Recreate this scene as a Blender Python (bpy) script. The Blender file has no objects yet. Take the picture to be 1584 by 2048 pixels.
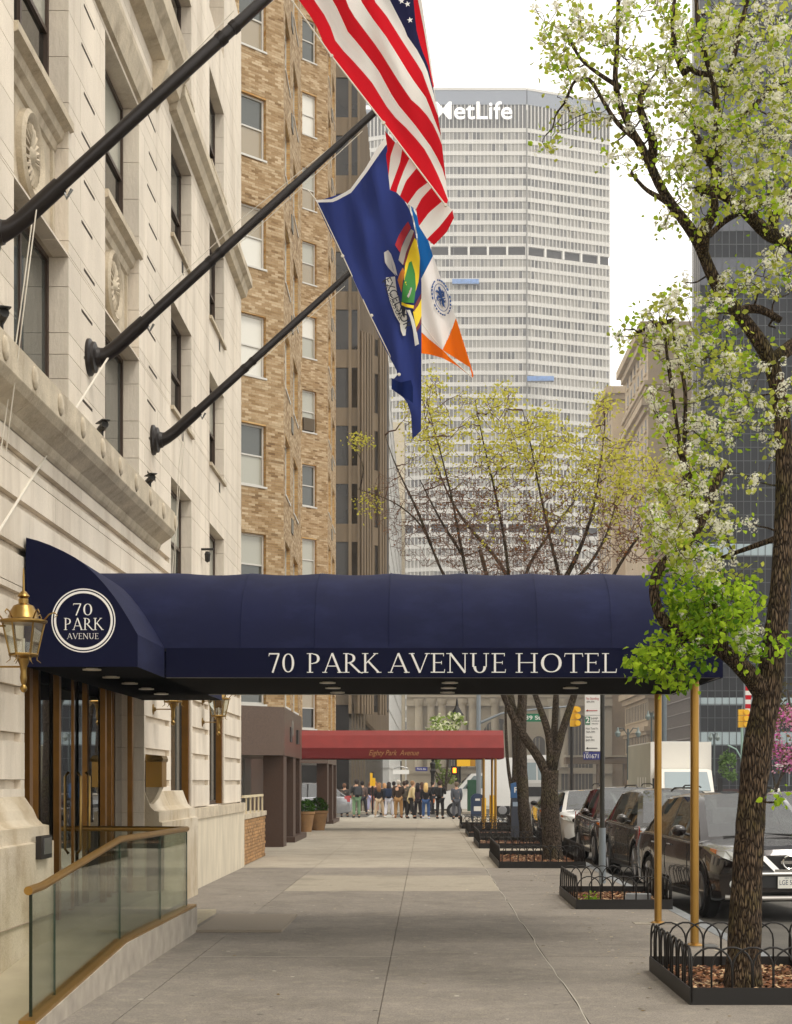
import bpy, bmesh, math, random
import numpy as np
from mathutils import Vector, Matrix
R = math.radians
rnd = random.Random(7)
SC = bpy.context.scene
COL = SC.collection

# ------------------------------------------------------------------ camera, sky, sun, exposure
FPX = 3200.0; VX = 852.0; VY = 1562.0; CH = 1.7
cam_d = bpy.data.cameras.new('camera'); cam = bpy.data.objects.new('camera', cam_d); COL.objects.link(cam)
cam.location = (0, 0, CH); cam.rotation_euler = (R(90), 0, 0)
cam_d.sensor_fit = 'HORIZONTAL'; cam_d.sensor_width = 36; cam_d.lens = FPX/1584*36
cam_d.shift_x = -(VX-792)/1584; cam_d.shift_y = (VY-1024)/1584
cam_d.clip_start = 0.1; cam_d.clip_end = 3000
SC.camera = cam
W = bpy.data.worlds.new('World'); SC.world = W; W.use_nodes = True
wn = W.node_tree.nodes; wl = W.node_tree.links
bg = wn['Background']
sky = wn.new('ShaderNodeTexSky'); sky.sky_type = 'NISHITA'; sky.sun_disc = False
sky.sun_elevation = R(58); sky.sun_rotation = R(150)
mixw = wn.new('ShaderNodeMix'); mixw.data_type = 'RGBA'; mixw.inputs[0].default_value = 0.92
wl.new(sky.outputs[0], mixw.inputs[6]); mixw.inputs[7].default_value = (13.6, 13.1, 12.2, 1)
wl.new(mixw.outputs[2], bg.inputs[0]); bg.inputs[1].default_value = 0.12
sd = bpy.data.lights.new('sun', 'SUN'); sun = bpy.data.objects.new('sun', sd); COL.objects.link(sun)
sd.energy = 1.5; sd.angle = R(16); sd.color = (1, .94, .85)
# light travels north, down and towards the hotel wall
sdir = Vector((-0.42, 0.34, -0.84)); sun.rotation_euler = sdir.to_track_quat('-Z', 'Y').to_euler()
sun.location = (20, -20, 60)
SC.view_settings.view_transform = 'Standard'; SC.view_settings.look = 'None'
SC.view_settings.gamma = 1; SC.view_settings.exposure = 0.16; SC.view_settings.use_curve_mapping = False
SC.cycles.max_bounces = 7; SC.cycles.transparent_max_bounces = 12
SC.cycles.sample_clamp_indirect = 6

def P(px, py, Y):
    return Vector(((px-VX)*Y/FPX, Y, CH-(py-VY)*Y/FPX))
def XZ(px, py, Y):
    return ((px-VX)*Y/FPX, CH-(py-VY)*Y/FPX)

# ------------------------------------------------------------------ materials
def lin(c):
    if isinstance(c, str):
        c = [int(c[i:i+2], 16)/255 for i in (0, 2, 4)]
        c = [x/12.92 if x <= .04045 else ((x+.055)/1.055)**2.4 for x in c]
    return (c[0], c[1], c[2], 1)
MATS = {}
def mat(name, col, rough=.8, metal=0, var=.12, scale=4, bump=0, bscale=40, col2=None, stretch=(1,1,1), objvar=0, coat=0, spec=.5, detail=6, mixpow=None):
    m = bpy.data.materials.new(name); m.use_nodes = True; MATS[name] = m
    nt = m.node_tree; n = nt.nodes; l = nt.links; b = n['Principled BSDF']
    b.inputs['Roughness'].default_value = rough; b.inputs['Metallic'].default_value = metal
    b.inputs['Coat Weight'].default_value = coat; b.inputs['Specular IOR Level'].default_value = spec
    if coat: b.inputs['Coat Roughness'].default_value = .04
    c = lin(col); tc = n.new('ShaderNodeTexCoord'); mp = n.new('ShaderNodeMapping'); mp.inputs[3].default_value = stretch
    l.new(tc.outputs['Object'], mp.inputs[0])
    nz = n.new('ShaderNodeTexNoise'); nz.inputs['Scale'].default_value = scale; nz.inputs['Detail'].default_value = detail
    l.new(mp.outputs[0], nz.inputs['Vector'])
    rp = n.new('ShaderNodeValToRGB'); rp.color_ramp.elements[0].position = .3; rp.color_ramp.elements[1].position = .7
    c2 = lin(col2) if col2 else tuple(x*(1-var) for x in c[:3])+(1,)
    c1 = c if col2 else tuple(min(1, x*(1+var*.6)) for x in c[:3])+(1,)
    rp.color_ramp.elements[0].color = c2; rp.color_ramp.elements[1].color = c1
    l.new(nz.outputs['Fac'], rp.inputs[0]); out = rp.outputs[0]
    if objvar:
        oi = n.new('ShaderNodeObjectInfo'); hs = n.new('ShaderNodeHueSaturation')
        mr = n.new('ShaderNodeMapRange'); mr.inputs[3].default_value = 1-objvar; mr.inputs[4].default_value = 1+objvar*.6
        l.new(oi.outputs['Random'], mr.inputs[0]); l.new(mr.outputs[0], hs.inputs['Value']); l.new(out, hs.inputs['Color']); out = hs.outputs[0]
    l.new(out, b.inputs['Base Color'])
    if bump:
        n2 = n.new('ShaderNodeTexNoise'); n2.inputs['Scale'].default_value = bscale; n2.inputs['Detail'].default_value = 5
        l.new(mp.outputs[0], n2.inputs['Vector'])
        bp = n.new('ShaderNodeBump'); bp.inputs['Strength'].default_value = bump; bp.inputs['Distance'].default_value = .02
        l.new(n2.outputs['Fac'], bp.inputs['Height']); l.new(bp.outputs[0], b.inputs['Normal'])
    return m
def flat(name, col, rough=.6, metal=0, emit=0, coat=0, spec=.5):
    m = bpy.data.materials.new(name); m.use_nodes = True; MATS[name] = m
    b = m.node_tree.nodes['Principled BSDF']; b.inputs['Base Color'].default_value = lin(col)
    b.inputs['Roughness'].default_value = rough; b.inputs['Metallic'].default_value = metal
    b.inputs['Coat Weight'].default_value = coat; b.inputs['Specular IOR Level'].default_value = spec
    if emit: b.inputs['Emission Color'].default_value = lin(col); b.inputs['Emission Strength'].default_value = emit
    return m
def brickmat(name, cols, mortar, bw=.21, bh=.067, rough=.85):
    m = bpy.data.materials.new(name); m.use_nodes = True; nt = m.node_tree; n = nt.nodes; l = nt.links; b = n['Principled BSDF']
    b.inputs['Roughness'].default_value = rough
    uv = n.new('ShaderNodeUVMap'); bt = n.new('ShaderNodeTexBrick'); l.new(uv.outputs[0], bt.inputs['Vector'])
    bt.inputs['Scale'].default_value = 1; bt.inputs['Brick Width'].default_value = bw; bt.inputs['Row Height'].default_value = bh
    bt.inputs['Mortar Size'].default_value = .006; bt.inputs['Bias'].default_value = 0; bt.inputs['Mortar Smooth'].default_value = .3
    bt.inputs['Color1'].default_value = lin(cols[0]); bt.inputs['Color2'].default_value = lin(cols[1]); bt.inputs['Mortar'].default_value = lin(mortar)
    nz = n.new('ShaderNodeTexNoise'); nz.inputs['Scale'].default_value = 1.0; nz.inputs['Detail'].default_value = 5
    mp = n.new('ShaderNodeMapping'); mp.inputs[3].default_value = (1.6, 7, 1); l.new(uv.outputs[0], mp.inputs[0]); l.new(mp.outputs[0], nz.inputs['Vector'])
    rp = n.new('ShaderNodeValToRGB'); rp.color_ramp.elements[0].position = .44; rp.color_ramp.elements[1].position = .66
    rp.color_ramp.elements[0].color = (1,1,1,1); rp.color_ramp.elements[1].color = lin(cols[2])
    l.new(nz.outputs['Fac'], rp.inputs[0])
    mx = n.new('ShaderNodeMix'); mx.data_type = 'RGBA'; mx.blend_type = 'MULTIPLY'; mx.inputs[0].default_value = 1
    l.new(bt.outputs['Color'], mx.inputs[6]); l.new(rp.outputs[0], mx.inputs[7]); l.new(mx.outputs[2], b.inputs['Base Color'])
    bp = n.new('ShaderNodeBump'); bp.inputs['Strength'].default_value = .5; bp.inputs['Distance'].default_value = .01; bp.invert = True
    l.new(bt.outputs['Fac'], bp.inputs['Height']); l.new(bp.outputs[0], b.inputs['Normal'])
    return m
def clearglass(name, tint=(.86,.93,.89), refl=.12):
    m = bpy.data.materials.new(name); m.use_nodes = True; nt = m.node_tree; n = nt.nodes; l = nt.links
    n.remove(n['Principled BSDF']); o = n['Material Output']
    tr = n.new('ShaderNodeBsdfTransparent'); tr.inputs[0].default_value = (*tint, 1)
    gl = n.new('ShaderNodeBsdfGlossy'); gl.inputs['Roughness'].default_value = .01
    fr = n.new('ShaderNodeLayerWeight'); fr.inputs[0].default_value = .12
    ad = n.new('ShaderNodeMath'); ad.operation = 'MULTIPLY_ADD'; ad.inputs[1].default_value = .5; ad.inputs[2].default_value = refl; l.new(fr.outputs[0], ad.inputs[0])
    mx = n.new('ShaderNodeMixShader'); l.new(ad.outputs[0], mx.inputs[0]); l.new(tr.outputs[0], mx.inputs[1]); l.new(gl.outputs[0], mx.inputs[2])
    l.new(mx.outputs[0], o.inputs[0]); return m
def grime(m, amt=.35, scale=1.2, stretch=(1,1,.15), dark='6B5A42'):
    """multiply the base colour with soft stains (wear of the surface itself)"""
    nt = m.node_tree; n = nt.nodes; l = nt.links; b = n['Principled BSDF']; src = b.inputs['Base Color'].links[0].from_socket
    tc = n.new('ShaderNodeTexCoord'); mp = n.new('ShaderNodeMapping'); mp.inputs[3].default_value = stretch; nz = n.new('ShaderNodeTexNoise'); nz.inputs['Scale'].default_value = scale; nz.inputs['Detail'].default_value = 9; nz.inputs['Roughness'].default_value = .65
    l.new(tc.outputs['Object'], mp.inputs[0]); l.new(mp.outputs[0], nz.inputs['Vector'])
    rp = n.new('ShaderNodeValToRGB'); rp.color_ramp.elements[0].position = .5; rp.color_ramp.elements[1].position = .72; rp.color_ramp.elements[0].color = (0,0,0,1); rp.color_ramp.elements[1].color = (amt,amt,amt,1)
    l.new(nz.outputs['Fac'], rp.inputs[0]); mx = n.new('ShaderNodeMix'); mx.data_type = 'RGBA'; l.new(rp.outputs[0], mx.inputs[0]); l.new(src, mx.inputs[6]); mx.inputs[7].default_value = lin(dark); l.new(mx.outputs[2], b.inputs['Base Color'])
def speckle(m, scale=260, lo=.72, hi=1.12):
    nt = m.node_tree; n = nt.nodes; l = nt.links; b = n['Principled BSDF']; src = b.inputs['Base Color'].links[0].from_socket
    tc = n.new('ShaderNodeTexCoord'); vo = n.new('ShaderNodeTexVoronoi'); vo.inputs['Scale'].default_value = scale; l.new(tc.outputs['Object'], vo.inputs['Vector'])
    hs = n.new('ShaderNodeHueSaturation'); mr = n.new('ShaderNodeMapRange'); mr.inputs[3].default_value = lo; mr.inputs[4].default_value = hi
    sx = n.new('ShaderNodeSeparateColor'); l.new(vo.outputs['Color'], sx.inputs[0]); l.new(sx.outputs[0], mr.inputs[0]); l.new(mr.outputs[0], hs.inputs['Value']); l.new(src, hs.inputs['Color']); l.new(hs.outputs[0], b.inputs['Base Color'])
def barkmat(name, c1, c2, crack, moss, st=(30,30,6)):
    m = bpy.data.materials.new(name); m.use_nodes = True; MATS[name] = m; nt = m.node_tree; n = nt.nodes; l = nt.links; b = n['Principled BSDF']; b.inputs['Roughness'].default_value = .95; b.inputs['Specular IOR Level'].default_value = .2
    tc = n.new('ShaderNodeTexCoord'); mp = n.new('ShaderNodeMapping'); mp.inputs[3].default_value = st
    nd = n.new('ShaderNodeTexNoise'); nd.inputs['Scale'].default_value = 7; ad = n.new('ShaderNodeMix'); ad.data_type = 'RGBA'; ad.blend_type = 'LINEAR_LIGHT'; ad.inputs[0].default_value = .012
    l.new(tc.outputs['Object'], nd.inputs['Vector']); l.new(tc.outputs['Object'], ad.inputs[6]); l.new(nd.outputs['Color'], ad.inputs[7]); l.new(ad.outputs[2], mp.inputs[0])
    vo = n.new('ShaderNodeTexVoronoi'); vo.feature = 'DISTANCE_TO_EDGE'; vo.inputs['Scale'].default_value = 1; l.new(mp.outputs[0], vo.inputs['Vector'])
    r1 = n.new('ShaderNodeValToRGB'); r1.color_ramp.elements[0].position = .02; r1.color_ramp.elements[1].position = .22; l.new(vo.outputs['Distance'], r1.inputs[0])
    nz = n.new('ShaderNodeTexNoise'); nz.inputs['Scale'].default_value = .9; nz.inputs['Detail'].default_value = 8; l.new(mp.outputs[0], nz.inputs['Vector'])
    r2 = n.new('ShaderNodeValToRGB'); r2.color_ramp.elements[0].position = .35; r2.color_ramp.elements[1].position = .7; r2.color_ramp.elements[0].color = lin(c2); r2.color_ramp.elements[1].color = lin(c1); l.new(nz.outputs['Fac'], r2.inputs[0])
    nm = n.new('ShaderNodeTexNoise'); nm.inputs['Scale'].default_value = 3; l.new(tc.outputs['Object'], nm.inputs['Vector']); r3 = n.new('ShaderNodeValToRGB'); r3.color_ramp.elements[0].position = .5; r3.color_ramp.elements[1].position = .7; r3.color_ramp.elements[1].color = (.7,.7,.7,1); l.new(nm.outputs['Fac'], r3.inputs[0])
    m1 = n.new('ShaderNodeMix'); m1.data_type = 'RGBA'; l.new(r3.outputs[0], m1.inputs[0]); l.new(r2.outputs[0], m1.inputs[6]); m1.inputs[7].default_value = lin(moss)
    m2 = n.new('ShaderNodeMix'); m2.data_type = 'RGBA'; l.new(r1.outputs[0], m2.inputs[0]); m2.inputs[6].default_value = lin(crack); l.new(m1.outputs[2], m2.inputs[7]); l.new(m2.outputs[2], b.inputs['Base Color'])
    bp = n.new('ShaderNodeBump'); bp.inputs['Strength'].default_value = 1; bp.inputs['Distance'].default_value = .03; sm = n.new('ShaderNodeMath'); sm.operation = 'ADD'; l.new(r1.outputs[0], sm.inputs[0]); l.new(nz.outputs['Fac'], sm.inputs[1]); l.new(sm.outputs[0], bp.inputs['Height']); l.new(bp.outputs[0], b.inputs['Normal'])
    return m
def leafmat(name, c1, c2, trans=.45, obj=False):
    m = bpy.data.materials.new(name); m.use_nodes = True; nt = m.node_tree; n = nt.nodes; l = nt.links
    n.remove(n['Principled BSDF']); o = n['Material Output']
    g = n.new('ShaderNodeNewGeometry'); rp = n.new('ShaderNodeMix'); rp.data_type = 'RGBA'
    l.new(g.outputs['Random Per Island'], rp.inputs[0]); rp.inputs[6].default_value = lin(c1); rp.inputs[7].default_value = lin(c2)
    d = n.new('ShaderNodeBsdfDiffuse'); t = n.new('ShaderNodeBsdfTranslucent'); l.new(rp.outputs[2], d.inputs[0]); l.new(rp.outputs[2], t.inputs[0])
    mx = n.new('ShaderNodeMixShader'); mx.inputs[0].default_value = trans; l.new(d.outputs[0], mx.inputs[1]); l.new(t.outputs[0], mx.inputs[2])
    l.new(mx.outputs[0], o.inputs[0]); return m
def clothmat(name, col, trans=.25, bump=.15):
    m = bpy.data.materials.new(name); m.use_nodes = True; nt = m.node_tree; n = nt.nodes; l = nt.links
    n.remove(n['Principled BSDF']); o = n['Material Output']
    d = n.new('ShaderNodeBsdfDiffuse'); t = n.new('ShaderNodeBsdfTranslucent'); d.inputs[0].default_value = lin(col); t.inputs[0].default_value = lin(col)
    mx = n.new('ShaderNodeMixShader'); mx.inputs[0].default_value = trans; l.new(d.outputs[0], mx.inputs[1]); l.new(t.outputs[0], mx.inputs[2])
    tc = n.new('ShaderNodeTexCoord'); nz = n.new('ShaderNodeTexNoise'); nz.inputs['Scale'].default_value = 3; mp = n.new('ShaderNodeMapping'); mp.inputs[3].default_value = (3, 3, .6)
    l.new(tc.outputs['Object'], mp.inputs[0]); l.new(mp.outputs[0], nz.inputs['Vector'])
    bp = n.new('ShaderNodeBump'); bp.inputs['Strength'].default_value = bump; bp.inputs['Distance'].default_value = .1; l.new(nz.outputs['Fac'], bp.inputs['Height'])
    l.new(bp.outputs[0], d.inputs['Normal']); l.new(mx.outputs[0], o.inputs[0]); return m

# ------------------------------------------------------------------ mesh building
class MB:
    def __init__(s): s.v = []; s.f = []; s.m = []; s.uv = {}
    def add(s, vs, fs, m=0):
        o = len(s.v); s.v += [tuple(x) for x in vs]; s.f += [tuple(i+o for i in f) for f in fs]; s.m += [m]*len(fs); return s
    def box(s, x0, x1, y0, y1, z0, z1, m=0):
        if x0 > x1: x0, x1 = x1, x0
        if y0 > y1: y0, y1 = y1, y0
        if z0 > z1: z0, z1 = z1, z0
        return s.add([(x0,y0,z0),(x1,y0,z0),(x1,y1,z0),(x0,y1,z0),(x0,y0,z1),(x1,y0,z1),(x1,y1,z1),(x0,y1,z1)],
              [(0,3,2,1),(4,5,6,7),(0,1,5,4),(1,2,6,5),(2,3,7,6),(3,0,4,7)], m)
    def quad(s, a, b, c, d, m=0, uv=None):
        s.add([a,b,c,d], [(0,1,2,3)], m)
        if uv: s.uv[len(s.f)-1] = uv
        return s
    def prism(s, pts, d, m=0):           # polygon pts (3D, planar) pushed along vector d
        n = len(pts); d = Vector(d); a = [Vector(p) for p in pts]; b = [p+d for p in a]
        fs = [tuple(range(n))[::-1], tuple(range(n, 2*n))]+[(i, (i+1)%n, n+(i+1)%n, n+i) for i in range(n)]
        return s.add(a+b, fs, m)
    def tube(s, pts, rad, n=8, m=0, caps=True):
        pts = [Vector(p) for p in pts]; k = len(pts)
        if not hasattr(rad, '__len__'): rad = [rad]*k
        vs = []; prev = None
        for i, p in enumerate(pts):
            t = (pts[min(i+1, k-1)]-pts[max(i-1, 0)])
            if t.length < 1e-9: t = Vector((0,0,1))
            t.normalize()
            if prev is None:
                a = Vector((0,0,1)) if abs(t.z) < .9 else Vector((1,0,0)); u = t.cross(a).normalized()
            else:
                u = (prev-t*prev.dot(t)); u = u.normalized() if u.length > 1e-6 else t.orthogonal().normalized()
            prev = u; w = t.cross(u)
            for j in range(n):
                an = 2*math.pi*j/n; vs.append(p+(u*math.cos(an)+w*math.sin(an))*rad[i])
        fs = [(i*n+j, i*n+(j+1)%n, (i+1)*n+(j+1)%n, (i+1)*n+j) for i in range(k-1) for j in range(n)]
        if caps: fs += [tuple(range(n))[::-1], tuple(range((k-1)*n, k*n))]
        return s.add(vs, fs, m)
    def lathe(s, prof, c=(0,0,0), n=16, m=0, axis='z'):   # prof list (r,z)
        vs = []
        for r, z in prof:
            for j in range(n):
                a = 2*math.pi*j/n
                if axis == 'z': vs.append((c[0]+r*math.cos(a), c[1]+r*math.sin(a), c[2]+z))
                elif axis == 'x': vs.append((c[0]+z, c[1]+r*math.cos(a), c[2]+r*math.sin(a)))
                else: vs.append((c[0]+r*math.cos(a), c[1]+z, c[2]+r*math.sin(a)))
        k = len(prof)
        fs = [(i*n+j, i*n+(j+1)%n, (i+1)*n+(j+1)%n, (i+1)*n+j) for i in range(k-1) for j in range(n)]
        fs += [tuple(range(n))[::-1], tuple(range((k-1)*n, k*n))]
        return s.add(vs, fs, m)
    def build(s, name, mats, parent=None, smooth=False, loc=None, link=True):
        me = bpy.data.meshes.new(name); me.from_pydata(s.v, [], s.f)
        if not isinstance(mats, (list, tuple)): mats = [mats]
        for x in mats: me.materials.append(x)
        if len(mats) > 1: me.polygons.foreach_set('material_index', s.m)
        if s.uv:
            ul = me.uv_layers.new(name='UVMap')
            for fi, u in s.uv.items():
                p = me.polygons[fi]
                for k, li in enumerate(p.loop_indices): ul.data[li].uv = u[k]
        if smooth:
            me.polygons.foreach_set('use_smooth', [True]*len(me.polygons))
            if smooth is not True: me.set_sharp_from_angle(angle=R(smooth))
        me.update()
        o = bpy.data.objects.new(name, me); COL.objects.link(o)
        if parent: o.parent = parent
        if loc: o.location = loc
        return o
def fixn(o):
    bm = bmesh.new(); bm.from_mesh(o.data); bmesh.ops.recalc_face_normals(bm, faces=bm.faces); bm.to_mesh(o.data); bm.free(); return o
def tag(o, label=None, cat=None, group=None, kind=None):
    if label: o['label'] = label
    if cat: o['category'] = cat
    if group: o['group'] = group
    if kind: o['kind'] = kind
    return o
def thing(name, label, cat, loc=(0,0,0), rz=0, group=None):
    o = bpy.data.objects.new(name, None); COL.objects.link(o); o.empty_display_size = .2
    o.location = loc; o.rotation_euler = (0,0,rz); return tag(o, label, cat, group)
CH_ = {}
def copy_tree(o, parent=None):
    c = o.copy(); COL.objects.link(c); c.parent = parent
    for ch in list(o.children): copy_tree(ch, c)
    return c
def inst(src, name, parent, loc=None, rz=None):
    c = bpy.data.objects.new(name, src.data); COL.objects.link(c); c.parent = parent
    if loc is not None: c.location = loc
    if rz is not None: c.rotation_euler = (0,0,rz)
    return c
def resample(pts, n):
    p = [np.array(q, float) for q in pts]; d = [0]
    for a, b in zip(p, p[1:]): d.append(d[-1]+float(np.linalg.norm(b-a)))
    t = np.linspace(0, d[-1], n); arr = np.array(p)
    return np.stack([np.interp(t, d, arr[:, k]) for k in range(arr.shape[1])], 1)

# ------------------------------------------------------------------ serif lettering
def _st(w): return w
S = .105; T = .05
def serif(x, y, h=.13): return ('l', x-h, y, x+h, y, .04)
GL = {
 '7': (.58, [('l',.03,.97,.52,.97,.07),('l',.49,.95,.2,0,.095),('l',.045,1,.025,.84,.035)]),
 '0': (.72, [('a',.36,.5,.28,.48,0,360)]),
 'P': (.68, [('l',.17,0,.17,1,S),serif(.17,.02),('l',.04,.98,.25,.98,.04),('l',.17,.975,.3,.975,.045),('l',.17,.47,.3,.47,.045),('a',.3,.72,.27,.25,-90,90)]),
 'A': (.82, [('l',.1,0,.4,1,.055),('l',.4,1,.73,0,.11),('l',.2,.34,.6,.34,.045),serif(.1,.02,.1),serif(.73,.02,.11)]),
 'R': (.78, [('l',.17,0,.17,1,S),serif(.17,.02),('l',.04,.98,.25,.98,.04),('l',.17,.975,.28,.975,.045),('l',.17,.5,.3,.5,.045),('a',.28,.74,.26,.235,-90,90),('l',.32,.5,.72,.02,.1),('l',.7,.03,.84,-.02,.05)]),
 'K': (.80, [('l',.17,0,.17,1,S),serif(.17,.02),serif(.17,.98),('l',.18,.45,.6,.98,.055),('l',.3,.58,.72,.02,.1),serif(.6,.98,.1),serif(.74,.02,.1)]),
 'V': (.80, [('l',.09,1,.42,0,.11),('l',.42,0,.71,1,.055),serif(.1,.98,.11),serif(.71,.98,.1)]),
 'E': (.64, [('l',.17,0,.17,1,S),('l',.04,.975,.54,.975,.05),('l',.17,.52,.46,.52,.045),('l',.04,.025,.57,.025,.05),('l',.535,1,.535,.84,.035),('l',.455,.6,.455,.43,.035),('l',.565,0,.58,.18,.035)]),
 'N': (.88, [('l',.15,0,.15,1,.055),('l',.15,1,.73,0,.11),('l',.73,0,.73,1,.055),serif(.15,.02,.11),serif(.1,.98,.1),serif(.73,.98,.11)]),
 'U': (.84, [('l',.17,.3,.17,1,S),('a',.42,.33,.25,.34,180,360),('l',.67,.3,.67,1,.055),serif(.17,.98),serif(.67,.98,.11)]),
 'H': (.90, [('l',.17,0,.17,1,S),('l',.73,0,.73,1,S),('l',.17,.52,.73,.52,.045),serif(.17,.02),serif(.17,.98),serif(.73,.02),serif(.73,.98)]),
 'O': (.92, [('a',.46,.5,.385,.48,0,360)]),
 'T': (.74, [('l',.37,0,.37,1,S),serif(.37,.02),('l',.04,.975,.7,.975,.05),('l',.055,1,.03,.82,.035),('l',.685,1,.71,.82,.035)]),
 'L': (.62, [('l',.17,0,.17,1,S),serif(.17,.98),('l',.04,.025,.56,.025,.05),('l',.555,0,.575,.2,.035)]),
 ' ': (.36, []),
}
def serif_text(add, text, x0, x1, z0, h, y):
    adv = sum(GL[c][0] for c in text); sx = (x1-x0)/adv; cx = x0
    def stroke(a, b, wa, wb=None):
        wb = wb or wa; d = Vector((b[0]-a[0], b[1]-a[1])); d.normalize(); nx = Vector((-d.y, d.x))
        q = [(a[0]-nx.x*wa/2, a[1]-nx.y*wa/2), (b[0]-nx.x*wb/2, b[1]-nx.y*wb/2), (b[0]+nx.x*wb/2, b[1]+nx.y*wb/2), (a[0]+nx.x*wa/2, a[1]+nx.y*wa/2)]
        off = rnd.random()*.0006
        mb.add([(p[0], y-off, p[1]) for p in q], [(0,1,2,3)])
    for c in text:
        w, st = GL[c]; mb = MB()
        for s_ in st:
            if s_[0] == 'l':
                stroke((cx+s_[1]*sx, z0+s_[2]*h), (cx+s_[3]*sx, z0+s_[4]*h), s_[5]*h)
            else:
                _, ax, ay, rx, ry, t0, t1 = s_; n = 22; pr = None; off = rnd.random()*.0006
                inner = []; outer = []
                for i in range(n+1):
                    t = R(t0+(t1-t0)*i/n); wd = (.045+.065*abs(math.cos(t))**1.5)
                    ctr = (ax+(rx-wd/2)*math.cos(t), ay+(ry-.02)*math.sin(t))
                    dn = Vector((math.cos(t)/max(rx,.01), math.sin(t)/max(ry,.01))).normalized()
                    inner.append((cx+(ctr[0]-dn.x*wd/2)*sx, y-off, z0+(ctr[1]-dn.y*wd/2)*h)); outer.append((cx+(ctr[0]+dn.x*wd/2)*sx, y-off, z0+(ctr[1]+dn.y*wd/2)*h))
                mb.add(inner+outer, [(i, i+1, n+2+i, n+1+i) for i in range(n)])
        cx += w*sx
        if mb.v: add(mb.build('letter', MATS['white_lettering']))
def text_mesh(name, body, size, m, parent, loc, rot=(R(90),0,0), shear=0, ext=.0, width=None, align='CENTER', bold=0):
    cu = bpy.data.curves.new(name, 'FONT'); cu.body = body; cu.size = size; cu.extrude = ext; cu.shear = shear; cu.align_x = align; cu.align_y = 'CENTER'; cu.offset = bold
    o = bpy.data.objects.new(name, cu); COL.objects.link(o)
    me = bpy.data.meshes.new_from_object(o.evaluated_get(bpy.context.evaluated_depsgraph_get()))
    COL.objects.unlink(o); bpy.data.objects.remove(o); me.materials.clear(); me.materials.append(m)
    o = bpy.data.objects.new(name, me); COL.objects.link(o); o.parent = parent; o.location = loc; o.rotation_euler = rot
    if width:
        xs = [v.co.x for v in me.vertices]; s = width/(max(xs)-min(xs)); o.scale = (s, 1, 1)
    return o
# ------------------------------------------------------------------ palette
stone = mat('limestone', 'E0D5C4', .9, var=.12, scale=1.6, bump=.3, bscale=30, objvar=.07, stretch=(1,1,.35)); grime(stone, .45, 1.4, (1,1,.12), '93816A'); speckle(stone, 160, .93, 1.04)
stone_d = mat('weathered_limestone', 'C6B9A2', .9, var=.2, scale=3.2, bump=.35, bscale=26, objvar=.06, stretch=(1,1,1)); speckle(stone_d, 140, .88, 1.06)
granite_b = mat('stained_plinth_stone', 'CBC0AC', .85, var=.3, scale=1.3, bump=.3, bscale=40, col2='AC9A7C', stretch=(1,1,.9))
joint = flat('mortar_joint', '8F826E', .95)
frame_b = mat('bronze_window_frame', '4A3B30', .5, .3, var=.1)
pane_d = flat('dark_window_glass', '10130F', .03, 0, spec=.9)
pane_m = flat('grey_window_glass', '4A4E4A', .04, 0, spec=.9)
pane_l = flat('curtained_window_glass', 'A8A89C', .12, 0, spec=.8)
pane_w = flat('white_blind_window', 'D8D6CC', .15, 0, spec=.8)
pane_t = flat('tan_shade_window', '9A8E78', .1, 0, spec=.8)
walk_n = mat('grey_pavement', '827A70', .9, var=.13, scale=1.3, bump=.25, bscale=120, objvar=.08)
walk_f = mat('beige_pavement', 'A39A8A', .9, var=.10, scale=1.5, bump=.2, bscale=120, objvar=.06)
walk_p = mat('light_pavement_patch', '9C9383', .9, var=.08, scale=30, bump=.3, bscale=100, objvar=.02)
curbm = mat('steel_grey_kerb', '7C7F80', .7, var=.2, scale=6)
asph = mat('asphalt', '57534C', .9, var=.18, scale=2.5, bump=.4, bscale=150)
whitep = flat('white_road_paint', 'A5A298', .8)
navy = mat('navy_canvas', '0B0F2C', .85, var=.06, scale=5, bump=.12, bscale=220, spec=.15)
navy_t = mat('navy_canvas_sunlit', '0F1538', .8, var=.12, scale=2.2, bump=.12, bscale=220, spec=.25)  # lighter copy of the same canvas, light on the tops put into its colour
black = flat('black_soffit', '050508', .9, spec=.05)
redc = mat('red_canvas', '802B28', .8, var=.1, scale=3, bump=.1, bscale=150)
redd = mat('dark_red_valance', '6E1A1B', .8, var=.08, scale=3)
brass = mat('polished_brass', '9A7D48', .34, 1, var=.12, scale=9)
brassp = mat('satin_brass', 'A88140', .36, .85, var=.12, scale=7, stretch=(1,1,.3))
bronze = mat('door_bronze', '8A602A', .34, .85, var=.15, scale=6)
ironm = mat('black_iron', '17130F', .55, .2, var=.2)
pole_m = mat('dark_bronze_pole', '1F1815', .38, .2, var=.15, scale=8)
white = flat('white_lettering', 'E8E6E2', .6)
rope_m = flat('white_rope', 'D9D2C4', .9)
steel = flat('stainless', '9A9A98', .3, .9)
bark = barkmat('pear_bark', '85705A', '503E2C', '261C12', '55501F', (58,58,10))
bark2 = barkmat('locust_bark', '776858', '55493C', '2A211A', '66603E', (50,50,11))
twigm = flat('brown_twigs', '5C4232', .9)
mulchm = mat('bark_mulch', '6B4427', 1, col2='2E1B10', scale=40, bump=1, bscale=60)
gran = mat('brown_granite', '5C473B', .5, col2='35261E', scale=45, detail=3, spec=.3)
gran2 = mat('brown_granite_polished', '665246', .32, col2='46372C', scale=55, detail=3, spec=.4)
brick = brickmat('ochre_brick', ('C9A672', 'BC9660', 'E0C8A0'), 'A39578')
brick_s = mat('ochre_brick_piece', 'A98153', .9, var=.3, scale=14, objvar=.3)
alum = flat('white_window_frame', 'C9C7C0', .5)
concrete = mat('bronze_grey_concrete', '5C5040', .85, var=.15, scale=1.2, stretch=(1,1,.3))
conc2 = mat('brown_rib', '6E5E49', .85, var=.2, scale=2, stretch=(1,1,.15))

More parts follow.
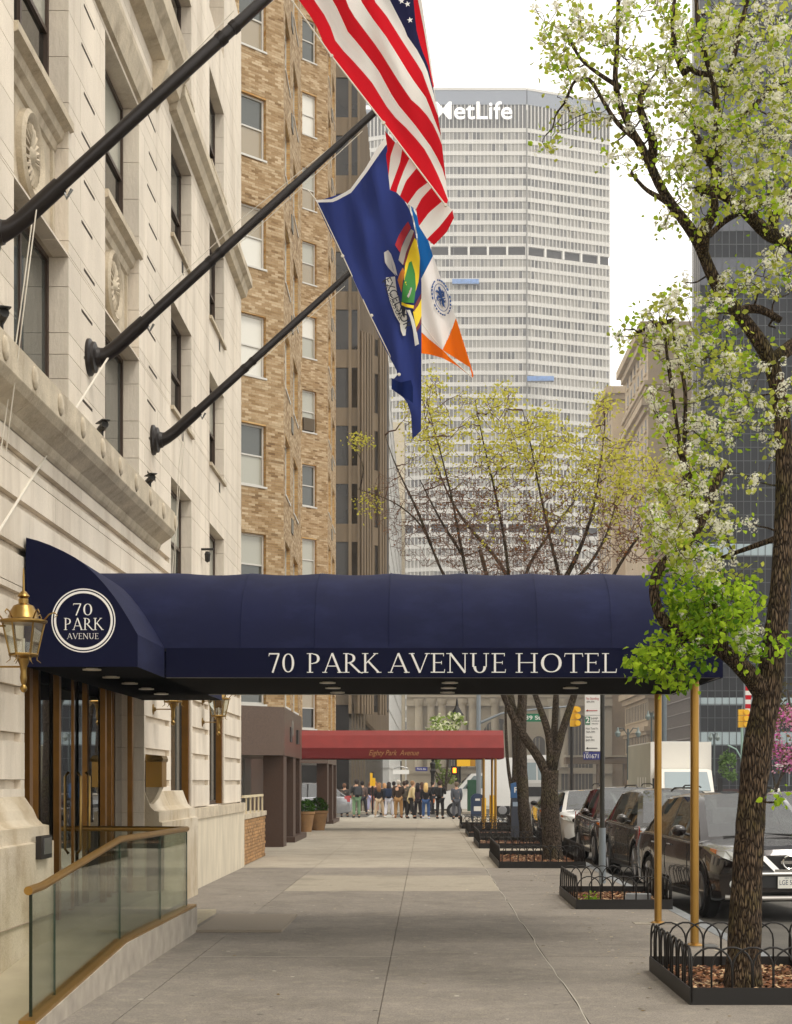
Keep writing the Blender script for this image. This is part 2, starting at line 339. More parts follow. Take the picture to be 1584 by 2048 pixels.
grime(stone_d, .6, 2.0, (1,1,.8), '6E5A42'); grime(granite_b, .55, 1.6, (1,1,.9), '7A6342'); speckle(granite_b, 150, .88, 1.07)
for _m in (walk_n, walk_f, walk_p): grime(_m, .42, 1.1, (1,1,1), '4F483E'); grime(_m, .3, 6, (1,1,1), 'B0A690'); speckle(_m, 120, .68, 1.2)
# ------------------------------------------------------------------ ground
m = MB()
def hz(a, b, c, d, z, mb=m): mb.add([(a,c,z),(b,c,z),(b,d,z),(a,d,z)], [(0,1,2,3)])
hz(-400, 600, -60, 900, -.14); tag(m.build('street', asph), kind='structure')
base = MB(); base.box(-5.6, 3.2, -5, 75, -.14, -.012)
sw = base.build('sidewalk', flat('pavement_joint', '6A6256', .95)); tag(sw, kind='structure')
cols = [(-3.6,-2.2),(-2.2,-.34),(-.34,1.15),(1.15,3.2)]
ys = [-4,-1,2,5,8,11.05,15.5,20.1,24.7,28.8,31.4,35.2,39,43,47,51,55,59,63,67,71,75]
for i, (a, b) in enumerate(cols):
    for j, (c, d) in enumerate(zip(ys, ys[1:])):
        g = .004
        mm = walk_p if (j == 8 and i in (1, 2)) else (walk_f if c >= 31.4 else walk_n)
        o = MB().box(a+g, b-g, c+g, d-g, -.028, .0).build('paving_slab', mm, sw)
o = MB().box(-5.5, -3.6, 31.9, 75, -.028, 0).build('paving_slab', walk_f, sw)
cr = MB(); rr0 = random.Random(4)
def strip(pts, w, mb=cr):
    for (a, b) in zip(pts, pts[1:]):
        a = Vector(a); b = Vector(b); d = (b-a).normalized(); n_ = Vector((-d.y, d.x))*w/2
        mb.add([(a.x-n_.x,a.y-n_.y,.0015),(b.x-n_.x,b.y-n_.y,.0015),(b.x+n_.x,b.y+n_.y,.0015),(a.x+n_.x,a.y+n_.y,.0015)], [(0,1,2,3)])
strip([(1.15+rr0.uniform(-.015,.015), 9+i*.55) for i in range(42)], .009)
strip([(-2.2+i*.12, 15.5+rr0.uniform(-.02,.02)) for i in range(17)], .02)
ck = cr.build('crack_filler', flat('pale_filler', 'ABA598', .95)); ck.parent = sw
gm0 = MB()
for _ in range(420):
    x, y = rr0.uniform(-3.3, 3.1), 10+62*rr0.random()**1.6; r_ = rr0.uniform(.008,.026)
    gm0.add([(x+r_*math.cos(a)*rr0.uniform(.7,1.2), y+r_*math.sin(a)*rr0.uniform(.7,1.2), .0012) for a in np.linspace(0, 6.28, 8)[:-1]], [tuple(range(7))], 0 if rr0.random() < .6 else 1)
gm1 = gm0.build('gum_spot', [flat('gum_dark', '4A443C', .8), flat('gum_pale', 'B5AEA0', .8)]); gm1.parent = sw; gm1['kind'] = 'stuff'
lt0 = MB()
for _ in range(260):
    x, y = rr0.choice((rr0.uniform(1.5,3.2), rr0.uniform(1.8,2.1), rr0.uniform(-2.5,3))), rr0.uniform(10.5, 30); a = rr0.uniform(0,3.1); s_ = rr0.uniform(.006,.02); u = Vector((math.cos(a),math.sin(a),0))*s_; v = Vector((-math.sin(a),math.cos(a),.3))*s_*.5; c = Vector((x,y,.006))
    lt0.add([c-u-v,c+u-v,c+u+v,c-u+v], [(0,1,2,3)])
lt1 = lt0.build('pavement_litter', leafmat('petal_litter', 'C9BFA6', '6E5A3C', .2)); tag(lt1, 'scattered petals and wood chips on the pavement by the tree pits', 'litter', kind='stuff')
# small light repair patch near the hatch, and tan infill behind the kerb
k = MB(); y = -5
kb = tag(thing('kerb', None, None), kind='structure')
for j in range(27):
    MB().box(3.205, 3.36, y+.006, y+2.99, -.14, .0).build('kerb_stone', curbm, kb); y += 3
# cross street kerb and far pavements
far = MB(); far.box(-60, 3.2, 88.5, 420, -.14, 0); far.box(33, 39, -20, 75, -.14, 0); far.box(33, 39, 89, 420, -.14, 0)
tag(far.build('far_pavement', walk_f), kind='structure')
mk = MB()
for i in range(9): hz(3.6+i*1.1, 4.2+i*1.1, 76, 79, -.132, mk)
for i in range(8): mk.add([(-3+i*.9,76.2,-.132),(-2.5+i*.9,76.2,-.132),(-2.5+i*.9,87,-.132),(-3+i*.9,87,-.132)],[(0,1,2,3)])
for i in range(14): hz(8.6, 8.75, 10+i*9, 13+i*9, -.132, mk)
tag(mk.build('road_marking', whitep), kind='structure')
md = MB(); md.box(15.2, 20.2, 30, 72, -.14, .1); md.box(15.2, 20.2, 92, 230, -.14, .1); tag(md.build('median_kerb', curbm), kind='structure')

# ------------------------------------------------------------------ hotel
HX = -3.65
hotel = thing('hotel_building', 'cream limestone hotel facade at left with carved roundels, cornice and flag poles', 'building', (HX, 10, 0))
def hp(o): o.parent = hotel; o.matrix_parent_inverse = Matrix.Translation(hotel.location).inverted(); return o
core = MB()
core.box(-12, HX-.34, 6, 31.5, -.1, 16.8)
hp(core.build('inner_wall', joint))
# openings (y0,y1,z0,z1) on the front plane
OPEN = []
for (a, b) in ((10.1,12.3),(14.17,16.34),(18.2,20.35)):
    OPEN += [(a,b,5.30,7.05),(a,b,7.05,8.42),(a,b,8.42,10.25),(a,b,12.7,14.9)]
for (a, b) in ((22.9,24.9),(26.97,28.9)):
    for t in (6.06, 8.65, 11.12, 13.75, 16.3): OPEN.append((a,b,t-1.57,t))
OPEN += [(22.9,24.9,1.3,3.45),(26.97,28.9,1.3,3.45)]
OPEN.append((14.55,20.72,.0,3.42))
def cuts(z0, z1, y0, y1):
    segs = [(y0, y1)]
    for a, b, c, d in OPEN:
        if d > z0+.04 and c < z1-.04:
            ns = []
            for s, e in segs:
                if b <= s or a >= e: ns.append((s, e))
                else:
                    if a > s: ns.append((s, a))
                    if b < e: ns.append((b, e))
            segs = ns
    return segs
nst = 0; extra = MB(); stones = []
zc = []
z = .45
while z < 4.86: zc.append((z, min(z+.42, 4.87), True)); z += .42
z = 4.87
edges = sorted({o[2] for o in OPEN if o[2] > 4.9} | {o[3] for o in OPEN if o[3] > 4.9})
while z < 16.6: 
    zt = z+.47
    zc.append((z, zt, False)); z = zt
def course(z0, z1, rust, k):
    global nst
    # split courses at opening edges so that heads and sills come out sharp
    zz = sorted({z0, z1} | {e for o in OPEN for e in (o[2], o[3]) if z0+.05 < e < z1-.05})
    for a, b in zip(zz, zz[1:]):
        for s, e in cuts(a, b, 8.0, 31.6):
            L = e-s; n = max(1, round(L/(1.5 if not rust else 3.2))); off = (k % 2)*.5
            xs = [s]+[s+L*(i+off*.6)/n for i in range(1 if not off else 0, n) if s+.25 < s+L*(i+off*.6)/n < e-.25]+[e]
            for u, v in zip(xs, xs[1:]):
                g = .005; f = HX-(0 if rust else 0)
                top = b-(.08 if rust and b == z1 else g)
                mb = MB()
                if rust and b == z1:
                    mb.box(HX-.33, f, u+(g if u > s else 0), v-(g if v < e else 0), a+.004, top-.0)
                    ca, cb2 = (.13 if u == s and s > 8.1 else 0), (.13 if v == e else 0)
                    mb.box(HX-.33, f-.06, u+ca, v-cb2, top, b)
                    if ca: mb.box(HX-.33, f-.002, u+.001, u+ca, top, b)
                    if cb2: mb.box(HX-.33, f-.002, v-cb2, v-.001, top, b)
                else: mb.box(HX-.33, f, u+(g if u > s else 0), v-(g if v < e else 0), a+g*.4, b-g*.8)
                stones.append((abs(u-19)+abs(a-6)*.8, mb))
for k_, (a, b, r_) in enumerate(zc): course(a, b, r_, k_)
stones.sort(key=lambda t: t[0])
for d_, mb in stones[:299]: hp(mb.build('stone_block', stone))
for d_, mb in stones[299:]: extra.add(mb.v, mb.f)
tag(hp(extra.build('upper_stonework', stone)), kind='stuff')
# slots: dark strips painting the shade of quoin cuts beside the big windows
SLT = []
for (y0, zoff) in ((16.75, 0), (17.6, .0), (20.75, .1), (21.6, .1)):
    pass
for j in range(22):
    z = 5.75+j*.47
    for (yy, w) in ((16.95+(.12 if j % 2 else 0), .42), (20.95+(.12 if j % 2 else 0), .5)):
        SLT.append((yy, w+.12, z))
smm = flat('shadow_joint', '3A2F22', .95); so_ = MB().box(-.012, .012, 0, 1, -.014, .014).build('slot_shade', smm); sme = so_.data; bpy.data.objects.remove(so_)
for yy, w, z in SLT:
    o = bpy.data.objects.new('slot_shade', sme); COL.objects.link(o); o.location = (HX-.008, yy, z); o.scale = (1, w, 1); hp(o)
# cornice
def molding(name, prof, y0, y1, mm, sm=False):  # prof in (x,z)
    mb = MB(); mb.prism([(x, y0, z) for x, z in prof], (0, y1-y0, 0)); o = fixn(mb.build(name, mm)); return hp(o)
yy = 7.5
for ye in (13.95, 18.2, 21.7):
    molding('cornice_stone', [(HX+.0,4.80),(HX+.03,4.83),(HX+.05,4.87),(HX+.06,4.9),(HX+.10,4.93),(HX+.20,5.0),(HX+.245,5.06),(HX+.25,5.07),(HX+.25,5.33),(HX+.22,5.36),(HX,5.40)], yy, ye-.008, stone_d); yy = ye
ov = MB(); ov.lathe([(.0,.03),(.06,.028),(.09,.018),(.11,.0)][::-1], (0,0,0), 18, axis='x')
o0 = fixn(ov.build('cornice_oval', stone_d, smooth=True)); o0.location = (HX+.247, 11, 5.2); hp(o0)
for i in range(11):
    q = inst(o0, 'cornice_oval', None, (HX+.247, 11.95+i*.975, 5.2)); hp(q)
# upper string bands
molding('string_course', [(HX,11.22),(HX+.10,11.26),(HX+.14,11.40),(HX+.22,11.46),(HX+.22,11.60),(HX,11.64)], 22.75, 31.62, stone_d)
molding('string_course', [(HX,11.30),(HX+.16,11.36),(HX+.2,11.55),(HX+.3,11.66),(HX+.3,11.95),(HX,12.0)], 8, 22.7, stone_d)
molding('string_course', [(HX,10.30),(HX+.05,10.32),(HX+.12,10.62),(HX+.12,10.7),(HX,10.74)], 8, 20.6, stone_d)
for y in (17.35, 21.35):   # scroll brackets under the band
    mb = MB(); mb.prism([(HX,y,10.75),(HX+.2,y,11.2),(HX+.22,y,11.32),(HX,y,11.32)], (0,.35,0)); hp(fixn(mb.build('scroll_bracket', stone_d)))
# windows
def sash(y0, y1, z0, z1, dep=.2, tone=None, split=True, mull=False, lintel=True):
    x = HX-dep; f = MB(); t = .055
    f.box(x-.06, x+.0, y0, y0+t, z0, z1); f.box(x-.06, x+.0, y1-t, y1, z0, z1)
    f.box(x-.055, x+.0, y0+t, y1-t, z1-.05, z1); f.box(x-.055, x+.02, y0+t, y1-t, z0, z0+.06)
    zm = (z0+z1)/2
    if split: f.box(x-.05, x-.01, y0+t, y1-t, zm-.025, zm+.025)
    if mull: f.box(x-.05, x-.012, (y0+y1)/2-.03, (y0+y1)/2+.03, z0+.06, zm-.03 if split else z1-.05); 
    w = hp(f.build('window', frame_b))
    for (a, b, mm, xo) in ((zm+.025, z1-.05, tone or rnd.choice((pane_l,pane_m,pane_m,pane_d)), .03), (z0+.06, zm-.025, rnd.choice((pane_d,pane_m,pane_d)), .045)) if split else ((z0+.06, z1-.05, tone or pane_m, .03),):
        p = MB().box(x-xo-.008, x-xo, y0+t, y1-t, a, b).build('pane', mm, w)
    return w
for (a, b) in ((10.1,12.3),(14.17,16.34),(18.2,20.35)):
    sash(a, b, 5.3, 7.05, .2, pane_m, split=False, mull=True); sash(a, b, 8.42, 10.25, .2, mull=True); sash(a, b, 12.7, 14.9, .2)
    # carved spandrel with roundel
    x = HX-.16
    sp = MB(); sp.box(x-.15, x, a, b, 7.05, 8.42)
    sp.box(x, x+.03, a+.05, a+.13, 7.2, 8.1); sp.box(x, x+.03, b-.13, b-.05, 7.2, 8.1); sp.box(x, x+.03, a+.05, b-.05, 7.11, 7.2)
    s_ = hp(sp.build('spandrel', stone_d))
    sm = MB(); sm.prism([(x,a,8.1),(x+.03,a,8.12),(x+.05,a,8.2),(x+.10,a,8.24),(x+.12,a,8.32),(x+.2,a,8.36),(x+.2,a,8.44),(x,a,8.44)], (0,b-a+.08,0))
    q = fixn(sm.build('spandrel_moulding', stone_d, s_))
    rn = MB(); cy, cz = (a+b)/2, 7.66
    rn.lathe([(.42,0),(.42,.06),(.38,.09),(.34,.07),(.31,.035),(.05,.03),(.04,.02)], (x,cy,cz), 40, axis='x')
    for i in range(20):
        t = 2*math.pi*i/20
        rn.tube([(x+.035, cy+.07*math.cos(t), cz+.07*math.sin(t)), (x+.06, cy+.2*math.cos(t+.12), cz+.2*math.sin(t+.12)), (x+.045, cy+.29*math.cos(t), cz+.29*math.sin(t))], [.012,.026,.02], 5)
    rn.lathe([(.09,0),(.085,.05),(.04,.09),(.0,.1)], (x,cy,cz), 14, axis='x')
    q = fixn(rn.build('roundel', stone_d, s_, smooth=40))
for (a, b) in ((22.9,24.9),(26.97,28.9)):
    for t in (6.06, 8.65, 11.12, 13.75):
        sash(a, b, t-1.57, t, .16)
        s = MB().box(HX-.1, HX+.05, a-.04, b+.04, t-1.63, t-1.575).build('window_sill', stone_d); hp(s)
    sash(a, b, 1.3, 3.45, .12, pane_m, split=False)
    hp(MB().box(HX-.1, HX+.0, b-.34, b-.2, 1.3, 3.45).build('bronze_mullion', bronze))
# small weep/vent slots
vs = MB()
for t in (4.2, 6.85, 9.35, 12.0):
    for yv in (23.9, 28.2): vs.box(HX, HX+.004, yv, yv+.16, t-.05, t+.12)
hp(vs.build('wall_vent', flat('vent_dark', '2B2620', .8)))
# plinth at the near side and far side of the entrance
def plinth(y0, y1, x1, zb):
    p = MB(); x0 = HX
    p.prism([(x0-.2,y0,zb),(x1,y0,zb),(x1,y0,1.16),(x1-.04,y0,1.17),(x1-.045,y0,1.30),(x1-.10,y0,1.31),(x1-.15,y0,1.36),(x1-.185,y0,1.44),(x0+.002,y0,1.56),(x0-.2,y0,1.56)], (0,y1-y0,0))
    return hp(fixn(p.build('plinth', granite_b)))
plinth(7.6, 10.9, -3.38, -.02); plinth(10.91, 12.7, -3.38, -.02); plinth(12.71, 14.53, -3.38, -.02)
plinth(20.74, 22.3, -3.42, -.02); plinth(22.31, 24.0, -3.42, -.02)
hp(MB().box(-3.62, -3.395, 20.735, 20.76, .0, 1.05).build('plinth_face', mat('dark_plinth', '4A4238', .7)))
hp(MB().box(-3.379, -3.36, 7.7, 14.53, .50, .506).build('plinth_joint', joint))
# entrance
hp(MB().box(-6.2, -6.1, 14.4, 20.9, -.1, 3.6).build('lobby_wall', flat('lobby_dark', '1A130C', .6)))
hp(MB().box(-6.1, HX-.34, 14.4, 20.9, .2, .27).build('lobby_floor', mat('lobby_stone', '5B5040', .3)))
en = thing('entrance_doors', 'bronze framed glass entrance doors under the navy awning', 'doors', (-3.95, 17.6, .28))
def ep(o): o.parent = en; o.matrix_parent_inverse = Matrix.Translation(en.location).inverted(); return o
for (y, w, x) in ((15.0,.12,-3.70),(16.4,.09,-3.75),(18.75,.09,-3.75),(20.4,.09,-3.74),(17.6,.04,-3.87),(19.6,.05,-3.85)):
    ep(MB().box(x-.06, x, y-w/2, y+w/2, .27, 3.42).build('mullion', bronze))
ep(MB().box(-3.93, -3.8, 14.6, 20.7, 3.2, 3.42).build('transom', bronze))
dg = flat('door_glass', '0B0C0A', .02, 0, spec=1.0); dg.node_tree.nodes['Principled BSDF'].inputs['Coat Weight'].default_value = 1; dg.node_tree.nodes['Principled BSDF'].inputs['Coat Roughness'].default_value = .01
dg.node_tree.nodes['Principled BSDF'].inputs['Coat IOR'].default_value = 2.0
for a, b in ((14.83,16.5),(16.7,17.72),(17.9,18.96),(19.14,20.42)):
    ep(MB().box(-3.9, -3.885, a, b, .3, 3.2).build('door_leaf', dg))
for y in (17.6, 18.05): ep(MB().tube([(-3.84,y,.9),(-3.80,y,.95),(-3.80,y,1.75),(-3.84,y,1.8)], .016, 8).build('door_handle', brass, smooth=True))
# landing and ramp
rp_ = MB(); rp_.prism([(-3.38,10.6,.0),(-3.38,13.9,.26),(-3.38,17.72,.28),(-3.38,17.72,-.02),(-3.38,10.6,-.02)], (.70,0,0))
rp_.box(-6, -3.381, 14.56, 20.7, -.02, .279)
rp_.box(-3.381, -2.70, 17.721, 20.6, -.02, .05)
rm = thing('entrance_ramp', 'pale concrete ramp rising behind the glass balustrade to the hotel doors', 'ramp', (-3.2, 14, 0))
def pp(o, par): o.parent = par; o.matrix_parent_inverse = Matrix.Translation(par.location).inverted(); return o
pp(fixn(rp_.build('ramp_slab', mat('ramp_concrete', 'A79C84', .9, var=.12, scale=2, bump=.2, bscale=90))), rm)
hatch = tag(MB().box(-2.6, -1.62, 17.95, 20.12, 0.001, .03).build('entrance_mat', mat('mat_concrete', '8B8071', .85, var=.06, scale=40)), 'thin raised grey slab on the pavement beyond the glass balustrade', 'slab')
# glass balustrade
bal = thing('glass_balustrade', 'green tinted glass balustrade with brass handrail on a low stone kerb', 'railing', (-2.65, 14, 0))
cb = MB(); cb.prism([(-2.72,10.6,-.02),(-2.72,10.6,.085),(-2.72,13.86,.30),(-2.72,18.05,.285),(-2.72,18.05,-.02)], (.14,0,0))
pp(fixn(cb.build('kerb_wall', mat('kerb_granite', 'A0978A', .8, var=.22, scale=5, bump=.2, bscale=90, stretch=(1,1,1)))), bal)
tr = MB(); tr.prism([(-2.70,10.6,.087),(-2.70,13.86,.302),(-2.70,18.06,.287),(-2.70,18.06,.312),(-2.70,13.86,.327),(-2.70,10.6,.112)], (.11,0,0))
pp(fixn(tr.build('base_rail', brassp)), bal)
cg = clearglass('green_glass', (.93,.97,.93), .10)
def gl_pan(y0, y1):
    def zb(y): return .09+(y-10.6)/3.26*.215+.02 if y < 13.86 else .31
    def zt(y): return .95+(max(y, 10.95)-10.95)/(13.86-10.95)*.22 if y < 13.86 else 1.17-(y-13.86)*.006
    mb = MB(); mb.prism([(-2.656,y0,zb(y0)),(-2.656,y1,zb(y1)),(-2.656,y1,zt(y1)),(-2.656,y0,zt(y0))], (.012,0,0))
    pp(fixn(mb.build('glass_panel', cg)), bal)
    pp(MB().box(-2.657, -2.643, y1-.012, y1-.002, zb(y1)+.01, zt(y1)-.01).build('panel_edge', flat('glass_edge', '1F3A2C', .2)), bal) if y1 < 18 else None
ep_ = flat('glass_edge_dark', '14210F', .2)
pp(MB().box(-2.66, -2.64, 10.72, 10.735, .11, .95).build('panel_edge', ep_), bal)
gl_pan(10.74, 11.42); gl_pan(11.43, 13.85); gl_pan(13.87, 15.95); gl_pan(15.96, 17.72)
hr = MB(); hr.tube([(-2.65,10.66,.968),(-2.65,11.05,.975),(-2.65,13.86,1.195),(-2.65,17.72,1.17)], .03, 14)
hr.tube([(-2.65,17.72,1.168),(-4.3,17.72,1.175)], .03, 14)
pp(hr.build('handrail', brassp, smooth=40), bal)
mb = MB(); mb.box(-4.2, -2.67, 17.70, 17.712, .31, 1.15); pp(mb.build('glass_panel', cg), bal)
# intercom box on plinth
ib = thing('intercom_box', 'small dark metal button box on the plinth left of the handrail', 'intercom', (-3.36, 14.0, 1.1))
pp(MB().box(-3.379, -3.33, 13.85, 14.25, 1.02, 1.22).build('box', flat('intercom_dark', '2A2420', .5, .4)), ib); pp(MB().box(-3.33, -3.322, 13.95, 14.2, 1.06, 1.2).build('face_plate', steel), ib)
# brass case on far pier
bc = thing('brass_case', 'brass hooded call box on the stone pier beyond the doors', 'box', (-3.45, 20.9, 1.8))
cs = MB(); cs.box(-3.64, -3.43, 20.78, 21.15, 1.62, 1.95); pp(cs.build('case_body', brassp), bc)
cs = MB(); cs.prism([(-3.65,20.76,1.95),(-3.42,20.76,1.95),(-3.415,20.77,1.99),(-3.44,20.80,2.03),(-3.65,20.82,2.05)], (0,.42,0)); pp(fixn(cs.build('hood', brass)), bc)
cs = MB(); cs.prism([(-3.64,20.8,1.62),(-3.46,20.8,1.62),(-3.52,20.8,1.48),(-3.64,20.8,1.34)], (0,.3,0)); pp(fixn(cs.build('stone_corbel', stone_d)), bc)
# areaway wall in front of the last bay
aw = thing('areaway_wall', 'cream stone wall with coping between the hotel windows and the pavement', 'wall', (-3.6, 28, 0))
for a, b in ((24.05,26.6),(26.61,29.2),(29.21,31.8)):
    pp(MB().box(-3.9, -3.61, a, b, -.02, 1.1).build('wall_slab', mat('areaway_stone%d' % int(a), 'CFC4AE', .9, var=.16, scale=2.2, bump=.25, bscale=60, stretch=(1.4,1.4,.5))), aw)
    pp(MB().box(-3.92, -3.585, a, b, 1.1, 1.27).build('coping', stone_d), aw)
# cream railing and low brick wall
bw = thing('brick_parapet', 'low weathered brick wall with cream railing beside the brown pillar', 'wall', (-3.65, 34, 0))
pp(MB().box(-3.95, -3.665, 31.85, 36.3, -.02, .93).build('wall_core', flat('old_mortar', '8E8067', .9)), bw)
pp(MB().box(-3.98, -3.62, 31.84, 36.35, .93, 1.03).build('coping', stone_d), bw)
b0 = MB().box(-.012, .012, -.1, .1, -.03, .03).build('brick', brick_s); b0.parent = bw; b0.location = (.0, -2.0, .05)
for r_ in range(13):
    for c_ in range(21):
        y = -2.04+c_*.212+(.1 if r_ % 2 else 0)
        if y > 2.2: continue
        if r_ == 0 and c_ == 0: continue
        q = inst(b0, 'brick', bw, (-.008+rnd.uniform(-.003,.004), y, .04+r_*.07)); q.rotation_euler = (0, 0, rnd.uniform(-.02,.02))
crm = flat('cream_paint', 'CBBD9C', .6)
for i in range(5): pp(MB().box(-3.66, -3.63, 32.4+i*.8, 32.45+i*.8, 1.03, 1.36).build('rail_post', crm), bw)
pp(MB().box(-3.67, -3.62, 31.86, 35.65, 1.36, 1.41).build('top_rail', crm), bw)
# ------------------------------------------------------------------ navy awning + street canopy
cn = thing('street_canopy', 'navy barrel canvas canopy lettered 70 PARK AVENUE HOTEL reaching to the kerb', 'canopy', (0, 17.6, 2.73))
def cpar(o): return pp(o, cn)
NX = 64; NA = 14; vs = []; fs = []
x0, x1 = -2.6, 2.97
ribs = [x0+(x1-x0)*i/7.5 for i in range(8)]+[x1]
xs = np.linspace(x0-1.0, x1, NX)
for i, x in enumerate(xs):
    t = ((x-x0)/((x1-x0)/7.5)) % 1.0; sag = .022*math.sin(math.pi*t)**1.0 if x > x0 else 0
    for j in range(NA+1):
        a = math.pi*j/NA; ca, sa = math.cos(a), math.sin(a)
        yy = 17.6-1.6*np.sign(ca)*abs(ca)**.85; zz = 3.025+(.92-sag)*sa**.8
        if j in (0, NA): zz = 3.025
        vs.append((x, yy+ (sag*.6*ca), zz))
fs = [(i*(NA+1)+j, (i+1)*(NA+1)+j, (i+1)*(NA+1)+j+1, i*(NA+1)+j+1) for i in range(NX-1) for j in range(NA)]
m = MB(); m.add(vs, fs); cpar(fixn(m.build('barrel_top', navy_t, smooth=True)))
m = MB()
for y in (16.0, 19.2):
    s = -1 if y < 17 else 1
    m.box(x0, x1, y, y-s*.015, 2.735, 3.03)
m.box(x1-.015, x1, 16.016, 19.184, 2.735, 3.03)
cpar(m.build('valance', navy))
m = MB(); m.add([(x1-.004, 16.02, 3.03)]+[(x1-.004, 17.6-1.58*np.sign(math.cos(math.pi*j/12))*abs(math.cos(math.pi*j/12))**.85, 3.03+.88*math.sin(math.pi*j/12)**.8) for j in range(13)], [tuple(range(1,14))]); cpar(m.build('end_panel', navy))
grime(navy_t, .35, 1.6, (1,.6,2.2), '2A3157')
for i in range(1, 8):
    sm_ = MB()
    for j in range(14):
        pa, pb = [(ribs[i]+.0, 17.6-1.606*np.sign(math.cos(a))*abs(math.cos(a))**.85, 3.025+.926*math.sin(a)**.8) for a in (math.pi*j/14, math.pi*(j+1)/14)]
        sm_.tube([pa, pb], .002, 4, caps=False)
    cpar(sm_.build('canvas_seam', navy_t))
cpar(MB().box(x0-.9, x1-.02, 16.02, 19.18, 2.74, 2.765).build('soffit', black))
m = MB()
for i in range(8): m.tube([(ribs[i], 17.6-1.58*np.sign(math.cos(math.pi*j/12))*abs(math.cos(math.pi*j/12))**.85, 3.0+.88*math.sin(math.pi*j/12)**.8) for j in range(13)], .015, 6)
m.tube([(x0,16.03,2.75),(x1-.03,16.03,2.75),(x1-.03,19.17,2.75),(x0,19.17,2.75)], .02, 6)
cpar(m.build('hoop_frame', steel))
y = 15.984
serif_text(cpar, '70', (537-VX)/200, (592-VX)/200, 2.782, .195, y); serif_text(cpar, 'PARK', (612-VX)/200, (761-VX)/200, 2.782, .195, y)
serif_text(cpar, 'AVENUE', (776-VX)/200, (1014-VX)/200, 2.782, .195, y); serif_text(cpar, 'HOTEL', (1029-VX)/200, (1235-VX)/200, 2.782, .195, y)
dl = flat('downlight_lens', 'C9C2B0', .3)
d0 = MB().lathe([(.085,0),(.085,.012),(.06,.012),(.055,.02)], (0,0,0), 20).build('downlight', dl); d0.location = (-1.03,16.75,2.722); cpar(d0)
for (x, y) in ((-1.03,17.7),(.25,16.75),(.25,17.7),(1.6,17.7),(1.6,16.75),(-1.03,18.6),(.25,18.6)):
    q = inst(d0, 'downlight', None, (x, y, 2.722)); cpar(q)
for i, (x, y, z0) in enumerate(((2.77,16.5,0),(2.77,19.1,0))):
    p = MB(); p.tube([(x,y,z0),(x,y,2.735)], .044, 16); p.lathe([(.09,0),(.09,.012),(.06,.03)], (x,y,z0), 16)
    cpar(p.build('canopy_post', brassp, smooth=40))
# plates at post foot
cpar(MB().box(2.48, 3.02, 18.95, 19.25, 0.0015, .006).build('foot_plate', walk_p)); cpar(MB().box(2.5, 3.0, 16.38, 16.62, 0.0015, .006).build('foot_plate', steel))
# wall awning
aw_ = thing('door_awning', 'navy quarter round awning over the hotel doors with round 70 Park Avenue emblem', 'awning', (-3.2, 17.6, 2.73))
Y0, Y1 = 14.5, 20.5
prof = [(52,1075),(75,1081),(100,1090),(128,1103),(150,1115),(172,1131),(192,1150),(210,1170),(228,1193),(243,1215),(256,1236),(267,1255),(275,1269)]
pr = [XZ(a, b, Y0) for a, b in prof]
m = MB(); vs = []
for k_ in range(7):
    yv = Y0+(Y1-Y0)*k_/6
    vs += [(x, yv, z) for x, z in pr]
n = len(pr); m.add(vs, [(i*n+j, (i+1)*n+j, (i+1)*n+j+1, i*n+j+1) for i in range(6) for j in range(n-1)])
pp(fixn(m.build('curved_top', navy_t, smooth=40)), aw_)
xe = pr[-1][0]; ze = pr[-1][1]
for y in (Y0, Y1):
    m = MB(); pts = [(x, y, z) for x, z in pr]+[(xe, y, 2.735), (pr[0][0]-.02, y, 2.735)]
    m.prism(pts, (0, .012 if y == Y0 else -.012, 0)); pp(fixn(m.build('end_panel', navy)), aw_)
pp(MB().box(xe-.012, xe+.001, Y0+.012, 15.995, 2.735, ze).build('valance', navy_t), aw_); pp(MB().box(xe-.012, xe+.001, 19.205, Y1-.012, 2.735, ze).build('valance', navy_t), aw_)
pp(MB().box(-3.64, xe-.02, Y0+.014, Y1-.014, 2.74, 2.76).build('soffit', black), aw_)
# emblem
cx, cz = XZ(167, 1241, Y0); em = MB()
def ringm(mb, cx, cz, r0, r1, y, n=64):
    mb.add([(cx+r0*math.cos(2*math.pi*i/n), y, cz+r0*math.sin(2*math.pi*i/n)) for i in range(n)]+[(cx+r1*math.cos(2*math.pi*i/n), y, cz+r1*math.sin(2*math.pi*i/n)) for i in range(n)], [(i, (i+1)%n, n+(i+1)%n, n+i) for i in range(n)])
s_ = Y0/FPX; ye = Y0-.004
ringm(em, cx, cz, 61.6*s_, 64*s_, ye); pp(em.build('emblem_ring', white), aw_); em = MB(); ringm(em, cx, cz, 54.5*s_, 59*s_, ye); pp(em.build('emblem_ring', white), aw_)
def tx(t, a, b, yb, h): serif_text(lambda o: pp(o, aw_), t, (a-VX)*s_, (b-VX)*s_, CH-(yb-VY)*s_, h*s_, ye)
tx('70', 146, 187, 1231, 24); tx('PARK', 127, 207, 1260, 24); tx('AVENUE', 134, 198, 1278, 11.5)
d1 = inst(d0, 'downlight', None, (-3.08, 14.75, 2.72)); pp(d1, aw_)
for y in (15.85, 16.85, 17.85, 18.85): pp(inst(d0, 'downlight', None, (-3.12, y, 2.72)), aw_)

